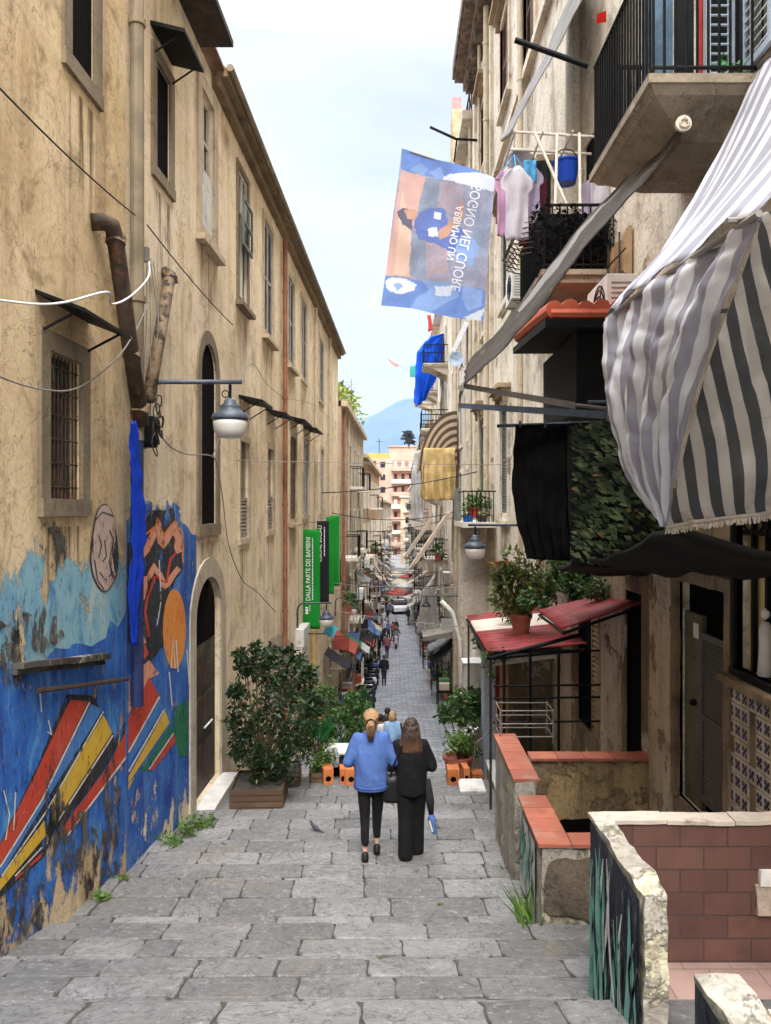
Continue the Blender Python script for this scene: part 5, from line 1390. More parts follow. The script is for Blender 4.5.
# ------------------------------------------------------------------ drying rack and laundry
def garment(name, label, top, w, h, mats, seed, xdir=(1, 0, 0), group=None, sleeves=True, taper=0.0):
    xd = Vector(xdir).normalized(); nrm = Vector((xd.y, -xd.x, 0)); mb = MB(); r_ = random.Random(seed)
    n = 14; m = 18
    def prof(v):
        if sleeves and v < 0.32: return 0.55 + 0.75 * min(1, v / 0.14)
        return 1.0 + taper * v if not sleeves else 0.92 + taper * v
    def fn(u, v):
        s_ = (u - 0.5) * w * prof(v)
        dz = -h * v - (abs(u - 0.5) * 0.25 * w if v < 0.2 else abs(u - .5) * .25 * w * (1 - v))
        o_ = 0.035 * w / 0.4 * math.sin(u * 9 + seed + v * 2) + 0.03 * noise.noise(Vector((u * 3, v * 3, seed)))
        return Vector(top) + xd * s_ + Vector((0, 0, dz + 0.02 * noise.noise(Vector((u * 5, seed, 0))))) + nrm * o_
    mb.grid(fn, n, m)
    o = mb.build(name, mats, None, smooth=True, solid=0.012)
    return tag(o, label, 'laundry', group)
def rack():
    t = thing('drying_rack', 'pale metal drying rack reaching out over the second balcony', 'drying rack', (2.0, 11.0, 4.0))
    mb = MB()
    for y in (10.5, 11.0, 11.5): mb.bar(W(2.8, y, 5.05), W(1.62, y, 5.12), 0.018)
    for x in (1.62, 2.0, 2.4): mb.bar(W(x, 10.4, 5.09), W(x, 11.6, 5.09), 0.014)
    mb.bar(W(1.9, 10.45, 5.08), W(2.3, 10.2, 3.95), 0.02); mb.bar(W(2.2, 10.45, 5.08), W(2.12, 10.2, 3.95), 0.02); mb.bar(W(2.5, 10.45, 5.08), W(2.45, 10.2, 3.95), 0.02)
    mb.build('rack_frame', M_cream, t)
    # blue ring hanger
    t = thing('peg_hanger', 'light blue plastic peg hanger hung from the drying rack', 'hanger', (1.66, 10.9, 4.55))
    mb = MB(); c_ = W(1.68, 10.85, 4.62)
    mb.tube([c_ + Vector((0.26 * math.cos(a_ * math.pi / 8), 0.18 * math.sin(a_ * math.pi / 8), 0)) for a_ in range(17)], 0.022, 6)
    for q in range(4): mb.bar(c_ + Vector((0.26 * math.cos(q * 1.57), 0.18 * math.sin(q * 1.57), 0)), c_ + Vector((0, 0, 0.35)), 0.008)
    for q in range(12): mb.rbox(c_ + Vector((0.26 * math.cos(q * .524), 0.18 * math.sin(q * .524), -0.04)), (0.025, 0.02, 0.10))
    mb.build('ring', plain('sky_blue_plastic', (0.10, 0.36, 0.70), 0.4, 0.1), t)
    pink = fabric('pink_cotton', (0.70, 0.42, 0.60), 0.3); wh = fabric('white_cotton', (0.74, 0.70, 0.76), 0.35); mar = fabric('maroon_cotton', (0.10, 0.02, 0.03), 0.1); gry = fabric('grey_cotton', (0.40, 0.38, 0.40), 0.2); lil = fabric('lilac_cotton', (0.58, 0.50, 0.64), 0.3)
    cyan = fabric('cyan_cotton', (0.12, 0.42, 0.72), 0.3)
    garment('shirt', 'pink shirt hanging from the blue peg hanger', D(505, 170, 10.7), 0.24, 0.92, pink, 1)
    garment('shirt', 'long white shirt hanging in front on the peg hanger', D(517, 166, 10.45), 0.34, 1.0, wh, 2)
    garment('shirt', 'lilac tinted shirt at the right of the peg hanger', D(530, 164, 10.9), 0.30, 0.85, lil, 3)
    garment('towel', 'dark maroon towel hanging behind the pale shirts', D(533, 175, 11.3), 0.4, 1.05, mar, 4, sleeves=False)
    garment('sock', 'bright blue cloth pegged at the end of the hanger', D(530, 160, 10.5), 0.16, 0.32, cyan, 5, sleeves=False)
    garment('shirt', 'grey garment hanging above the peg hanger', D(519, 148, 11.4), 0.34, 0.75, gry, 6)
    garment('trousers', 'dark trousers folded over the rack behind the bucket', D(543, 160, 11.4), 0.22, 1.1, plain('dark_cloth', (0.02, 0.02, 0.022), 0.9), 7, sleeves=False)
    garment('towel', 'pale striped towel pinned under the big balcony', D(600, 178, 10.2), 0.26, 0.55, wh, 8, sleeves=False)
    garment('towel', 'thin pinkish cloth pinned next to the bucket', D(588, 182, 10.6), 0.2, 0.6, lil, 9, sleeves=False)
    # bucket
    t = thing('bucket', 'deep blue plastic bucket hanging on the drying rack', 'bucket', D(566, 184, 10.6))
    b_ = D(566, 184, 10.6); mb = MB(); mb.lathe(b_, [(0.13, 0.0), (0.18, 0.28), (0.195, 0.28), (0.195, 0.305), (0.17, 0.305), (0.12, 0.02)], 24)
    mb.build('tub', plain('blue_plastic', (0.01, 0.055, 0.42), 0.35, 0.1), t, smooth=False)
    mb = MB(); mb.tube([b_ + Vector((0.16 * math.cos(math.pi * k / 8), 0, 0.32 + 0.16 * math.sin(math.pi * k / 8))) for k in range(9)], 0.008, 6); mb.build('handle', M_black, t)
rack()
# the dark hedge net wrapped under the second balcony
def leaves(mb, centers, n, size, seed, m=0, spread=1.0, droop=0.3, aspect=0.45, surf=0.0):
    """folded leaf blades scattered through clumps: centers = [(center, (rx, ry, rz), weight)]"""
    r_ = random.Random(seed); tot = sum(c[2] for c in centers)
    for c, rad, wt in centers:
        c = Vector(c)
        for _ in range(int(n * wt / tot)):
            v = Vector((r_.gauss(0, 1), r_.gauss(0, 1), r_.gauss(0, 1)))
            v = v.normalized() * (r_.random() ** (0.40 if not surf else surf))
            p = c + Vector((v.x * rad[0], v.y * rad[1], v.z * rad[2])) * spread
            ax = Vector((r_.gauss(0, 1), r_.gauss(0, 1), r_.gauss(0, 0.8) - droop)) + v * 0.8
            ax.normalize(); sd = ax.orthogonal().normalized(); sd = Matrix.Rotation(r_.random() * 6.28, 3, ax) @ sd
            up = ax.cross(sd); L = size * r_.choice((r_.uniform(0.4, 0.8), r_.uniform(0.7, 1.2), r_.uniform(1.0, 1.55))); w = L * aspect * r_.uniform(.75, 1.25)
            if noise.noise(p * (0.32 / max(size, .05))) < -0.2: continue
            mb.add([p, p + ax * L * 0.45 + sd * w * 0.5 + up * w * 0.15, p + ax * L, p + ax * L * 0.45 - sd * w * 0.5 + up * w * 0.15], [(0, 1, 2), (0, 2, 3)], m)
    return mb
M_leafd = foliage('dark_leaves', (0.014, 0.034, 0.011), (0.045, 0.085, 0.026), 0.15)
M_leafm = foliage('green_leaves', (0.024, 0.075, 0.016), (0.12, 0.23, 0.05), 0.25)
M_leafl = foliage('light_leaves', (0.05, 0.12, 0.02), (0.18, 0.30, 0.06), 0.25)
M_leafy = foliage('yellow_leaves', (0.12, 0.17, 0.02), (0.34, 0.38, 0.07), 0.25)
M_netblk = plain('black_net', (0.004, 0.0042, 0.004), 0.95, 0.4, 10)
mb = MB(); cs = []
for i in range(5):
    for j in range(3): cs.append((W(1.98 + i * 0.19, 10.1 + j * 0.05, 3.80 - j * 0.24 - 0.03 * i), (0.17, 0.22, 0.22), 1))
leaves(mb, cs, 2600, 0.07, 21)
mb.box((1.95, 10.12, 3.25), (2.8, 10.5, 3.86)); mb.box((2.1, 10.2, 3.05), (2.75, 10.6, 3.3))
tag(mb.build('dark_hedge_screen', M_netblk), 'black shaggy hedge screen wrapped round the second balcony', 'screen')
# window basket beside it
t = thing('wire_basket', 'bulging black wire basket in front of the second balcony', 'basket', (1.7, 11.0, 3.5))
mb = MB()
for k in range(8):
    z = 3.45 + k * 0.07; o_ = 0.18 - 0.03 * abs(k - 2); mb.tube([W(1.86, 10.4, z), W(1.78 - o_, 10.5, z), W(1.74 - o_, 11.2, z), W(1.86, 11.4, z)], 0.008, 5)
for k in range(6):
    y = 10.45 + k * 0.16; mb.tube([W(1.74, y, 3.42), W(1.60, y, 3.6), W(1.72, y, 3.98)], 0.008, 5)
mb.build('wires', M_rust2, t)

# ------------------------------------------------------------------ air conditioners
def ac_unit(label, y, z, side='R', out=0.08, s_=1.0, group=None):
    w, h, dp = 0.78 * s_, 0.56 * s_, 0.30 * s_
    p0 = P(side, y, z, out)
    t = thing('air_conditioner', label, 'air conditioner', p0, group)
    mb = MB(); pbox(mb, side, y, y + w, z, z + h, out, out + dp); body = mb.build('casing', plain('ac_white', (0.60, 0.59, 0.56), 0.5, 0.15, 4, dirt=(0.35, 0.31, 0.26), dth=(0.6, 0.75)), t, bevel=0.012)
    mb = MB(); c_ = P(side, y + w * 0.38, z + h * 0.5, out + dp + 0.004)
    for r_ in (0.07, 0.13, 0.19, 0.235): mb.tube([c_ + Vector((0, r_ * s_ * math.cos(a_ * .524), r_ * s_ * math.sin(a_ * .524))) for a_ in range(13)], 0.008 * s_, 4)
    for q in range(6): mb.bar(c_, c_ + Vector((0, 0.235 * s_ * math.cos(q * 1.047), 0.235 * s_ * math.sin(q * 1.047))), 0.007 * s_, n=4)
    mb.build('fan_grille', M_black, t)
    mb = MB()
    for k in range(9):
        zz = z + h * (0.1 + 0.09 * k); mb.hexa([P(side, y - .004, zz, out + .05), P(side, y + .001, zz, out + .05), P(side, y + .001, zz, out + dp - .05), P(side, y - .004, zz, out + dp - .05)] + [P(side, y - .004, zz + .022, out + .05), P(side, y + .001, zz + .022, out + .05), P(side, y + .001, zz + .022, out + dp - .05), P(side, y - .004, zz + .022, out + dp - .05)])
    mb.build('side_vents', M_wireg, t)
    mb = MB()
    for yy in (y + 0.1, y + w - 0.1): mb = MB(); mb.bar(P(side, yy, z - 0.02, 0), P(side, yy, z - 0.02, out + dp), 0.014); mb.bar(P(side, yy, z - 0.25, 0), P(side, yy, z - 0.03, out + dp * 0.8), 0.012); mb.build('bracket', M_wireg, t)
    return t
AC1 = ac_unit('white air conditioner on the wall below the laundry, left of the hedge screen', 16.0, 4.35, s_=1.1, out=0.1)
ac_unit('white air conditioner half hidden behind the striped awning', 8.75, 2.02, s_=1.15, out=0.1)

# ------------------------------------------------------------------ dark veranda with its red tiled roof
def recess():
    t = thing('dark_recess', 'black box standing in for the shaded veranda under a small red tiled roof, above the hanging cloths', 'recess', (2.4, 9.4, 1.0))
    mb = MB(); mb.box((2.0, 8.5, 1.05), (2.84, 10.4, 1.95)); mb.build('box', plain('recess_shade_black', (0.006, 0.0055, 0.005), 0.9, 0.4, 6), t)  # black box added in place of the recess's shade
    mb = MB()
    for k in range(7):
        x = 1.72 + k * 0.17
        mb.tube([W(x, 8.3, 2.14 + 0.02 * (k % 2)), W(x, 9.1, 2.23), W(x, 10.6, 2.36)], 0.095, 10)
    mb.tube([W(1.68, 8.34, 2.1), W(2.78, 8.34, 2.1)], 0.06, 8)
    mb.build('tiles', plain('bright_terracotta', (0.58, 0.12, 0.055), 0.6, 0.3, 4, isl=0.25), t)
    mb = MB(); mb.hexa([W(1.62, 8.3, 1.95), W(2.84, 8.3, 1.95), W(2.84, 10.6, 2.12), W(1.62, 10.6, 2.12), W(1.62, 8.3, 2.04), W(2.84, 8.3, 2.04), W(2.84, 10.6, 2.2), W(1.62, 10.6, 2.2)])
    mb.build('underside', M_netblk, t)  # coloured black for the shade beneath the tiles
    t = thing('board_panel', 'ochre board panel tied with thin rods, under the big balcony', 'panel', (2.8, 10.2, 2.3))
    mb = MB(); r_ = random.Random(6)
    for k in range(9):
        y = 9.2 + k * 0.16; pbox(mb, 'R', y, y + 0.15, 2.3, 3.35 + r_.uniform(-.04, .04), 0.02, 0.05 + r_.uniform(0, .01))
    mb.build('boards', plain('ochre_boards', (0.46, 0.30, 0.16), 0.8, 0.35, 4, isl=0.35, dirt=(0.2, 0.12, 0.07)), t)
    mb = MB()
    for z in (2.5, 2.8, 3.1): mb.bar(P('R', 9.2, z, 0.1), P('R', 10.7, z + 0.03, 0.1), 0.012)
    for y in (9.5, 10.0, 10.5): mb.bar(P('R', y, 2.3, 0.085), P('R', y, 3.4, 0.085), 0.012)
    mb.bar(P('R', 9.0, 2.75, 0.2), P('R', 11.0, 2.5, 0.25), 0.03)
    mb.build('rods', M_rust2, t)
recess()

# ------------------------------------------------------------------ hanging cloths by the porch
def hangings():
    t = thing('clothes_line', 'dark steel clothes rail the black and leafy cloths hang on', 'rail', D(570, 424, 8.0))
    mb = MB(); mb.bar(D(497, 426, 8.05), D(668, 420, 8.0), 0.018); mb.bar(D(608, 398, 8.0), D(608, 424, 8.0), 0.022); mb.bar(D(588, 402, 8.02), D(640, 402, 8.02), 0.018)
    for px in (520, 545, 570, 600, 632): mb.rbox(D(px, 424, 7.98), (0.02, 0.03, 0.07))
    mb.build('bars', M_navy, t)
    blk = fabric('black_sheet', (0.004, 0.0038, 0.004), 0.0, var=0.3)
    mb = ruled([D(516, 426, 8.0), D(514, 480, 7.97), D(517, 515, 8.0), D(528, 559, 8.02)], [D(572, 424, 8.0), D(574, 480, 8.03), D(573, 520, 8.0), D(570, 560, 8.0)], 40, 24, 0.05, 2.2, 0.03, 5)
    cloth_thing('black_cloth', 'plain black cloth hanging left of the leafy screen', 'cloth', mb, blk)
    t = thing('leafy_screen', 'camouflage green leafy screen hanging from the rail', 'screen', D(610, 560, 8.0))
    mb = ruled([D(568, 424, 7.99), D(567, 480, 7.96), D(570, 520, 7.98), D(572, 566, 8.0)], [D(662, 418, 7.95), D(664, 480, 7.95), D(664, 530, 7.97), D(662, 570, 7.98)], 40, 24, 0.04, 2.0, 0.03, 4, seed=2)
    mb.build('backing', M_netblk, t, smooth=True, solid=0.01)
    mb = MB(); r_ = random.Random(14)
    for k in range(950):
        px, py = r_.uniform(569, 656), r_.uniform(420, 562)
        p = D(px, py, 7.93 + r_.uniform(-0.05, 0.02)); ax = Vector((0.85, r_.uniform(-.4, .1), -0.55 + r_.uniform(-.45, .45))).normalized()
        up = Vector((0.3, 0, 0.9)); up = (up - ax * up.dot(ax)).normalized(); L = r_.uniform(0.05, 0.12); w = L * r_.uniform(.22, .4)
        mb.add([p, p + ax * L * .5 + up * w + Vector((0, -.015, 0)), p + ax * L, p + ax * L * .5 - up * w * .3], [(0, 1, 2, 3)])
    mb.build('leaves', foliage('camo_leaves', (0.012, 0.026, 0.009), (0.15, 0.20, 0.085), 0.1), t)
    # dark net canopy over the door terrace, far end lengthened to shade the porch
    mb = ruled([D(672, 528, 5.2), D(640, 540, 6.2), D(594, 558, 7.7), D(556, 567, 9.4)], [W(2.83, 5.0, -0.38), W(2.83, 6.2, -0.5), W(2.83, 7.7, -0.62), W(2.83, 9.5, -0.78)], 12, 20, 0.03, 1.5, nrm=Vector((0, 0, 1)))
    cloth_thing('dark_canopy', 'black net canopy over the dark door, below the striped awning', 'canopy', mb, M_netblk, solid=0.05)
hangings()

# ------------------------------------------------------------------ porch: red corrugated roofs on an iron frame
def corrugated(mb, a, b, c, d, n, amp, m=0):   # a-b across the waves at the near end, d-c at the far end
    a, b, c, d = map(Vector, (a, b, c, d)); N = n * 8
    nrm = (b - a).cross(d - a).normalized()
    if nrm.z < 0: nrm = -nrm
    mb.grid(lambda u, v: (a * (1 - u) + b * u) * (1 - v) + (d * (1 - u) + c * u) * v + nrm * amp * math.sin(u * n * 2 * math.pi), N, 4)
def porch():
    redm = plain('red_corrugated', (0.27, 0.034, 0.032), 0.65, 0.4, 2.5, isl=0, dirt=(0.15, 0.06, 0.045), dscale=2, dth=(0.5, 0.7)); gm = plain('cream_corrugated', (0.62, 0.52, 0.42), 0.6, 0.2, 3)
    t = thing('red_porch_roof', 'upper red corrugated roof sheet over the porch', 'porch roof', (2.4, 9.9, -1.4))
    mb = MB(); corrugated(mb, W(1.93, 8.9, -1.40), W(2.05, 11.0, -1.47), W(2.84, 11.0, -1.28), W(2.86, 8.9, -1.10), 14, 0.018); mb.build('sheet', redm, t, smooth=True, solid=0.012)
    mb = MB()
    for p, q in ((W(1.95, 8.92, -1.45), W(2.82, 8.92, -1.15)), (W(2.05, 10.95, -1.52), W(2.82, 10.95, -1.33)), (W(1.95, 8.92, -1.45), W(2.05, 10.95, -1.52))): mb.bar(p, q, 0.02)
    mb.build('frame', M_black, t)
    t = thing('low_porch_roof', 'lower red and cream corrugated roof with potted trees on it', 'porch roof', (2.0, 13.0, -2.3))
    mb = MB(); corrugated(mb, W(1.37, 11.4, -2.14), W(1.42, 15.2, -2.12), W(2.84, 15.2, -1.95), W(2.84, 11.4, -2.02), 16, 0.022)
    mb.mi = [1 if (i // 4) // 20 in (3, 4) else 0 for i in range(len(mb.f))]
    mb.build('sheet', [redm, gm], t, smooth=True, solid=0.012)
    mb = MB(); mb.bar(W(1.38, 11.4, -2.22), W(2.8, 11.4, -2.10), 0.03); mb.bar(W(1.38, 11.4, -2.22), W(1.42, 15.2, -2.2), 0.03)
    mb.build('frame', M_black, t)
    for x, y in ((1.42, 11.45), (1.44, 15.1)):
        mb = MB(); mb.bar(W(x, y, -2.2), W(x, y, zg(y) - 0.1), 0.02); mb.build('post', M_rust2, t)
    # grille fence of the porch
    t = thing('porch_grille', 'dark iron grille frame round the porch', 'grille', (1.9, 10.2, -3.3))
    mb = MB()
    xs = [1.55, 1.85, 2.15, 2.45]
    for x in (1.5, 1.86, 2.25): mb.bar(W(x, 10.6, -1.95), W(x, 10.6, -3.6), 0.02)
    for z in (-1.98, -2.45, -2.62, -2.95): mb.bar(W(1.35, 10.6, z), W(2.84, 10.6, z + 0.02), 0.016)
    mb.bar(W(1.36, 10.6, -2.05), W(2.6, 10.55, -1.72), 0.03)
    mb.build('bars', M_black, t)
    mb = MB(); mb.hexa([W(1.5, 11.7, -2.40), W(1.5, 11.7, -2.32), W(2.6, 11.7, -2.18), W(2.6, 11.7, -2.26), W(1.5, 12.3, -2.40), W(1.5, 12.3, -2.32), W(2.6, 12.3, -2.18), W(2.6, 12.3, -2.26)])
    tag(mb.build('plank', M_cream), 'pale plank lying slanted across the porch frame', 'plank')
    # painted end pier of the porch
    t = thing('painted_pier', 'narrow pier painted pale blue and dark red, at the porch corner', 'pier', (1.9, 14.2, -5.1))
    mb = MB(); mb.box((1.62, 14.0, -5.6), (1.82, 14.5, -2.3)); mb.build('blue_face', plaster('pale_blue_paint', (0.42, 0.47, 0.56), (0.33, 0.37, 0.45), (0.2, 0.19, 0.2), streak=0.5), t, rough=(0.2, 0.012, 3))
    mb = MB(); mb.box((1.822, 14.02, -5.6), (1.90, 14.45, -2.3)); mb.build('red_edge', plain('dark_red_paint', (0.16, 0.012, 0.018), 0.6, 0.3), t)
    mb = MB(); mb.box((1.902, 14.0, -5.6), (2.06, 14.4, -2.35)); mb.build('wooden_jamb', plain('orange_wood', (0.42, 0.23, 0.09), 0.7, 0.3, 3), t)
    mb = MB(); mb.box((2.062, 14.1, -5.6), (2.84, 14.4, -2.3)); mb.build('inner_wall', M_rlow, t)
    mb = MB(); mb.bar(W(1.45, 13.9, -4.25), W(2.1, 13.6, -3.6), 0.015); mb.bar(W(1.45, 13.9, -4.25), W(1.4, 13.95, -4.8), 0.015)
    tag(mb.build('handrail', M_wireg), 'thin grey handrail slanting up to the porch corner', 'handrail')
    t = thing('meter_box', 'white meter box with a peaked top on the wall behind the potted shrub', 'box', (1.5, 15.0, -3.6))
    mb = MB(); mb.box((1.38, 15.2, -3.75), (1.78, 15.6, -3.05)); mb.add([W(1.34, 15.15, -3.05), W(1.82, 15.15, -3.05), W(1.82, 15.65, -3.05), W(1.34, 15.65, -3.05), W(1.6, 15.4, -2.98)], [(0, 1, 4), (1, 2, 4), (2, 3, 4), (3, 0, 4)]); mb.build('casing', M_marble, t)
    mb = MB(); mb.box((1.3, 15.2, -6), (1.85, 15.7, -3.751)); mb.build('base_wall', M_r2, t)
porch()

# ------------------------------------------------------------------ pier with the flower balcony, pipes
def pier():
    t = thing('pier', 'tall grey concrete pier carrying a small flower balcony', 'pier', (2.3, 24, -7.4))
    mb = MB(); mb.box((2.0, 23.6, -8), (2.848, 24.6, -0.55)); mb.build('shaft', M_r2, t, rough=(0.4, 0.02, 1.5))
    mb = MB(); mb.box((1.9, 21.6, -0.55), (2.848, 24.8, -0.40)); b_ = mb.build('balcony', M_cream, t)
    mb = MB(); mb.box((1.9, 23.4, -0.395), (2.0, 24.8, 0.62)); mb.build('side_screen', plain('grey_green_sheet', (0.16, 0.18, 0.17), 0.7), b_)
    mb = MB()
    for k in range(8): mb.bar(W(1.93 + k * 0.12, 21.65, -0.4), W(1.93 + k * 0.12, 21.65, 0.45), 0.012)
    mb.bar(W(1.9, 21.65, 0.47), W(2.84, 21.65, 0.47), 0.02); mb.bar(W(1.93, 21.65, 0.47), W(1.93, 23.4, 0.47), 0.02); mb.build('railing', M_black, b_)
    t = thing('white_downpipe', 'thick grey white drain pipe running down the concrete pier', 'pipe', (1.95, 23.4, -7.4))
    mb = MB(); mb.tube([D(441, 601, 23.5), D(452, 612, 23.5), D(460, 640, 23.5), D(461, 735, 23.5)], 0.07, 8); mb.build('pipe', M_marble, t, smooth=True)
    mb = MB(); mb.tube([D(474, 640, 22.4), D(474, 680, 22.4)], 0.08, 8)
    tag(mb.build('short_pipe', M_marble), 'short white pipe on the wall right of the pier', 'pipe')
    # pots on that balcony
    for k, (px, py, lab, mm) in enumerate([(468, 517, 'blue crate with plants on the flower balcony', (0.02, 0.10, 0.42)), (474, 509, 'red flower pot on the flower balcony', (0.42, 0.04, 0.04)), (482, 517, 'dark pot on the flower balcony', (0.05, 0.05, 0.06))]):
        p = D(px, py, 22.2); o = thing('flower_pot', lab, 'pot', p)
        q = MB(); q.lathe(p + Vector((0, 0, -0.25)), [(0.11, 0), (0.15, 0.26), (0.17, 0.26), (0.17, 0.3), (0.12, 0.3)], 12); q.build('pot', plain('pot_%d' % k, mm, 0.6, 0.2), o)
        q = MB(); leaves(q, [(p + Vector((0, 0, 0.22)), (0.22, 0.22, 0.26), 1), (p + Vector((0.15, 0, 0.4)), (0.14, 0.14, 0.2), .5)], 240, 0.11, 40 + k); q.build('foliage', (M_leafl, M_leafm, M_leafm)[k], o)
pier()
# ------------------------------------------------------------------ street lamps
M_bowl = plain('milky_glass', (0.62, 0.60, 0.56), 0.25, 0.1, 3, spec=0.5)
def lamp(label, side, y, z, reach, s_=1.0, dirx=None, wallout=0.0, drop=0.42):
    sg = 1 if side == 'L' else -1
    b = P(side, y, z, 0.03 + wallout); t = thing('street_lamp', label, 'street lamp', b)
    ex = Vector((sg, 0, 0)); up = Vector((0, 0, 1))
    mb = MB(); path = [b - up * 0.78, b - up * 0.2] + [b + ex * 0.2 * (1 - math.cos(a_ * math.pi / 12)) - up * 0.2 * (1 - math.sin(a_ * math.pi / 12)) for a_ in range(1, 7)] + [b + ex * reach]
    mb.tube(path, 0.026 * s_, 10); 
    for q in (0.3, 0.6): mb.rbox(b - up * q - ex * 0.02, (0.06, 0.10, 0.05))
    mb.build('arm', M_navy, t, smooth=True)
    c = b + ex * (reach - 0.14) - up * 0.03
    mb = MB(); mb.bar(c, c - up * 0.17, 0.02); mb.tube([c - up * 0.11 + ex * (-0.055 + 0.04 * math.cos(a_ * .524)) + up * 0.04 * math.sin(a_ * .524) for a_ in range(13)], 0.007, 5); mb.build('hook', M_black, t)
    mb = MB(); q = c - up * (drop)
    mb.lathe(q, [(0.205 * s_, 0), (0.215 * s_, 0.03), (0.20 * s_, 0.075), (0.13 * s_, 0.11), (0.115 * s_, 0.15), (0.12 * s_, 0.165), (0.075 * s_, 0.20), (0.07 * s_, 0.235), (0.03 * s_, 0.26)], 28); mb.build('cap', M_navy, t, smooth=True)
    mb = MB(); mb.lathe(q - up * 0.205 * s_, [(0.11 * s_, 0), (0.155 * s_, 0.02), (0.185 * s_, 0.08), (0.195 * s_, 0.15), (0.197 * s_, 0.2)], 28); mb.build('bowl', M_bowl, t, smooth=True)
    return t
lamp('street lamp with a milky bowl on a long arm, by the mural', 'L', Ld(142), zat(382, Ld(142)), 1.14)
lamp('street lamp below the green banners on the left wall', 'L', Ld(296.5), zat(603, Ld(296.5)), 0.95)
lamp('street lamp by the flower balcony on the right', 'R', 15.0, zat(525, 15.0), 1.40)
lamp('small street lamp hanging at the concrete pier, lower on the right', 'R', 33.0, zat(596, 33.0), 1.62)
lamp('distant street lamp further down the left row', 'L', 33.0, zat(598, 33), 0.95)

# ------------------------------------------------------------------ pipes, cables and the blue rag on the left wall
def sag(a, b, s_, n=14):
    a, b = Vector(a), Vector(b); return [a * (1 - k / n) + b * (k / n) - Vector((0, 0, s_ * 4 * (k / n) * (1 - k / n))) for k in range(n + 1)]
def cable(label, pts, r, m, name='cable'):
    if len(pts) < 13: pts = [smooth_curve(pts, k / 48) for k in range(49)]
    mb = MB(); mb.tube(pts, r, 6); return tag(mb.build(name, m, smooth=True), label, 'cable')
def left_fittings():
    t = thing('rusty_pipe', 'fat dark rusty pipe with an elbow, leaning on the mural house wall', 'pipe', Lp(128, 420))
    mb = MB(); mb.tube([Lp(90, 222, 0.02), Lp(93, 222, 0.10), Lp(97, 226, 0.15), Lp(100, 236, 0.15), Lp(112, 320, 0.15), Lp(128, 425, 0.15)], 0.085, 12); mb.build('tube', M_rust2, t, smooth=True)
    for px, py in ((101, 240), (118, 354), (126, 410)):
        mb = MB(); p = Lp(px, py, 0.15); mb.tube([p - Vector((0, 0.012, 0.04)), p + Vector((0, 0.012, 0.04))], 0.10, 12); mb.build('collar', M_rust3, t)
    t = thing('mottled_pipe', 'short mottled rusty pipe slanting beside the downpipe, open top', 'pipe', Lp(142, 400))
    mb = MB(); mb.tube([Lp(163, 272, 0.03), Lp(161, 276, 0.12), Lp(158, 284, 0.13), Lp(148, 340, 0.13), Lp(137, 400, 0.13)], 0.075, 12); mb.build('tube', M_rust3, t, smooth=True)
    mb = MB(); p = Lp(160, 280, 0.13); mb.tube([p - Vector((0, -.01, 0.04)), p + Vector((0, -.01, 0.05))], 0.09, 12); mb.build('collar', M_rust2, t)
    t = thing('junction_box', 'black cable junction box clamped to the downpipe', 'junction box', Lp(139, 440, 0.1))
    mb = MB(); mb.rbox(Lp(138, 432, 0.14), (0.14, 0.16, 0.36)); mb.build('box', M_black, t, bevel=0.02)
    mb = MB(); r_ = random.Random(3)
    for k in range(7):
        c_ = Lp(139 + r_.uniform(-3, 3), 428 + r_.uniform(-25, 25), 0.22); mb.tube([c_ + Vector((0.02 * math.sin(a_), 0.07 * math.cos(a_ * .6), 0.13 * math.sin(a_ * .6))) for a_ in range(11)], 0.008, 5)
    mb.build('cable_coil', M_wire, t)
    mb = MB(); mb.tube([Lp(141, 248, 0.06), Lp(141, 262, 0.06)], 0.04, 8); tag(mb.build('insulator', M_wireg), 'grey insulator bracket on the wall above the cables', 'insulator')
    for k, (x0, x1) in enumerate(((139, 133), (141, 140), (143, 147), (146, 139))):
        cable(['thin grey cable hanging nearest the downpipe', 'thin grey cable hanging straight below the insulator', 'thin pale cable bulging out towards the lamp', 'thin cable crossing the others behind the lamp arm'][k], [Lp(x0 - 1, 262, 0.1), Lp(x0 + (3 if k == 2 else -1), 320, 0.1 + .02 * k), Lp(x1 + (4 if k == 3 else 0), 370, 0.12), Lp(x1, 420, 0.12)], 0.007, M_wireg)
    cable('white cable swooping across the mural house by the window hood', [Lp(-60, 296, 0.2), Lp(0, 304, 0.25), Lp(30, 302, 0.3), Lp(60, 292, 0.42), Lp(80, 304, 0.3), Lp(105, 297, 0.25), Lp(128, 278, 0.22), Lp(136, 262, 0.15)], 0.010, M_wirew)
    cable('thin grey cable drooping in front of the barred window', [Lp(-60, 360, 0.15), Lp(0, 384, 0.15), Lp(40, 391, 0.2), Lp(70, 380, 0.2), Lp(100, 355, 0.2), Lp(120, 325, 0.2), Lp(132, 300, 0.2)], 0.008, M_wireg)
    cable('taut thin cable slanting down the upper wall to the downpipe', sag(Lp(-80, 20, 0.1), Lp(121, 215, 0.15), 0.06), 0.008, M_wire)
    cable('taut thin cable slanting down the wall beyond the downpipe', sag(Lp(134, 225, 0.15), Lp(227, 325, 0.1), 0.05), 0.008, M_wire)
    cable('cable looping from the lamp along the wall to the door arch', [Lp(146, 420, 0.1), Lp(160, 443, 0.08), Lp(180, 454, 0.08), Lp(205, 456, 0.1), Lp(213, 470, 0.08), Lp(218, 500, 0.08), Lp(224, 545, 0.08), Lp(238, 580, 0.08), Lp(253, 592, 0.08), Lp(272, 612, 0.08)], 0.010, M_wireg)
    cable('cable strung along the wall between small insulators', [Lp(205, 456, 0.12), Lp(240, 366, 0.15), Lp(262, 385, 0.12), Lp(282, 398, 0.1), Lp(310, 405, 0.1), Lp(335, 425, 0.1)], 0.007, M_wireg)
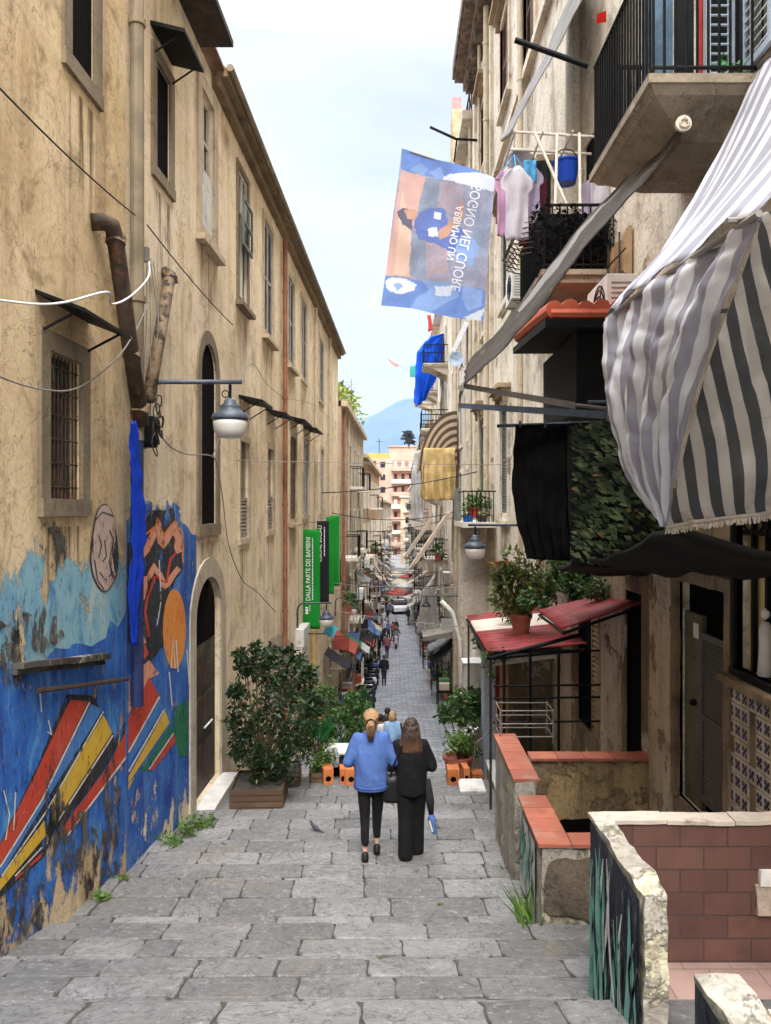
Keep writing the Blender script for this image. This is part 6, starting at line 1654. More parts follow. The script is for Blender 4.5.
    cloth_thing('blue_rag', 'bright blue cloth strip tied to the downpipe and trailing down over the mural', 'cloth',
                ruled([Lp(115, 423, 0.16), Lp(116, 470, 0.16), Lp(118, 530, 0.16), Lp(114, 590, 0.15), Lp(119, 645, 0.14)], [Lp(119, 420, 0.17), Lp(124, 470, 0.18), Lp(129, 530, 0.18), Lp(125, 590, 0.17), Lp(122, 645, 0.15)], 12, 40, 0.02, 5, 0.02, 2), fabric('royal_blue_cloth', (0.010, 0.05, 0.50), 0.0))
left_fittings()
# wires strung across the street
for k, (pa, pb, s_) in enumerate([((330, 583, 26), (545, 583, 20), 0.15), ((325, 588, 28), (470, 592, 26), 0.2), ((300, 604, 24), (480, 628, 22), 0.1), ((340, 600, 40), (455, 596, 38), 0.2), ((225, 460, 14), (560, 465, 14.5), 0.02)]):
    cable(['wire strung across the street at the green banners', 'second sagging wire under the banners', 'wire crossing just below the lamp', 'far wire strung across the lower street', 'very thin wire crossing high between the two walls'][k], sag(D(*pa), D(*pb), s_), 0.012 if k < 4 else 0.006, M_wireg)

# ------------------------------------------------------------------ banners
M_grn = fabric('banner_green', (0.015, 0.26, 0.035), 0.15, var=0.1); M_blk = fabric('banner_black', (0.02, 0.02, 0.022), 0.0)
M_ltr = plain('white_print', (0.78, 0.80, 0.76), 0.7, 0.05)
def banner(label, d, x0, x1, yt, yb, m, words=None, dashes=(), wsize=0.0):
    t = thing('banner', label, 'banner', D((x0 + x1) / 2, yb, d), 'upright banners on the left wall')
    mb = MB(); a_, b_ = D(x0, yb, d), D(x1, yt, d)
    mb.grid(lambda u, v: Vector((a_.x + (b_.x - a_.x) * u, d + 0.02 * math.sin(v * 9 + d) * u, a_.z + (b_.z - a_.z) * v)), 6, 24)
    s_ = mb.build('sheet', m, t, smooth=True, solid=0.012)
    for z in (a_.z + 0.04, b_.z - 0.04): mb = MB(); mb.bar(P('L', d + .04, z, 0), Vector((b_.x, d + .04, z)), 0.014); mb.build('bracket', M_wireg, t)
    if words:
        w, px, py, ln = words
        cu = text(w, 'lettering', M_ltr, t, D(px, py, d - 0.035), (0, 0, 1), (-1, 0, 0), wsize, 0.003)
        L = max(v.co.z for v in cu.data.vertices) - min(v.co.z for v in cu.data.vertices); z0 = min(v.co.z for v in cu.data.vertices)
        k = (ln * d / F) / L
        for v in cu.data.vertices: v.co.z = z0 + (v.co.z - z0) * k
    for (px, ya, yb_, wd) in dashes:
        r_ = random.Random(int(px * 7)); mb = MB(); y = ya
        while y > yb_:
            l_ = r_.uniform(1.0, 2.6); p, q = D(px, y, d - 0.036), D(px + wd, max(y - l_, yb_), d - 0.036)
            mb.quad(p, Vector((q.x, p.y, p.z)), q, Vector((p.x, p.y, q.z))); y -= l_ + 0.6
        mb.build('small_print', M_ltr, t)
    return t
banner('nearest green banner with white lettering on the left wall', 23.0, 302.5, 320, 529.5, 629, M_grn, ('DALLA PARTE DEI BAMBINI', 310.2, 601, 63), [(312.2, 600, 538, 0.8), (305.5, 614, 607, 2.6), (309.5, 611, 605, 0.7)], 0.19)
banner('black banner with white lettering, second on the left wall', 24.6, 317, 329, 521, 602, M_blk, ('CUCINE SOCIALI', 321.6, 562, 36), [(324, 556, 527, 0.8)], 0.17)
banner('slim green banner behind the black one', 25.6, 326, 334, 517, 594, M_grn)
banner('plain green banner farthest along the left wall', 26.6, 330.5, 339.5, 515.5, 586, M_grn)
t = thing('cyan_sign', 'tilted cyan plastic sheet below the green banners', 'sign', D(331, 638, 22))
mb = MB(); mb.hexa([D(323, 633, 22.0), D(333, 638, 22.0), D(338, 628, 22.0), D(328, 622, 22.0), D(323, 633, 22.06), D(333, 638, 22.06), D(338, 628, 22.06), D(328, 622, 22.06)]); mb.build('sheet', plain('cyan_plastic', (0.08, 0.42, 0.55), 0.5, 0.1), t)
mb = MB(); mb.bar(D(331, 634, 22.08), P('L', 22.1, zat(634, 22), 0), 0.015); mb.build('bracket', M_black, t)
t = thing('utility_box', 'grey white utility box on the wall above the big shrub', 'box', Lp(299, 655))
mb = MB(); pbox(mb, 'L', Ld(295), Ld(301.5), zat(645, 21.8), zat(627, 21.8), 0.0, 0.25); mb.build('casing', M_marble, t, bevel=0.02)
mb = MB(); pbox(mb, 'L', Ld(295), Ld(301.5), zat(690, 21.8), zat(645.5, 21.8), 0.0, 0.2); mb.build('lower_case', M_cream, t)
mb = MB(); mb.bar(P('L', 22.9, zg(22.9) - .2, 0.32), P('L', 22.9, zat(630, 22.9), 0.32), 0.09, n=10)
tag(mb.build('wooden_post', plain('yellow_wood', (0.45, 0.30, 0.12), 0.7, 0.3, 3)), 'yellowish wooden post under the nearest green banner', 'post')

# ------------------------------------------------------------------ the big flag
def in_poly(x, y, pts):
    c = False; n = len(pts)
    for i in range(n):
        x0, y0 = pts[i]; x1, y1 = pts[i - 1]
        if (y0 > y) != (y1 > y) and x < (x1 - x0) * (y - y0) / (y1 - y0) + x0: c = not c
    return c
def big_flag():
    t = thing('flag', 'large blue football supporters flag with mirrored white lettering, hung over the street', 'flag', D(438, 320, 10.0))
    TL, TR, BR, BL = D(402, 148, 10.15), D(495, 178, 9.9), D(484, 320, 9.9), D(381, 306, 10.15)
    def fp(u, v, o=0.0):
        p = (TL * (1 - u) + TR * u) * (1 - v) + (BL * (1 - u) + BR * u) * v
        p.y += 0.06 * math.sin(u * 6 + v * 3) + 0.03 * math.sin(v * 11 - u * 4) + 0.02 * noise.noise(Vector((u * 5, v * 6, 2))) - o
        return p
    c5 = lambda pts: [(370 + x / 5.12, 130 + y / 5.12) for x, y in pts]
    mats = [fabric('flag_crowd_blue', (0.44, 0.49, 0.66), 0.55, var=0.35), fabric('flag_blue', (0.22, 0.36, 0.80), 0.55, var=0.2), fabric('flag_white', (0.72, 0.78, 0.90), 0.4, var=0.1), fabric('flag_pink', (0.72, 0.48, 0.44), 0.4, var=0.15),
            fabric('flag_peach', (0.78, 0.56, 0.46), 0.4, var=0.1), fabric('flag_royal', (0.20, 0.28, 0.66), 0.55, var=0.2), fabric('flag_skin', (0.62, 0.38, 0.30), 0.4, var=0.2), fabric('flag_hair', (0.17, 0.17, 0.24), 0.5), fabric('flag_light_blue', (0.32, 0.48, 0.86), 0.4, var=0.2),
            fabric('flag_slate', (0.38, 0.45, 0.60), 0.55, var=0.3), fabric('flag_lilac', (0.52, 0.50, 0.64), 0.55, var=0.3)]
    P_ = [(c5([(160, 205), (285, 240), (240, 480), (215, 750), (75, 745)]), 3), (c5([(165, 300), (200, 480), (215, 560), (190, 740), (120, 740)]), 4), (c5([(285, 240), (470, 290), (440, 430), (330, 430), (240, 470)]), 10), (c5([(390, 270), (480, 300), (470, 420), (380, 400)]), 10),
          (c5([(285, 240), (360, 255), (340, 430), (240, 470), (245, 400)]), 9), (c5([(285, 560), (390, 560), (410, 760), (290, 760)]), 10), (c5([(215, 500), (285, 560), (290, 770), (200, 740)]), 9),
          (c5([(500, 300), (640, 300), (580, 820), (440, 790)]), 0), (c5([(540, 430), (600, 400), (575, 640), (520, 640)]), 9),
          (c5([(160, 90), (640, 230), (650, 320), (370, 250), (160, 205)]), 1), (c5([(200, 205), (260, 170), (300, 200), (270, 235)]), 8), (c5([(300, 215), (360, 190), (380, 240), (350, 255)]), 8), (c5([(370, 250), (400, 225), (540, 215), (660, 240), (650, 320), (570, 300)]), 2),
          # a player lying along the flag: blue shirt, bare arm, dark hair
          (c5([(230, 430), (300, 400), (380, 400), (400, 470), (380, 520), (470, 500), (490, 560), (450, 640), (330, 580), (250, 560), (225, 500)]), 5), (c5([(440, 560), (520, 540), (560, 600), (520, 700), (440, 660)]), 8), (c5([(345, 520), (400, 480), (440, 420), (480, 360), (480, 460), (430, 500), (400, 545), (355, 560)]), 6), (c5([(295, 505), (340, 495), (350, 545), (300, 545)]), 2), (c5([(330, 420), (365, 425), (360, 460), (328, 452)]), 2),
          (c5([(140, 420), (170, 395), (200, 405), (215, 460), (215, 515), (165, 480)]), 7), (c5([(175, 410), (230, 405), (250, 430), (225, 465), (190, 450)]), 6),
          # lower blue figure
          (c5([(75, 745), (590, 820), (600, 1000), (50, 915)]), 1), (c5([(80, 770), (110, 755), (180, 760), (240, 790), (225, 820), (160, 840), (110, 830), (85, 810)]), 2), (c5([(115, 790), (150, 780), (170, 800), (140, 825)]), 8), (c5([(270, 770), (420, 790), (460, 850), (380, 890), (300, 940), (200, 920), (240, 860), (300, 820)]), 8), (c5([(330, 800), (430, 800), (410, 850), (340, 850)]), 2), (c5([(480, 960), (590, 910), (560, 1000)]), 2), (c5([(480, 800), (575, 820), (575, 900), (500, 930), (470, 860)]), 8)]
    NU, NV = 84, 124
    cells = {}
    mb = MB(); hjit = random.Random(4)
    def mf(i, j):
        p = fp((i + .5) / NU, (j + .5) / NV); x = CX + p.x * F / p.y; y = CY - p.z * F / p.y
        x += 0.8 * noise.noise(Vector((x * .3, y * .3, 0))); m = 0
        for pts, k in P_:
            if in_poly(x, y, pts): m = k
        if m in (10, 9, 0) and noise.noise(Vector((x * 0.55, y * 0.55, 5))) > 0.22: m = {10: 6, 9: 0, 0: 10}[m]
        return m
    mb.grid(fp, NU, NV, mf); mb.build('sheet', mats, t, smooth=True)
    # lettering, seen from the back
    for body, (xa, ya), (xb, yb), sz in (('SOGNO NEL CUORE', (481.5, 187), (459.5, 292), 0.185), ('ABBIAMO UN', (463.5, 207), (453.5, 261), 0.14), ('IN NAPOLI', (0, 0), (0, 0), 0)):
        if not sz: continue
        a_, b_ = D(xa, ya, 9.75), D(xb, yb, 9.75); xd = (b_ - a_).normalized(); yd = Vector((xd.z, 0, -xd.x)); yd = -yd if yd.x > 0 else yd
        o = text(body, 'lettering', plain('flag_print', (0.78, 0.82, 0.90), 0.8, 0.05), t, a_, xd, yd, sz, 0.001)
        loc = ORG[t.name]; xs = [(v.co + loc - a_).dot(xd) for v in o.data.vertices]; k = (b_ - a_).length / max(xs)
        inv = (TR - TL)
        for v, x_ in zip(o.data.vertices, xs):
            p = v.co + loc; p = p + xd * (x_ * k - x_)
            # lay the letters onto the waving sheet
            px, py = CX + p.x * F / p.y, CY - p.z * F / p.y
            uu, vv = 0.5, 0.5
            for _ in range(8):
                q = fp(uu, vv); ex, ey = px - (CX + q.x * F / q.y), py - (CY - q.z * F / q.y)
                vv += (ey - ex * 0.2) / 150; uu += (ex + ey * 0.14) / 96
            q = fp(uu, vv, 0.02); v.co = q - loc
    mb = MB(); mb.tube([TL + Vector((0, 0.03, 0)), TR + Vector((0, 0.03, 0)), D(499, 180, 10.0)], 0.012, 6); mb.build('cord', M_wireg, t)
    mb = MB(); mb.tube([D(403, 150, 10.3), D(418, 230, 10.35)], 0.014, 6); mb.build('stick', M_wireg, t)
big_flag()
t = thing('aerial_bar', 'thin bent metal bar sticking out of the wall behind the flag', 'bar', D(480, 140, 26))
mb = MB(); mb.tube([D(430, 127, 26), D(456, 139, 26), D(490, 141, 26.5)], 0.045, 6); mb.bar(D(457, 139, 26), D(454, 162, 26.2), 0.03); mb.build('bar', M_black, t)

# ------------------------------------------------------------------ cloths and awnings of the houses beyond, right side
def dome_awning():
    t = thing('yellow_awning', 'rounded beige and brown striped balcony awning with a yellow curtain below', 'awning', D(440, 500, 34))
    ca, cb = fabric('awning_cream', (0.74, 0.60, 0.44), 0.3), fabric('awning_brown', (0.17, 0.11, 0.075), 0.2)
    mb = MB(); c_ = D(457, 471, 34); RX_, RZ_ = 38 * 34 / F, 60 * 34 / F; N = 24; NR = 14
    for k in range(N):
        a0, a1 = math.pi / 2 * k / N, math.pi / 2 * (k + 1) / N
        for q in range(NR):
            r0, r1 = 0.12 + 0.88 * q / NR, 0.12 + 0.88 * (q + 1) / NR
            pt = lambda r_, a_: c_ + Vector((-RX_ * r_ * math.cos(a_), -0.25 * r_ * math.sin(2 * a_), RZ_ * r_ * math.sin(a_)))
            mb.quad(pt(r0, a0), pt(r1, a0), pt(r1, a1), pt(r0, a1), q % 2)
        for s_ in range(8):
            pt2 = lambda a_, y: c_ + Vector((-RX_ * math.cos(a_), y - (0.25 * math.sin(2 * a_) if y == 0 else 0), RZ_ * math.sin(a_)))
            mb.quad(pt2(a0, s_ * .4), pt2(a1, s_ * .4), pt2(a1, s_ * .4 + .4), pt2(a0, s_ * .4 + .4), s_ % 2)
    mb.build('hood', [ca, cb], t, solid=0.01)
    yc = fabric('yellow_curtain', (0.80, 0.60, 0.28), 0.35, dirt=(0.5, 0.34, 0.12))
    ruled([D(424, 448, 33.6), D(424, 475, 33.5), D(425, 500, 33.6)], [D(456, 448, 33.6), D(456, 475, 33.6), D(455, 500, 33.6)], 60, 20, 0.08, 0.9, 0.09, 4).build('curtain', yc, t, smooth=True, solid=0.02)
    ruled([D(424, 455, 33.9), D(424, 475, 33.9), D(425, 500, 33.9)], [D(421, 455, 37), D(421, 475, 37), D(422, 498, 37)], 40, 16, 0.12, 0.9, 0.1, 5).build('side_curtain', yc, t, smooth=True, solid=0.02)
    cl = thing('blue_tarp', 'bright blue tarpaulin draped over a balcony awning frame', 'tarpaulin', D(430, 395, 45))
    bl = fabric('tarp_blue', (0.012, 0.10, 0.72), 0.15, var=0.25)
    c_ = D(442, 372, 45)
    ruled([D(443, 334, 44.5), D(430, 339, 44.4), D(419, 352, 44.3), D(417, 372, 44.3), D(416, 407, 44.3)], [D(444, 334, 44.5), D(443, 345, 44.5), D(441, 358, 44.5), D(438, 372, 44.5), D(426, 398, 44.4)], 24, 40, 0.12, 0.8, 0.1, 2).build('front', bl, cl, smooth=True, solid=0.02)
    ruled([D(443, 334, 44.5), D(430, 339, 44.4), D(419, 352, 44.3), D(417, 372, 44.3), D(416, 407, 44.3)], [D(439, 345, 48.5), D(428, 350, 48.4), D(418, 361, 48.3), D(416, 378, 48.3), D(415, 402, 48.3)], 24, 30, 0.12, 0.8, 0.1, 3).build('top', bl, cl, smooth=True, solid=0.02)
    wh = fabric('white_sheet', (0.56, 0.54, 0.52), 0.3, dirt=(0.4, 0.37, 0.33))
    cloth_thing('white_curtain', 'long grey white curtain hanging left of the yellow one', 'curtain', ruled([D(414, 452, 45), D(411, 490, 45), D(410, 520, 45)], [D(421, 450, 44), D(422, 490, 44), D(423, 522, 44)], 20, 14, 0.1, 0.8, 0.1, 3), wh)
    cloth_thing('white_sheet', 'white sheet tapering down beside the small hanging lamp', 'sheet', ruled([D(424, 588, 38), D(420, 612, 38), D(417, 634, 38)], [D(433, 582, 38), D(438, 610, 38), D(440, 634, 38)], 20, 14, 0.08, 0.8, 0.06, 3), wh)
    cr = fabric('cream_canvas', (0.52, 0.43, 0.33), 0.1, dirt=(0.3, 0.24, 0.18))
    for k, (a_, b_, d, lab) in enumerate([((450, 512), (413, 566), 30, 'folded cream awning slanting steeply, the longer of the two under the yellow curtain'), ((431, 520), (406, 556), 33, 'folded cream awning slanting steeply, the shorter one on the left')]):
        p, q = D(*a_, d), D(*b_, d); mb = MB(); w = Vector((0.15, 0, 0.09)); y_ = Vector((0, 1.6, -.1))
        for (o_, m_) in ((0, 0),): mb.hexa([p - w, p + w, p + w + y_, p - w + y_, q - w, q + w, q + w + y_, q - w + y_])
        tag(mb.build('folded_awning', cr, bevel=0.015), lab, 'awning', 'folded cream awnings under the yellow curtain')
    mb = MB(); leaves(mb, [(D(408, 438, 70), (0.35, 0.4, 0.6), 1)], 60, 0.5, 5); mb.rbox(D(408.5, 437, 70), (0.6, 0.6, 1.1))
    tag(mb.build('dark_washing', plain('dark_washing', (0.02, 0.022, 0.03), 0.9)), 'dark washing hanging out in front of the mountain', 'laundry')
    mb = ruled([D(410, 366, 58), D(410, 372, 58), D(410, 377, 58)], [D(417, 365, 56), D(417, 371, 56), D(417, 377, 56)], 10, 6, 0.05, 1)
    cloth_thing('teal_cloth', 'teal cloth tied over a balcony railing near the blue tarpaulin', 'cloth', mb, fabric('teal', (0.06, 0.40, 0.36), 0.2))
    t = thing('small_flag', 'little faded pink flag on a thin pole far beyond the blue flag', 'flag', D(398, 366, 58))
    mb = MB(); mb.bar(D(412, 373, 58), D(388, 359, 58), 0.025); mb.build('pole', M_wireg, t)
    ruled([D(388, 359, 58), D(390, 363, 58), D(396, 367, 58)], [D(398, 364.5, 58), D(398, 366, 58), D(399, 368, 58)], 8, 6, 0.04, 1).build('sheet', fabric('faded_pink', (0.62, 0.36, 0.34), 0.3), t, solid=0.01)
    cloth_thing('red_drape', 'red cloth strip hanging above the blue tarpaulin', 'cloth', ruled([D(427, 315, 45), D(428, 322, 45), D(428, 332, 45)], [D(431, 315, 45), D(432, 322, 45), D(433, 330, 45)], 6, 8, 0.04, 1), fabric('red_drape', (0.55, 0.08, 0.06), 0.3))
    t = thing('satellite_dish', 'pale blue satellite dish on a balcony under the big flag', 'satellite dish', D(456, 360, 29))
    c_ = D(456, 359, 29); mb = MB(); mb.lathe(c_, [(0.02, 0.05), (0.18, 0.03), (0.27, -0.03), (0.28, -0.03), (0.19, 0.05), (0.02, 0.07)], 20, axis='Y'); mb.build('dish', plain('dish', (0.42, 0.55, 0.70), 0.5), t, smooth=True)
    mb = MB(); mb.bar(c_ + Vector((0, .06, 0)), c_ + Vector((0.3, .1, -0.3)), 0.02); mb.bar(c_, c_ + Vector((0, -0.25, -0.05)), 0.012); mb.build('mount', M_wireg, t)
    # awning hanging white by the railing above the dish
    cloth_thing('white_awning', 'white awning slanting over a balcony under the big flag', 'awning', ruled([D(455, 352, 29), D(462, 338, 29), D(470, 322, 29)], [D(451, 352, 31), D(457, 338, 31), D(464, 322, 31)], 8, 12, 0.03, 1), wh)
    # wooden terrace roofs, canopies lower down
    for k, (x0, x1, y0_, y1_, d, lab) in enumerate([(423, 458, 631, 641, 36, 'concrete canopy over a doorway below the hanging lamp')]):
        a_, b_ = D(x0, y1_, d), D(x1, y0_, d); mb = MB()
        if k == 0: mb.hexa([W(a_.x, d, a_.z), W(b_.x + .4, d, a_.z + .25), W(b_.x + .4, d + 3, a_.z + .25), W(a_.x, d + 3, a_.z), W(a_.x, d, a_.z + .18), W(b_.x + .4, d, b_.z + .1), W(b_.x + .4, d + 3, b_.z + .1), W(a_.x, d + 3, a_.z + .18)])
        else:
            for q in range(8):
                t0, t1 = math.pi * q / 16, math.pi * (q + 1) / 16; f = lambda t_, r_, y: W(b_.x + .3 - (b_.x + .3 - a_.x) * r_ * math.cos(t_), y, a_.z + 0.9 * r_ * math.sin(t_))
                mb.hexa([f(t0, .84, d), f(t1, .84, d), f(t1, .84, d + 2), f(t0, .84, d + 2), f(t0, 1, d), f(t1, 1, d), f(t1, 1, d + 2), f(t0, 1, d + 2)])
        tag(mb.build('canopy', plain('grey_canopy', (0.33, 0.30, 0.26), 0.9, 0.35, 3, dirt=(0.12, 0.1, 0.08))), lab, 'canopy')
dome_awning()

mb = ruled([D(487, 562, 19.0), D(492, 568, 19.0), D(496, 578, 19.0)], [D(508, 560, 18.0), D(511, 566, 18.0), D(513, 572, 18.0)], 10, 8, .03, 1)
cloth_thing('orange_awning', 'small faded orange awning beside the tall potted tree', 'awning', mb, fabric('orange_canvas', (0.55, 0.22, 0.12), 0.3))
# ------------------------------------------------------------------ plants and boxes by the foot of the ramp
def twigs(mb, base, tips, r0, m=0):
    base = Vector(base)
    for tp_ in tips:
        tp_ = Vector(tp_); mid = base * 0.5 + tp_ * 0.5 + Vector((noise.noise(tp_ * 3) * 0.12, noise.noise(tp_ * 5) * 0.12, 0.04))
        mb.tube([base, mid, tp_], [r0, r0 * .6, r0 * .25], 6, m)
def shrub(name, label, base, clumps, n, size, fm, seed, group=None, cat='shrub', stem=True):
    t = thing(name, label, cat, base, group)
    mb = MB(); leaves(mb, clumps, n, size, seed); mb.build('foliage', fm, t)
    if stem:
        mb = MB(); twigs(mb, base, [c[0] for c in clumps], 0.03); mb.build('trunk', M_wood, t)
    return t
def planter(label, c, size, rotz=0.0, m=None, name='planter', group=None):
    t = thing(name, label, 'planter', (c[0], c[1], c[2]), group); w, d, h = size; M_ = Matrix.Translation(c) @ Matrix.Rotation(rotz, 4, 'Z')
    r_ = random.Random(int(abs(c[0]) * 100)); n = 4
    for sd in range(4):
        mb = MB()
        for k in range(n):
            z0, z1 = h * k / n + 0.006, h * (k + 1) / n - 0.006; j = r_.uniform(-.006, .006)
            if sd == 0: mb.box((-w / 2, -d / 2 - .012 + j, z0), (w / 2, -d / 2 + .012 + j, z1))
            if sd == 1: mb.box((-w / 2, d / 2 - .012 + j, z0), (w / 2, d / 2 + .012 + j, z1))
            if sd == 2: mb.box((-w / 2 - .012 + j, -d / 2 + .014, z0), (-w / 2 + .012 + j, d / 2 - .014, z1))
            if sd == 3: mb.box((w / 2 - .012 + j, -d / 2 + .014, z0), (w / 2 + .012 + j, d / 2 - .014, z1))
        mb.xf(M_); mb.build('side', m or M_plank, t)
    mb = MB(); mb.box((-w / 2 + .02, -d / 2 + .02, 0.01), (w / 2 - .02, d / 2 - .02, h * .88)); mb.xf(M_); mb.build('soil', M_bed, t)
    return t
M_plank = plain('weathered_planks', (0.15, 0.095, 0.06), 0.85, 0.45, 4, bump=0.4, isl=0.4)
def plants():
    z0 = zg(12.0)
    planter('low wooden plank planter under the big dark shrub', (-2.13, 12.15, z0 - 0.05), (0.78, 0.9, 0.36), 0.05)
    planter('second plank planter behind the big dark shrub', (-1.95, 13.4, zg(13.2) - 0.1), (0.6, 0.8, 0.36), 0.1)
    cl = []; r_ = random.Random(17)
    for px, py, d, rr in [(262, 668, 12.4, .34), (285, 672, 12.6, .36), (302, 690, 12.8, .34), (250, 700, 12.3, .34), (275, 705, 12.0, .42), (300, 715, 12.6, .36), (247, 735, 12.2, .30), (270, 740, 12.0, .40), (295, 745, 12.6, .34), (258, 762, 12.1, .28), (284, 768, 12.2, .26), (246, 668, 12.3, .17), (313, 705, 13.0, .2), (272, 655, 12.4, .2), (240, 655, 12.2, .09), (256, 648, 12.4, .10), (290, 652, 12.6, .10), (309, 672, 12.8, .12), (236, 690, 12.2, .11), (233, 720, 12.1, .10), (237, 752, 12.0, .10), (300, 662, 12.7, .12)]:
        cl.append((D(px, py, d), (rr, rr * 1.1, rr * .9), rr))
    shrub('big_shrub', 'big dense dark green shrub by the left wall', (-2.13, 12.2, z0 + 0.25), cl, 10500, 0.085, M_leafd, 3)
    cl = [(D(px, py, d), (rr, rr, rr * .85), rr) for px, py, d, rr in [(345, 705, 16, .34), (358, 700, 16.5, .3), (340, 722, 15.5, .4), (355, 728, 15.5, .36), (334, 742, 15.0, .28), (362, 715, 16, .28), (350, 745, 15.2, .3)]]
    shrub('round_shrub', 'lighter green shrub behind the woman in blue, in a dark tub', (-1.0, 15.6, zg(15.6) + 0.3), cl, 4600, 0.095, M_leafm, 5)
    t = thing('dark_tub', 'dark tub the lighter green shrub grows in', 'tub', (-1.0, 15.6, zg(15.6))); mb = MB(); mb.lathe((-1.0, 15.6, zg(15.6) - .15), [(0.24, 0), (0.32, 0.5), (0.34, 0.5), (0.34, 0.54), (0.26, 0.54)], 18); mb.build('tub', M_black, t)
    cl = [(D(px, py, d), (rr, rr, rr), rr) for px, py, d, rr in [(318, 700, 15, .3), (324, 720, 14.8, .3), (316, 738, 14.4, .28), (326, 690, 15.5, .25), (310, 725, 14, .25)]]
    shrub('mixed_shrub', 'loose green shrub between the big dark one and the lighter one', (-1.45, 14.7, zg(14.7) + .1), cl, 1700, 0.10, M_leafm, 8)
    mb = MB()
    for k in range(7):
        p = D(318 + 2 * k % 9, 742, 14.1); ax = Vector((0.15 * (k - 3), -0.1, 1)).normalized(); sd = Vector((1, 0.2 * (k - 3), 0)).normalized(); L = 0.5 + 0.05 * (k % 3)
        mb.add([p, p + ax * L * .5 + sd * .05, p + ax * L + Vector((.1 * (k - 3) * .4, -.1, -.05)), p + ax * L * .5 - sd * .05], [(0, 1, 2), (0, 2, 3)])
    tag(mb.build('broadleaf_plant', foliage('fresh_green', (0.02, 0.16, 0.04), (0.04, 0.24, 0.06), 0.3)), 'fresh green broad leaved plant sticking up among the shrubs', 'plant')
    p = (-1.32, 13.45, zg(13.3) - .12); planter('woven brown basket planter beside the orange blocks', p, (0.30, 0.35, 0.36), 0.2, M_wood, 'basket_planter')
    shrub('small_plant', 'small yellow green plant in the woven basket', (p[0], p[1], p[2] + .3), [(W(p[0], p[1], p[2] + .5), (.2, .2, .2), 1), (W(p[0] + .15, p[1] + .1, p[2] + .62), (.14, .14, .14), .6)], 420, 0.08, M_leafl, 9, cat='plant')
    # right: potted shrubs on a crate
    zb = zg(14.1); t = thing('wooden_crate', 'dark wooden crate the potted shrub on the right stands on', 'crate', (1.12, 14.1, zb))
    mb = MB(); mb.box((0.95, 13.85, zb - .25), (1.5, 14.4, zb + .1)); mb.build('crate', M_plank, t)
    t = thing('terracotta_pot', 'wide terracotta pot with a bushy plant, right of the street', 'pot', (1.18, 14.1, zb + .1))
    mb = MB(); mb.lathe((1.15, 14.1, zb + .1), [(0.17, 0), (0.21, 0.05), (0.20, 0.06), (0.25, 0.36), (0.28, 0.36), (0.28, 0.42), (0.22, 0.42), (0.2, .36)], 24); mb.build('pot', M_terra, t, smooth=False)
    cl = [(D(px, py, d), (rr, rr, rr * .8), rr) for px, py, d, rr in [(455, 738, 14, .2), (464, 742, 14, .22), (450, 747, 13.9, .15), (470, 750, 14.2, .18)]]
    shrub('potted_bush', 'yellow green bushy plant in the wide terracotta pot', (1.18, 14.1, zb + .45), cl, 1300, 0.075, M_leafl, 12, cat='plant')
    cl = [(D(px, py, d), (rr, rr, rr * .7), rr) for px, py, d, rr in [(462, 700, 14.8, .26), (474, 696, 15, .24), (450, 712, 14.6, .24), (466, 716, 14.6, .28), (440, 716, 14.5, .16), (478, 712, 14.9, .22)]]
    shrub('potted_tree', 'light green spreading shrub above the terracotta pot, by the pale blue pier', (1.35, 14.7, zg(14.7)), cl, 2700, 0.09, M_leafm, 13)
    mb = MB(); leaves(mb, [(D(462, 733, 14.2), (.12, .12, .1), 1), (D(472, 728, 14.3), (.12, .12, .1), 1)], 90, 0.07, 31); tag(mb.build('white_blossom', plain('white_petals', (0.7, 0.68, 0.66), 0.7)), 'white blossoms between the two shrubs on the right', 'flowers')
    # potted trees on the porch roof
    for k, (px, py, d, rr, lab, n) in enumerate([(517, 580, 12.6, 0.46, 'tall potted tree on the low red porch roof', 2300), (563, 580, 12.0, 0.34, 'smaller potted shrub behind the upper red roof', 1300)]):
        b_ = D(px + 4, 628 if k == 0 else 606, d); o = thing('terracotta_pot', ['terracotta pot of the tall tree on the porch roof', 'white pot of the shrub behind the upper red roof'][k], 'pot', b_)
        mb = MB(); mb.lathe(b_ - Vector((0, 0, .1)), [(0.12, 0), (0.17, 0.28), (0.19, 0.28), (0.19, 0.33), (0.13, .33)], 18); mb.build('pot', M_terra if k == 0 else M_marble, o)
        cl = [(D(px + dx, py + dy, d + .2 * dz), (rr * f, rr * f, rr * f), f) for dx, dy, dz, f in [(0, 0, 0, .7), (-12, 15, 1, .5), (10, -16, -1, .5), (4, 22, 0, .5), (-6, -20, 1, .45), (14, 8, -1, .5), (-14, -4, 0, .45)]]
        shrub('potted_tree', lab, b_ + Vector((0, 0, .2)), cl, n, 0.11, foliage('olive_leaves', (0.06, 0.085, 0.02), (0.20, 0.22, 0.06), 0.25) if k == 0 else M_leafm, 50 + k, cat='tree')
    mb = MB(); leaves(mb, [(D(490, 665, 11.6), (.1, .15, .2), 1), (D(500, 655, 11.6), (.2, .15, .1), .8), (D(487, 652, 11.5), (.08, .1, .1), .5)], 420, 0.07, 61); tag(mb.build('hanging_plant', M_leafl), 'trailing green plant hanging from the low porch roof corner', 'plant')
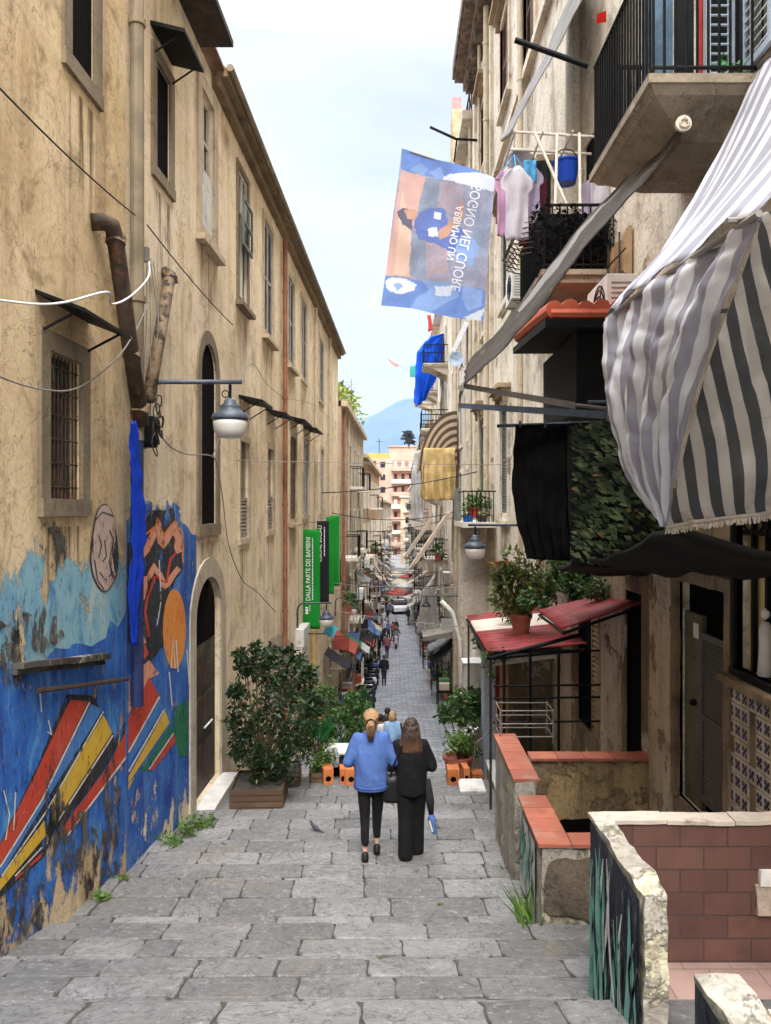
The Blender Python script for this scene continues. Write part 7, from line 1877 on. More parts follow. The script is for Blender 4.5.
    for px, py, d, rr, n, lab in ((532, 600, 11.4, .16, 420, 'leafy plant spilling between the two red porch roofs'), (592, 586, 10.2, .18, 420, 'leafy plant behind the upper red roof, near the leafy screen'), (480, 640, 14.5, .17, 420, 'leafy plant at the far corner of the low porch roof'), (505, 608, 13.6, .16, 360, 'small bushy plant beside the tall pot on the low porch roof')):
        p = D(px, py, d); mb = MB(); leaves(mb, [(p, (rr * 1.3, rr, rr), 1), (p + W(.12, .05, -.12), (rr * .8, rr * .8, rr), .6)], n, .08, int(px)); tag(mb.build('leafy_plant', M_leafm), lab, 'plant')
    # weeds
    for k, (px, py, n, sp, lab) in enumerate([(197, 828, 420, .17, 'largest weed tuft at the foot of the mural, next to the doorstep'), (182, 836, 260, .14, 'weed tuft along the mural, second below the doorstep'), (165, 846, 260, .15, 'low weed clump along the mural base'), (207, 820, 160, .10, 'small weed beside the doorstep'), (97, 899, 110, .09, 'tiny weed at the wall on the lower left'), (298, 916, 22, .03, 'tiny sprout in a paving joint in mid ramp'), (150, 900, 20, .04, 'tiny sprout in a joint near the mural'), (222, 845, 26, .04, 'small moss sprout between slabs below the big shrub'), (440, 905, 24, .03, 'tiny moss sprout in a joint on the right of the ramp'), (505, 870, 40, .05, 'moss tuft at the foot of the walled pit side'), (380, 960, 22, .03, 'tiny moss sprout low in the middle of the ramp'), (120, 880, 70, .07, 'weed tuft at the mural foot, between the tiny ones')]):
        d = 6
        for _ in range(40): d = -zs(d) * F / (py - CY) if py > CY else d
        p = W((px - CX) * d / F, d, zs(d) - 0.03); mb = MB(); leaves(mb, [(p + Vector((0, 0, sp * .55)), (sp * 1.3, sp, sp * .6), 1), (p + Vector((sp * .6, 0, sp * .3)), (sp * .6, sp * .6, sp * .35), .5)], n, 0.055 if n > 50 else .04, 70 + k, droop=-.4); tag(mb.build('weed', M_leafl), lab, 'weed')
    mb = MB(); r_ = random.Random(5)
    for k in range(26):
        p = W(1.2 + r_.uniform(-.07, .04), 6.75 + r_.uniform(-.15, .3), zs(6.9) - .04); h = r_.uniform(.25, .6); a_ = r_.uniform(-.8, .3); ax = Vector((a_ * .4, r_.uniform(-.3, .2), 1))
        mb.add([p, p + ax * h * .5 + Vector((.012, 0, 0)), p + ax * h * .95 + Vector((a_ * .12, 0, -.05)), p + ax * h * .5 - Vector((.012, 0, 0))], [(0, 1, 2, 3)])
    tag(mb.build('grass_tuft', M_leafl), 'tall grassy weed growing at the corner of the walled pit', 'weed')
    # orange blocks with a round hole
    om = plain('orange_terracotta', (0.55, 0.17, 0.05), 0.8, 0.35, 7, bump=0.4, dirt=(0.30, 0.15, 0.08), dscale=6, dth=(0.5, 0.68))
    for k, (x0, x1, d, h, rz, lab) in enumerate([(323.5, 333.5, 13.15, 20, 0.22, 'orange hollow block, leftmost by the shrubs'), (340, 345.5, 13.2, 19, .1, 'orange hollow block half hidden behind another one'), (345.5, 357, 13.1, 20, .1, 'orange hollow block right beside the woman in blue'), (447.5, 459.5, 13.1, 20, .0, 'orange hollow block in front of the terracotta pot'), (464, 470, 13.2, 20, .1, 'narrow orange block at the right, beside the marble steps'), (472.5, 483, 13.7, 12, .0, 'low orange block at the far right behind the marble steps')]):
        w = (x1 - x0) * d / F; hh = h * d / F; zc = zg(d) - 0.02; c_ = W(((x0 + x1) / 2 - CX) * d / F, d, zc); o = thing('hollow_block', lab, 'block', c_, 'orange blocks at the foot of the ramp')
        M_ = Matrix.Translation(c_) @ Matrix.Rotation(rz, 4, 'Z'); mb = MB(); dp = 0.30; tw = 0.02
        # front with a round hole, open top
        n = 16; ring = [(0.028 + w * .1) * 1.0 for _ in range(n)]; rr_ = 0.05
        for q in range(n):
            a0, a1 = 2 * math.pi * q / n, 2 * math.pi * (q + 1) / n
            def edge(a_):
                cx_, sy_ = math.cos(a_), math.sin(a_); s_ = min((w / 2) / abs(cx_) if abs(cx_) > 1e-6 else 9, (hh / 2) / abs(sy_) if abs(sy_) > 1e-6 else 9); return (cx_ * s_, sy_ * s_)
            e0, e1 = edge(a0), edge(a1); i0, i1 = (rr_ * math.cos(a0), rr_ * math.sin(a0)), (rr_ * math.cos(a1), rr_ * math.sin(a1))
            f = lambda p_, y: Vector((p_[0], y, p_[1] + hh / 2))
            mb.quad(f(i0, 0), f(e0, 0), f(e1, 0), f(i1, 0)); mb.quad(f(i0, 0), f(i1, 0), f(i1, tw), f(i0, tw))
        mb.box((-w / 2, 0.001, 0), (-w / 2 + tw, dp, hh)); mb.box((w / 2 - tw, 0.001, 0), (w / 2, dp, hh)); mb.box((-w / 2 + tw, dp - tw, 0), (w / 2 - tw, dp, hh)); mb.box((-w / 2 + tw, .001, 0), (w / 2 - tw, dp - tw, 0.02))
        mb.box((-w / 2 + tw, tw + .002, hh - .03), (w / 2 - tw, dp - tw, hh - .01)); mb.box((-w / 2 + tw, .03, .02), (w / 2 - tw, .04, hh - .03), 1)
        mb.xf(M_); mb.build('shell', [om, M_dark], o)
    t = thing('folding_table', 'small table with a grey patterned cloth hanging over it, behind the orange blocks', 'table', (-1.05, 14.2, zg(14.2)))
    mb = MB(); zt = zat(748, 14.2); mb.box((-1.28, 13.9, zt - .03), (-.75, 14.5, zt)); mb.build('top', M_marble, t)
    for x in (-1.25, -.78):
        for y in (13.95, 14.45): mb = MB(); mb.bar(W(x, y, zt - .03), W(x, y, zg(y) - .1), .015); mb.build('leg', M_wireg, t)
    cloth_thing('patterned_cloth', 'grey patterned cloth hanging off the small table', 'cloth', ruled([D(326, 748, 13.85), D(326, 760, 13.8), D(327, 768, 13.8)], [D(338, 748, 13.85), D(339, 760, 13.8), D(338, 767, 13.8)], 14, 10, .02, 3, .02, 3), plain('patterned_grey', (0.36, 0.36, 0.40), 0.9, 0.6, 18))
    # pigeon
    t = thing('pigeon', 'dark grey pigeon standing on the ramp', 'bird', (-1.06, 10.2, zs(10.2)))
    z = zs(10.25) - .012; c_ = W(-1.06, 10.25, z); mb = MB(); BM = Matrix.Translation(c_) @ Matrix.Rotation(R(65), 4, 'Z') @ Matrix.Scale(.62, 4) @ Matrix.Translation(-c_); mb.ellipsoid(c_ + W(0, 0, .10), (.05, .11, .055), 12, rot=Matrix.Rotation(R(25), 3, 'X')); mb.capsule(c_ + W(0, .07, .14), c_ + W(0, .10, .20), .035, .026); mb.ellipsoid(c_ + W(0, .115, .215), (.024, .032, .025)); mb.capsule(c_ + W(0, -.08, .07), c_ + W(0, -.2, .03), .035, .02); mb.capsule(c_ + W(0, .14, .212), c_ + W(0, .16, .205), .007, .003); mb.xf(BM); mb.build('body', plain('pigeon_grey', (0.05, 0.055, 0.07), 0.7, .3, 20), t, remesh=.008)
    for sx in (-.02, .02): mb = MB(); mb.bar(c_ + W(sx, .0, .06), c_ + W(sx, .01, 0), .005); mb.xf(BM); mb.build('leg', M_rust, t)
plants()
# greenery on the roof terrace of the pale house
cl = [(P('L', y, 4.9 + h, o_), (1.1, 1.4, .8), 1) for y, h, o_ in [(39.5, .6, -.6), (41.5, .9, -.7), (43.5, .7, -.5), (45.5, .5, -.5), (42.5, 1.5, -1.4), (40, 1.3, -1.2)]]
shrub('terrace_greenery', 'yellow green bushes overgrowing the roof terrace of the pale house', P('L', 42, 4.87, -.8), cl, 2200, 0.30, M_leafy, 77, cat='bushes')
t = thing('roof_aerial', 'thin television aerial on the pale house roof', 'aerial', P('L', 47, 4.87, -.3)); mb = MB(); p = P('L', 47, 4.87, -.3); mb.bar(p, p + W(0, 0, 3.0), .03)
for k in range(5): mb.bar(p + W(-.4, 0, 2.2 + k * .15), p + W(.4, 0, 2.2 + k * .15), .015)
mb.build('mast', M_wireg, t)
# ------------------------------------------------------------------ people
M_skin = plain('skin', (0.50, 0.30, 0.21), 0.5, 0.1, 8)
def place(parts, loc, rz):
    M_ = Matrix.Translation(loc) @ Matrix.Rotation(rz, 4, 'Z')
    for p in parts: p.xf(M_)
def person(label, loc, rz=0.0, h=1.68, hair=(0.03, 0.02, 0.015), top=(0.03, 0.03, 0.03), legs=(0.02, 0.02, 0.025), shoes=(0.012, 0.012, 0.012), stride=0.18, pose='walk', hairstyle='short', detail=False,
           wide=0.0, group=None, topm=None, hairm=None, long_top=0.0, bare_legs=False, female=False, seatz=None):
    """walks towards +y (away from the camera) unless turned by rz"""
    t = thing('person', label, 'person', loc, group); k = h / 1.70
    vox = 0.008 if detail else 0.02
    S = lambda x, y, z: Vector((x * k, y * k, z * k))
    sw = 0.150 if female else 0.19
    hipx = 0.085
    sit = pose == 'ride'
    dz = 0.0
    J = {}
    for sx, sd in ((-1, 'l'), (1, 'r')):
        st = stride * sx * 0.5
        J['hip' + sd] = S(sx * hipx, 0, .90)
        if sit:
            J['knee' + sd] = S(sx * .16, .38, .74); J['ank' + sd] = S(sx * .15, .36, .34)
        else:
            J['knee' + sd] = S(sx * hipx * .85, st * .55 + .03, .48); J['ank' + sd] = S(sx * hipx * .8, st * 1.0 - .03, .085 + max(0, -st) * .12)
        J['sho' + sd] = S(sx * sw, 0, 1.40)
        if pose == 'link':       # forearms carried forward, elbows out
            J['elb' + sd] = S(sx * (sw + .115), -.03, 1.12); J['wri' + sd] = S(sx * (sw - .0), .20, 1.05)
        elif pose == 'akimbo':
            J['elb' + sd] = S(sx * (sw + .11), -.02, 1.13) ; J['wri' + sd] = S(sx * (sw + .0), .17, 1.04)
        elif pose in ('ride', 'hold'):
            J['elb' + sd] = S(sx * (sw + .07), .12, 1.14); J['wri' + sd] = S(sx * (sw + .02), .38, 1.12)
        else:
            J['elb' + sd] = S(sx * (sw + .05), -st * .4 - .02, 1.12); J['wri' + sd] = S(sx * (sw + .05), -st * .8 + .06, .88)
    # ---- body: one continuous surface
    b = MB()
    b.loft([(S(0, 0, .86), .15 * k, .11 * k), (S(0, 0, .95), .165 * k, .115 * k), (S(0, 0, 1.08), .135 * k, .095 * k), (S(0, .0, 1.25), .155 * k, .11 * k), (S(0, 0, 1.38), .16 * k, .10 * k), (S(0, 0, 1.45), .08 * k, .065 * k)])
    b.capsule(S(0, -.01, 1.40), S(0, .015, 1.54), .056 * k, .052 * k, 12)
    b.ellipsoid(S(0, .025, 1.595), (.074 * k, .094 * k, .112 * k), 14); b.ellipsoid(S(0, .055, 1.535), (.052 * k, .06 * k, .055 * k), 10)
    if detail or not female:
        b.capsule(S(0, .11, 1.60), S(0, .128, 1.572), .010 * k, .015 * k, 6)
        for sx in (-1, 1): b.ellipsoid(S(sx * .076, .02, 1.59), (.012 * k, .022 * k, .03 * k), 8)
        b.ellipsoid(S(0, .112, 1.535), (.025 * k, .012 * k, .008 * k), 8)
        for sx in (-1, 1): b.ellipsoid(S(sx * .032, .108, 1.612), (.016 * k, .012 * k, .009 * k), 8)
    for sd, sx in (('l', -1), ('r', 1)):
        b.capsule(J['sho' + sd], J['elb' + sd], .052 * k, .040 * k); b.capsule(J['elb' + sd], J['wri' + sd], .040 * k, .026 * k)
        b.capsule(J['hip' + sd], J['knee' + sd], .074 * k, .045 * k, 12); b.capsule(J['knee' + sd], J['ank' + sd], .044 * k, .029 * k, 12)
        b.capsule(J['ank' + sd] + S(0, -.03, -.04), J['ank' + sd] + S(0, .14, -.055), .034 * k, .026 * k)
        # hand: palm, four fingers, thumb
        w = J['wri' + sd]; dr = (w - J['elb' + sd]).normalized(); lat = Vector((1, 0, 0)) - dr * dr.x; lat = lat.normalized() if lat.length > .2 else Vector((0, 1, 0)); nrm = dr.cross(lat)
        b.capsule(w, w + dr * .055 * k, .026 * k, .034 * k, 8)
        if detail:
            for f in range(4):
                f0 = w + dr * .075 * k + lat * (f - 1.5) * .021 * k; ln = (.062, .074, .070, .054)[f] * k
                b.capsule(f0, f0 + dr * ln * .55, .0088 * k, .008 * k, 6); b.capsule(f0 + dr * ln * .55, f0 + dr * ln * .9 + nrm * ln * .35 * -sx, .008 * k, .0068 * k, 6)
            b.capsule(w + dr * .02 * k - lat * sx * .02 * k, w + dr * .065 * k - lat * sx * .058 * k, .012 * k, .009 * k, 6)
        else:
            b.capsule(w + dr * .06 * k, w + dr * .13 * k, .030 * k, .018 * k, 8)
    # ---- clothes over it
    lg = MB()
    e = .012 * k
    if not bare_legs:
        lg.loft([(S(0, 0, .80), .155 * k + e, .12 * k + e), (S(0, 0, .90), .168 * k + e, .125 * k + e), (S(0, 0, 1.02), .15 * k + e, .11 * k + e)])
        for sd, sx in (('l', -1), ('r', 1)):
            kn, an = J['knee' + sd], J['ank' + sd]
            lg.capsule(J['hip' + sd] + S(sx * wide * .2, 0, 0), kn, .092 * k + wide * .3, .062 * k + wide * .8, 12)
            lg.capsule(kn, an + S(0, 0, (.13 if detail else .05) if not wide else -.02), .062 * k + wide * .8, .044 * k + wide * 1.25, 12)
    else:
        lg.loft([(S(0, 0, .62), .21 * k, .16 * k), (S(0, 0, .80), .18 * k, .14 * k), (S(0, 0, 1.0), .15 * k, .115 * k)])
    tp = MB(); L = long_top
    bag = .02 if pose in ('link', 'akimbo') else .0
    tp.loft([(S(0, 0, .90 - L), .165 * k + bag * .6 + e, .125 * k + bag), (S(0, 0, .93 - L), .17 * k + bag * .7 + e, .13 * k + bag + e), (S(0, 0, 1.06), .165 * k + bag * 1.2 + e, .125 * k + bag + e), (S(0, 0, 1.24), .17 * k + bag + e, .125 * k + bag), (S(0, 0, 1.38), (sw + .0) * k, .105 * k + bag * .5), (S(0, 0, 1.445), .10 * k, .08 * k), (S(0, 0, 1.475), .066 * k, .06 * k)], n=22)
    for sd in 'lr':
        tp.capsule(J['sho' + sd] - S(0, 0, .02), J['elb' + sd], .070 * k + bag * .5, .056 * k + bag * .6, 12); d = J['wri' + sd] - J['elb' + sd]; tp.capsule(J['elb' + sd], J['elb' + sd] + d * .92, .055 * k + bag * .6, .036 * k + bag * .25, 12)
    if detail:
        r_ = random.Random(5)
    sh = []
    for sd in 'lr':
        s_ = MB(); a_ = J['ank' + sd]; s_.capsule(a_ + S(0, -.04, -.035), a_ + S(0, .06, -.045), .043 * k, .042 * k); s_.capsule(a_ + S(0, .06, -.045), a_ + S(0, .16, -.058), .042 * k, .030 * k); s_.capsule(a_ + S(0, -.03, .0), a_ + S(0, -.035, -.03), .042 * k, .042 * k); s_.rbox(a_ + S(0, .055, -.078), (.075 * k, .25 * k, .014 * k)); sh.append(s_)
    hr = MB()
    hr.ellipsoid(S(0, .005, 1.628), (.086 * k, .098 * k, .092 * k), 16); hr.ellipsoid(S(0, -.025, 1.585), (.082 * k, .072 * k, .088 * k), 14)
    if hairstyle == 'pony':
        hr.ellipsoid(S(0, -.10, 1.60), (.042 * k, .035 * k, .04 * k)); hr.loft([(S(0, -.135, 1.615), .03 * k, .025 * k), (S(0, -.15, 1.58), .046 * k, .036 * k), (S(0, -.14, 1.52), .044 * k, .034 * k), (S(0, -.125, 1.46), .026 * k, .02 * k), (S(0, -.12, 1.43), .008 * k, .008 * k)], n=12)
    if hairstyle == 'long':
        hr.loft([(S(0, -.04, 1.62), .085 * k, .075 * k), (S(0, -.06, 1.52), .105 * k, .075 * k), (S(0, -.085, 1.43), .125 * k, .06 * k), (S(0, -.10, 1.36), .125 * k, .04 * k), (S(0, -.11, 1.315), .09 * k, .02 * k)], n=20)
    if hairstyle == 'bob':
        hr.loft([(S(0, -.03, 1.62), .09 * k, .085 * k), (S(0, -.04, 1.54), .10 * k, .085 * k), (S(0, -.05, 1.47), .095 * k, .06 * k)], n=16)
    if sit: pass
    allp = [b, lg, tp, hr] + sh; place(allp, loc, rz)
    body = b.build('body', M_skin, t, remesh=vox, rsmooth=4)
    tm = topm or plain('cloth_%d%d%d' % tuple(int(c * 200) for c in top), top, 0.9, 0.3, 5, bump=0.2)
    o1 = tp.build('sweatshirt' if pose == 'link' else 'jacket', tm, t, remesh=vox * 1.3, rsmooth=5)
    lm = plain('cloth_%d%d%d' % tuple(int(c * 200) for c in legs), legs, 0.9, 0.3, 5)
    o2 = lg.build('trousers' if not bare_legs else 'skirt', lm, t, remesh=vox * 1.3, rsmooth=4)
    if detail:                              # folds
        for o_, amp in ((o1, .020), (o2, .008)):
            M_ = Matrix.Translation(-Vector(loc))
            for v in o_.data.vertices:
                q = v.co; n_ = Vector((v.normal.x, v.normal.y, v.normal.z))
                f = noise.fractal(Vector((q.x * 6 + q.z * 3, q.y * 6, q.z * 4.5)), .8, 2.2, 4); f2 = math.sin(q.z * 34 + q.x * 22 + 4 * noise.noise(q * 5)) * .35
                v.co = q + n_ * amp * (f * .5 + f2 * .35 * (.5 + noise.noise(q * 4)) + .6 * noise.noise(Vector((q.x * 16, q.y * 16, q.z * 2.6 + q.x * 4))))
    hm = hairm or plain('hair_%d%d%d' % tuple(int(c * 400) for c in hair), hair, 0.55, 0.4, 30)
    ho = hr.build('hair', hm, t, remesh=vox, rsmooth=3)
    if detail:
        for v in ho.data.vertices:
            q = v.co; n_ = v.normal.copy(); a_ = math.atan2(q.x, q.y + .02); v.co = q + n_ * (.006 * math.sin(a_ * 46 + 3 * noise.noise(q * 18)) + .004 * noise.noise(q * 60))
        st = MB(); rr = random.Random(3)           # loose strands over the mass
        for _ in range(260):
            a_ = rr.uniform(-2.6, 2.6) - math.pi / 2
            if hairstyle == 'long':
                x1 = .128 * math.cos(a_) * rr.uniform(.5, 1.08); zt_ = rr.uniform(1.27, 1.42); pts = [S(.03 * math.cos(a_), -.0, 1.72), S(.088 * math.cos(a_), .09 * math.sin(a_) * .8, 1.64), S(x1 * .85, min(-.02, -.05 + .09 * math.sin(a_)), 1.53), S(x1 + rr.uniform(-.01, .01), -.10 + .04 * math.sin(a_), 1.42), S(x1 + rr.uniform(-.02, .02), -.115, zt_)]
            elif rr.random() < .35:
                pts = [S(rr.uniform(-.03, .03), -.13, 1.61), S(rr.uniform(-.05, .05), -.165, 1.56), S(rr.uniform(-.05, .05), -.165, 1.50), S(rr.uniform(-.035, .035), -.15, rr.uniform(1.38, 1.46))]
            else:
                th = rr.uniform(.2, 2.9); cx_, cz_ = math.cos(th), math.sin(th); pts = [S(.088 * cx_, .02, 1.63 + .092 * cz_), S(.078 * cx_, -.055, 1.62 + .075 * cz_), S(.045 * cx_, -.098, 1.61 + .035 * cz_), S(.012 * cx_, -.13, 1.607)]
            st.tube([p_ + Vector([rr.uniform(-.006, .006) for _ in range(3)]) for p_ in pts], [.004] * (len(pts) - 1) + [.0015], 4)
        place([st], loc, rz); so = st.build('strands', hm, ho, smooth=True)
    for s_ in sh: s_.build('shoe', plain('shoe_%d' % int(shoes[0] * 500), shoes, 0.5, 0.2), t, remesh=vox, rsmooth=3)
    return t
def hair_mat(name, root, tip, zr, zt):
    t = NT(name); sp = t.n.new('ShaderNodeSeparateXYZ'); t.l.new(t.tc.outputs['Object'], sp.inputs[0])
    st = t.noise(5, 6, .7, vec=t.coords((22, 22, 1.2)))
    f = t.ramp(t.math('ADD', sp.outputs[2], t.math('MULTIPLY', t.math('SUBTRACT', st, .5), .10)), zr, zt)
    c = t.mix(f, root, tip); c = t.mix(t.ramp(st, .4, .65), c, tuple(v * .45 for v in root)); c = t.mix(t.math('MULTIPLY', t.ramp(t.island(), .3, 1.0), .35), c, tip); t.color(c); t.b.inputs['Roughness'].default_value = .42; t.bump(st, .5, .01); return t.m
def people():
    zf = zs(9.0) - 0.012
    # the two women in front
    blue = fabric('blue_sweatshirt', (0.085, 0.155, 0.40), 0.0, var=.22, weave=220)
    w = person('woman in a loose blue sweatshirt and black leggings walking down the ramp', (-0.28, 9.0, zf), 0.03, 1.70, pose='link', hairstyle='pony', detail=True, topm=blue, legs=(0.005, 0.005, 0.006), female=True, stride=.24, long_top=.07,
               hairm=hair_mat('blond_hair', (0.16, 0.085, 0.035), (0.46, 0.27, 0.12), 1.50, 1.68))
    mb = MB(); zz = zf + .83; k = 1.0
    mb.tube([Vector((-.28 + .192 * math.cos(a_ * .314), 9.0 + .155 * math.sin(a_ * .314), zf + .84)) for a_ in range(21)], .016, 8); mb.tube([Vector((-.28 + .190 * math.cos(a_ * .314), 9.0 + .153 * math.sin(a_ * .314), zf + .815)) for a_ in range(21)], .013, 8)
    mb.build('waistband', plain('navy_rib', (0.05, 0.09, 0.27), .9, .2), w, smooth=True)
    mb = MB(); c_ = Vector((-.278, 8.875, zf + 1.60)); mb.tube([c_ + Vector((.036 * math.cos(a_ * .524), .004, .036 * math.sin(a_ * .524))) for a_ in range(13)], .010, 6); mb.build('hair_tie', M_black, w)
    b = person('woman with long brown hair in a black jacket and wide black trousers', (0.19, 9.02, zs(9.02) - .012), -0.02, 1.60, pose='akimbo', hairstyle='long', detail=True, top=(0.004, 0.004, 0.005), legs=(0.0035, 0.0035, 0.0045), female=True, wide=.04, stride=.20, long_top=.12,
               hairm=hair_mat('brown_hair', (0.19, 0.095, 0.05), (0.016, 0.010, 0.007), 1.28, 1.42))
    t = thing('shoulder_bag', 'black shoulder bag on the left hip of the woman in black', 'bag', (-.02, 9.0, zf + .66))
    mb = MB(); mb.loft([(W(-.04, 9.0, zf + .64), .09, .05), (W(-.05, 9.0, zf + .70), .13, .07), (W(-.04, 9.0, zf + .88), .12, .06), (W(-.03, 9.0, zf + .96), .08, .04)], n=18); mb.build('pouch', plain('black_leather', (0.012, 0.012, 0.012), .45, .3), t, smooth=True)
    mb = MB(); mb.tube([W(-.06, 8.97, zf + .92), W(-.0, 8.88, zf + 1.15), W(.08, 8.88, zf + 1.33)], .010, 6); mb.build('strap', M_black, t)
    t = thing('dangling_bag', 'dark cloth bag with a blue and white end, dangling right of the woman in black', 'bag', (.42, 9.0, zf + .30))
    mb = MB(); mb.tube([W(.38, 9.0, zf + .9), W(.41, 9.0, zf + .65), W(.425, 9.0, zf + .48)], [.035, .05, .028], 10); mb.build('sleeve', plain('dark_sleeve', (.015, .016, .02), .9), t, smooth=True)
    mb = MB(); mb.capsule(W(.425, 8.99, zf + .46), W(.455, 8.97, zf + .31), .045, .035); mb.build('end', plain('denim_blue', (.07, .13, .30), .8, .4, 20), t, smooth=True)
    mb = MB(); mb.bar(W(.40, 8.95, zf + .44), W(.435, 8.93, zf + .32), .01); mb.build('trim', M_marble, t)
    # group further down, hidden to the shoulders by the two
    for lab, px, py, d, kw in [('man with short dark hair in the small group beyond the two women', 387.5, 708, 20.5, dict(top=(.03, .03, .035), hair=(.015, .012, .01))),
                               ('person with dark hair at the left of the small group beyond the two women', 380.5, 714, 20.0, dict(top=(.06, .05, .05), hair=(.02, .015, .012))),
                               ('dark clothed person at the right of the small group beyond the two women', 393.5, 718, 19.0, dict(top=(.02, .02, .022), hair=(.015, .012, .01))),
                               ('blond haired person in light blue, nearest of the small group', 392.0, 727, 17.6, dict(top=(.25, .40, .62), hair=(.40, .24, .11), hairstyle='bob', female=True)),
                               ('person in a pale top just behind the blond one', 386.0, 722, 18.4, dict(top=(.5, .5, .52), hair=(.05, .035, .025)))]:
        zt = zat(py, d); z0 = zg(d) - .03; hh = min(max(zt - z0, 1.45), 1.85); n_ = int((d - 13.3) / (6.7 / 15)); z0 = zg(13.3 + (6.7 / 15) * n_ + .02) - .03 if d < 20 else z0
        person(lab, ((px - CX) * d / F, d, z0), 0.1, hh, **kw)
    person('lone man in black walking down the middle of the lower street', ((384 - CX) * 44 / F, 44, zg(44) - .03), 0, 1.74, top=(.012, .012, .014), legs=(.025, .025, .03), hair=(.03, .025, .02), stride=.1)
    person('person in dark clothes standing far down the street, left of the scooter rider', ((381.6 - CX) * 61 / F, 61, zg(61) - .03), 3.1, 1.70, top=(.02, .02, .025), stride=.15)
    person('person in a reddish top far down the street, in front of the dark pair', ((387 - CX) * 55 / F, 55, zg(55) - .03), 0.1, 1.68, top=(.22, .07, .08), legs=(.02, .025, .04), stride=.2)
    r_ = random.Random(9)
    for k in range(20):
        d = r_.uniform(64, 100); x = r_.uniform(-2.6, 2.2)
        person('small far away figure among the market stalls', (x, d, zg(d) - .03), r_.uniform(0, 6), r_.uniform(1.6, 1.8), top=[(.03, .03, .04), (.3, .05, .05), (.1, .15, .35), (.5, .5, .5)][k % 4], group='people far down the street')
people()

# ------------------------------------------------------------------ scooters, cars, stalls
def wheel(parent, c, r, w, name='wheel'):
    mb = MB(); mb.tube([Vector(c) + Vector((0, r * math.cos(a_ * math.pi / 9), r * math.sin(a_ * math.pi / 9))) for a_ in range(19)], w, 8); o = mb.build(name, plain('tyre', (.012, .012, .012), .8), parent, smooth=True)
    mb = MB(); mb.lathe(Vector(c) - Vector((w * .4, 0, 0)), [(r * .72, 0), (r * .75, w * .4), (r * .72, w * .8)], 16, axis='X'); mb.build('rim', M_wireg, o)
def scooter(label, loc, rz, m, group=None):
    t = thing('scooter', label, 'scooter', (0, 0, 0), group)
    wheel(t, (0, .62, .22), .20, .055); wheel(t, (0, -.58, .22), .20, .06)
    mb = MB(); mb.loft([(W(0, -.42, .34), .13, .36), (W(0, -.42, .52), .17, .42), (W(0, -.40, .68), .16, .40), (W(0, -.38, .76), .12, .36)], n=16); mb.rbox((0, .12, .30), (.30, .55, .08)); mb.capsule((0, .44, .34), (0, .36, .88), .13, .15, 12); mb.capsule((0, .62, .42), (0, .74, .34), .07, .05, 10)
    mb.build('body', m, t, remesh=.03, rsmooth=4)
    mb = MB(); mb.loft([(W(0, -.34, .77), .13, .36), (W(0, -.34, .83), .15, .38), (W(0, -.36, .87), .11, .32)], n=14); mb.build('seat', M_black, t, smooth=True)
    mb = MB(); mb.tube([W(-.34, .26, 1.02), W(-.12, .34, 1.0), W(.12, .34, 1.0), W(.34, .26, 1.02)], .02, 6); mb.bar(W(0, .36, .85), W(0, .34, 1.02), .03); mb.build('handlebar', M_black, t)
    mb = MB(); mb.ellipsoid((0, .50, .86), (.075, .05, .06), 10); mb.build('headlight', M_marble, t, smooth=True)
    mb = MB(); mb.hexa([W(-.17, .44, .98), W(.17, .44, .98), W(.17, .45, .98), W(-.17, .45, .98), W(-.14, .34, 1.38), W(.14, .34, 1.38), W(.14, .35, 1.38), W(-.14, .35, 1.38)]); mb.build('windscreen', plain('smoked_screen', (.10, .11, .12), .1, .1), t)
    for sx in (-1, 1): mb = MB(); mb.bar(W(sx * .28, .29, 1.02), W(sx * .33, .27, 1.2), .008); mb.ellipsoid((sx * .33, .26, 1.22), (.055, .012, .035), 8); mb.build('mirror', M_black, t)
    t.location = loc; t.rotation_euler = (0, 0, rz); ORG[t.name] = Vector(loc)
    return t
paints = {'dark': plain('dark_scooter_paint', (.02, .022, .028), .3, .2), 'silver': plain('silver_scooter_paint', (.42, .43, .45), .35, .1), 'blue': plain('blue_scooter_paint', (.03, .06, .25), .3, .1), 'white': plain('white_scooter_paint', (.65, .65, .65), .3, .1), 'lilac': plain('lilac_scooter_paint', (.5, .42, .52), .35, .1)}
protos = {k: None for k in paints}
def add_scooter(kind, label, loc, rz, group=None):
    if protos[kind] is None:
        o = scooter(label, loc, rz, paints[kind], group); protos[kind] = o
    else:
        o = copy_thing(protos[kind], loc, rz, label)
        if group: o['group'] = group
    return o
G = 'scooters parked along the left side of the street'
r_ = random.Random(12)
order = ['blue', 'silver', 'dark', 'dark', 'white', 'dark', 'silver', 'dark', 'dark', 'blue', 'dark', 'silver', 'dark', 'white', 'dark', 'dark']
for k, kd in enumerate(order):
    d = 29 + k * 2.1; x = -1.55 - .045 * k * .5 - r_.uniform(0, .25)
    add_scooter(kd, 'blue scooter, nearest of the parked row on the left' if k == 0 else 'silver scooter, second of the parked row on the left' if k == 1 else {'dark': 'dark scooter in the parked row down the left side', 'silver': 'silver scooter farther along the parked row', 'white': 'white scooter in the parked row down the left side', 'blue': 'blue scooter farther along the parked row'}[kd], (x, d, zg(d) - .03), 1.2 + r_.uniform(-.35, .35), G)
for k in range(7):
    d = 31 + k * 3.4; x = -2.5 - r_.uniform(0, .2); add_scooter(('dark', 'silver', 'dark', 'dark', 'white', 'dark', 'dark')[k], ('dark scooter parked in the rear row against the left wall', 'silver scooter in the rear row against the left wall', 'white scooter in the rear row against the left wall')[(0, 1, 0, 0, 2, 0, 0)[k]], (x, d, zg(d) - .03), -1.3 + r_.uniform(-.5, .5), G)
ds = 61; xs_ = (396 - CX) * ds / F
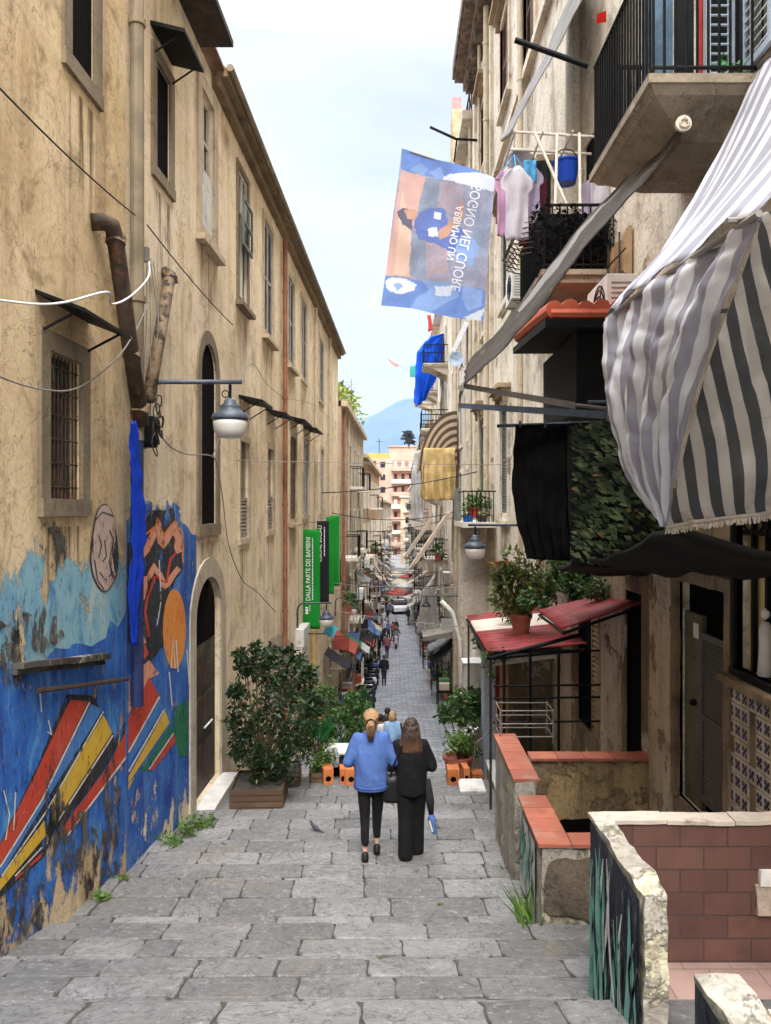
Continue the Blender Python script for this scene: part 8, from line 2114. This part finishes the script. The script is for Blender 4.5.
add_scooter('lilac', 'pale lilac scooter being ridden up the street', (xs_, ds, zg(ds) - .03), math.pi)
person('rider in dark clothes on the pale lilac scooter', (xs_, ds + .35, zg(ds) - .06), math.pi, 1.72, pose='ride', top=(.04, .04, .05), hair=(.02, .02, .02))
def car(label, loc, m, rz=0.0):
    t = thing('parked_car', label, 'car', (0, 0, 0))
    mb = MB(); sec = [(-2.0, .45, .62), (-1.9, .35, .88), (-1.0, .3, .92), (1.0, .3, .92), (1.85, .35, .82), (2.0, .45, .6)]
    pr = [(-2.0, .32), (-1.98, .75), (-1.75, .92), (-.9, .96), (.85, .94), (1.6, .86), (1.98, .70), (2.0, .32)]
    n = len(pr)
    mb.add([(sx * .82, y, z) for sx in (-1, 1) for y, z in pr], [tuple(range(n))[::-1], tuple(range(n, 2 * n))] + [(i, (i + 1) % n, n + (i + 1) % n, n + i) for i in range(n)]); body = mb.build('body', m, t, bevel=.06)
    pr = [(-1.5, .95), (-1.1, 1.42), (.35, 1.45), (1.0, .95)]
    mb = MB(); mb.add([(sx * w, y, z) for sx in (-1, 1) for (y, z), w in zip(pr, (.76, .62, .62, .76))], [(3, 2, 1, 0), (4, 5, 6, 7)] + [(i, (i + 1) % 4, 4 + (i + 1) % 4, 4 + i) for i in range(4)]); mb.build('windows', M_glass, t, bevel=.03)
    mb = MB(); mb.box((-.6, -1.08, 1.43), (.6, .33, 1.475)); mb.build('roof', m, t, bevel=.02)
    for sx in (-.78, .78):
        for y in (-1.25, 1.3): wheel(t, (sx, y, .30), .24, .08)
    for sx in (-.55, .55): mb = MB(); mb.ellipsoid((sx, -1.98, .66), (.16, .05, .09), 8); mb.build('headlight', M_marble, t)
    t.location = loc; t.rotation_euler = (0, 0, rz)
    return t
car('pale blue grey car parked at the far end of the street, left of the other', (-1.7, 78, zg(78) - .03), plain('pale_blue_car', (.32, .42, .50), .3, .1))
car('white car at the far end of the street, in the middle', (0.3, 84, zg(84) - .03), plain('white_car', (.6, .62, .64), .3, .1), .2)
def parasol(label, loc, r, h, mats, group=None, n=8):
    t = thing('parasol', label, 'parasol', loc, group); loc = Vector(loc)
    mb = MB(); mb.bar(loc, loc + W(0, 0, h), .03); mb.build('pole', M_wireg, t)
    mb = MB(); top = loc + W(0, 0, h)
    for k in range(n):
        a0, a1 = 2 * math.pi * k / n, 2 * math.pi * (k + 1) / n; p, q = top + W(r * math.cos(a0), r * math.sin(a0), -.55), top + W(r * math.cos(a1), r * math.sin(a1), -.55)
        mb.add([top, p, q, p - W(0, 0, .15), q - W(0, 0, .15)], [(0, 1, 2), (1, 3, 4, 2)], k % 2 if len(mats) > 1 else 0)
    mb.build('canopy', mats, t, solid=.01)
    mb = MB(); mb.lathe(loc, [(.25, 0), (.25, .08), (.05, .1)], 12); mb.build('base', M_wireg, t)
parasol('blue and white parasol over a stall beyond the parked scooters', (-2.3, 58, zg(58) - .03), 1.0, 2.4, [fabric('parasol_blue', (.04, .08, .42), .2), fabric('parasol_white', (.7, .7, .68), .3)])
r_ = random.Random(21)
pal = [fabric('far_white', (.66, .64, .60), .3), fabric('far_cream', (.62, .54, .42), .3), fabric('far_red', (.42, .10, .08), .25), fabric('far_green', (.10, .22, .12), .25), fabric('far_grey', (.30, .30, .31), .2), fabric('far_blue', (.12, .22, .42), .25), fabric('far_dark', (.03, .03, .035), .1)]
cnm = ['white', 'cream', 'red', 'green', 'grey', 'blue', 'black']
for k in range(10):
    d = 72 + k * 4.2; parasol('%s stall parasol far down the street' % cnm[(0, 1, 0, 2, 1)[k % 5]], (r_.uniform(-2.6, -1.2) if k % 3 == 1 else r_.uniform(1.0, 2.6) if k % 3 else r_.uniform(-.6, .8) if d > 84 else -2.2, d, zg(d) - .03), 1.3, 2.6, [pal[(0, 1, 0, 2, 1)[k % 5]]], 'stall parasols at the far end')
# chair beside the scooters
t = thing('chair', 'dark slender chair on the pavement before the parked scooters', 'chair', (-2.0, 31, zg(31) - .03)); z = zg(31) - .03
mb = MB(); mb.box((-2.2, 30.8, z + .43), (-1.8, 31.2, z + .47)); mb.build('seat', M_black, t)
mb = MB(); mb.box((-2.2, 31.18, z + .6), (-1.8, 31.21, z + .9)); mb.build('backrest', M_black, t)
for x in (-2.18, -1.82):
    for y in (30.82, 31.18): mb = MB(); mb.bar(W(x, y, z), W(x, y, z + (.9 if y > 31 else .44)), .018); mb.build('leg', M_black, t)

# ------------------------------------------------------------------ the clutter hung along the lower street
def awning(side, y, z, w, out, drop, m, label, group):
    t = thing('awning', label, 'awning', P(side, y, z), group); mb = MB()
    mb.grid(lambda u, v: P(side, y + w * u, z - drop * v - .06 * math.sin(v * 3.14), .05 + out * v), 6, 5); mb.grid(lambda u, v: P(side, y + w * u, z - drop - .3 * v * (1 + .1 * math.sin(u * 30)), .05 + out), 14, 2)
    mb.build('canvas', m, t, solid=.015)
    for u in (.03, .97): mb = MB(); mb.bar(P(side, y + w * u, z - drop, .02), P(side, y + w * u, z - drop, out), .02); mb.build('arm', M_wireg, t)
def washing(side, y, z, out, n, seed, label, group):
    rr = random.Random(seed)
    for k in range(n):
        m = pal[rr.choice([0, 0, 1, 2, 4, 5, 6])]; yy = y + k * .55; h = rr.uniform(.5, 1.2); a_ = P(side, yy, z, out); mb = ruled([a_, a_ - W(0, 0, h * .5), a_ - W(0, 0, h)], [a_ + W(0, .45, 0), a_ + W(0, .47, -h * .5), a_ + W(0, .43, -h)], 5, 6, .03, 3)
        o = mb.build('washing', m, solid=.01); tag(o, label, 'laundry', group)
GA, GW, GC = 'awnings along the lower street', 'washing hung along the lower street', 'air conditioners along the lower street'
nm = {'L': 'left', 'R': 'right'}
for k in range(58):
    side = 'LR'[k % 2]; d = 40 + (k // 2) * 3.3 + r_.uniform(-1, 1); ci = r_.choice([0, 0, 1, 1, 4, 4, 2, 3, 6, 5])
    if side == 'R' and d < 47: d += 30
    low = r_.random() < .45; z = zg(d) + (2.9 if low else r_.uniform(3.2, 8.0)); out = r_.uniform(.6, 1.1) if d < 62 else r_.uniform(.7, 1.6)
    awning(side, d, z, r_.uniform(1.2, 2.4), out, r_.uniform(.7, 1.7), pal[ci], '%s awning over the lower street, %s side' % (cnm[ci], nm[side]), GA)
for k in range(44):
    side = 'LR'[k % 2]; d = 41 + k * 2.2 + r_.uniform(-1, 1); washing(side, d, zg(d) + r_.uniform(3.6, 8.5), r_.uniform(.8, 1.5), r_.choice([2, 3, 4]), 100 + k, 'washing hung out over the lower street, %s side' % nm[side], GW)
for k in range(18):
    side = 'LR'[(k + 1) % 2]; d = 38.5 + k * 3.3 + r_.uniform(-.5, .5)
    o = copy_thing(AC1, P(side, d, zg(d) + r_.uniform(2.9, 7.5), .1 if side == 'R' else .45), 0 if side == 'R' else math.pi, 'white air conditioner on the %s wall of the lower street' % nm[side]); o['group'] = GC
for k in range(26):
    side = 'LR'[k % 2]; d = 33 + k * 2.5; z = zg(d) + (r_.uniform(.1, .4) if k % 3 else r_.uniform(3.5, 7.5)); o_ = r_.uniform(.35, .8); p = P(side, d, z, o_)
    g = 'plants along the lower street'; mb = MB(); rr = r_.uniform(.35, .7); leaves(mb, [(p + W(0, 0, .5 + rr * .5), (rr * .6, rr * .6, rr), 1), (p + W(.2, .1, .3), (rr * .5, rr * .5, rr * .5), .6)], 130, .24, 300 + k)
    t = thing('potted_plant', 'potted green plant along the lower street, %s side' % nm[side], 'plant', p, g); mb.build('foliage', (M_leafm, M_leafl, M_leafd)[k % 3], t); mb = MB(); mb.lathe(p, [(.14, 0), (.2, .35), (.22, .4)], 10); mb.build('pot', M_terra, t)
# stall boxes and stands along the walls
for k in range(22):
    side = 'LR'[k % 2]; d = 30 + k * 2.9; z = zg(d) - .03; t = thing('stall', '%s goods stall standing along the %s wall' % (('wooden', 'dark', 'pale')[k % 3], nm[side]), 'stall', P(side, d, z, .7), 'stalls along the lower street')
    mt_ = (M_wood, M_black, M_cream)[k % 3]; mb = MB(); pbox(mb, side, d, d + 1.2, z + .75, z + .85, .45, 1.05); mb.build('counter', mt_, t)
    for yy in (d + .05, d + 1.15):
        for oo in (.5, 1.0): mb = MB(); mb.bar(P(side, yy, z, oo), P(side, yy, z + 1.9, oo), .025); mb.build('leg', mt_, t)
    for q in range(3): mb = MB(); pbox(mb, side, d + .08 + q * .38, d + .40 + q * .38, z + .85, z + 1.0 + .12 * ((k + q) % 3), .5, .95); mb.build('goods', pal[(k + q * 2) % 7], t)

# more of the crowded middle stretch: low dark awnings, hanging signs, cables and washing
for k in range(20):
    side = 'LR'[k % 2]; d = (28 if side == 'L' else 36) + (k // 2) * 3.1 + r_.uniform(-.6, .6); ci = (6, 4, 3, 6, 1, 4, 2, 6, 5, 4)[(k * 3) % 10]
    awning(side, d, zg(d) + r_.uniform(2.5, 3.3), r_.uniform(1.4, 2.4), r_.uniform(.7, 1.15), r_.uniform(.5, .9), pal[ci], '%s awning over the lower street, %s side' % (cnm[ci], nm[side]), GA)
for k in range(26):
    d = 27 + k * 3.4; z = zg(d) + r_.uniform(3.6, 8.5)
    cable('thin cable strung between the houses over the lower street', sag(P('L', d, z, .1), P('R', d + r_.uniform(-3, 3), z + r_.uniform(-.8, .8), .1), r_.uniform(.1, .4)), .018, M_wire)['group'] = 'cables across the lower street'
for k in range(14):
    side = 'LR'[k % 2]; d = 33 + k * 3.3 + r_.uniform(-1, 1); washing(side, d, zg(d) + r_.uniform(3.4, 6.5), r_.uniform(.5, 1.0), r_.choice([2, 3]), 400 + k, 'washing hung out over the lower street, %s side' % nm[side], GW)
for k in range(16):
    side = 'LR'[k % 2]; d = 30 + k * 3.6; ci = (2, 0, 5, 3, 6, 1)[k % 6]; z = zg(d) + r_.uniform(2.3, 3.6); p = P(side, d, z, .15)
    t = thing('hanging_sign', '%s blank shop sign sticking out over the lower street, %s side' % (cnm[ci], nm[side]), 'sign', p, 'shop signs along the lower street')
    mb = MB(); pbox(mb, side, d, d + .06, z, z + .5, .25, .85); mb.build('board', pal[ci], t, bevel=.01)
    mb = MB(); mb.bar(P(side, d + .03, z + .53, 0), P(side, d + .03, z + .53, .9), .015); mb.build('bracket', M_black, t)
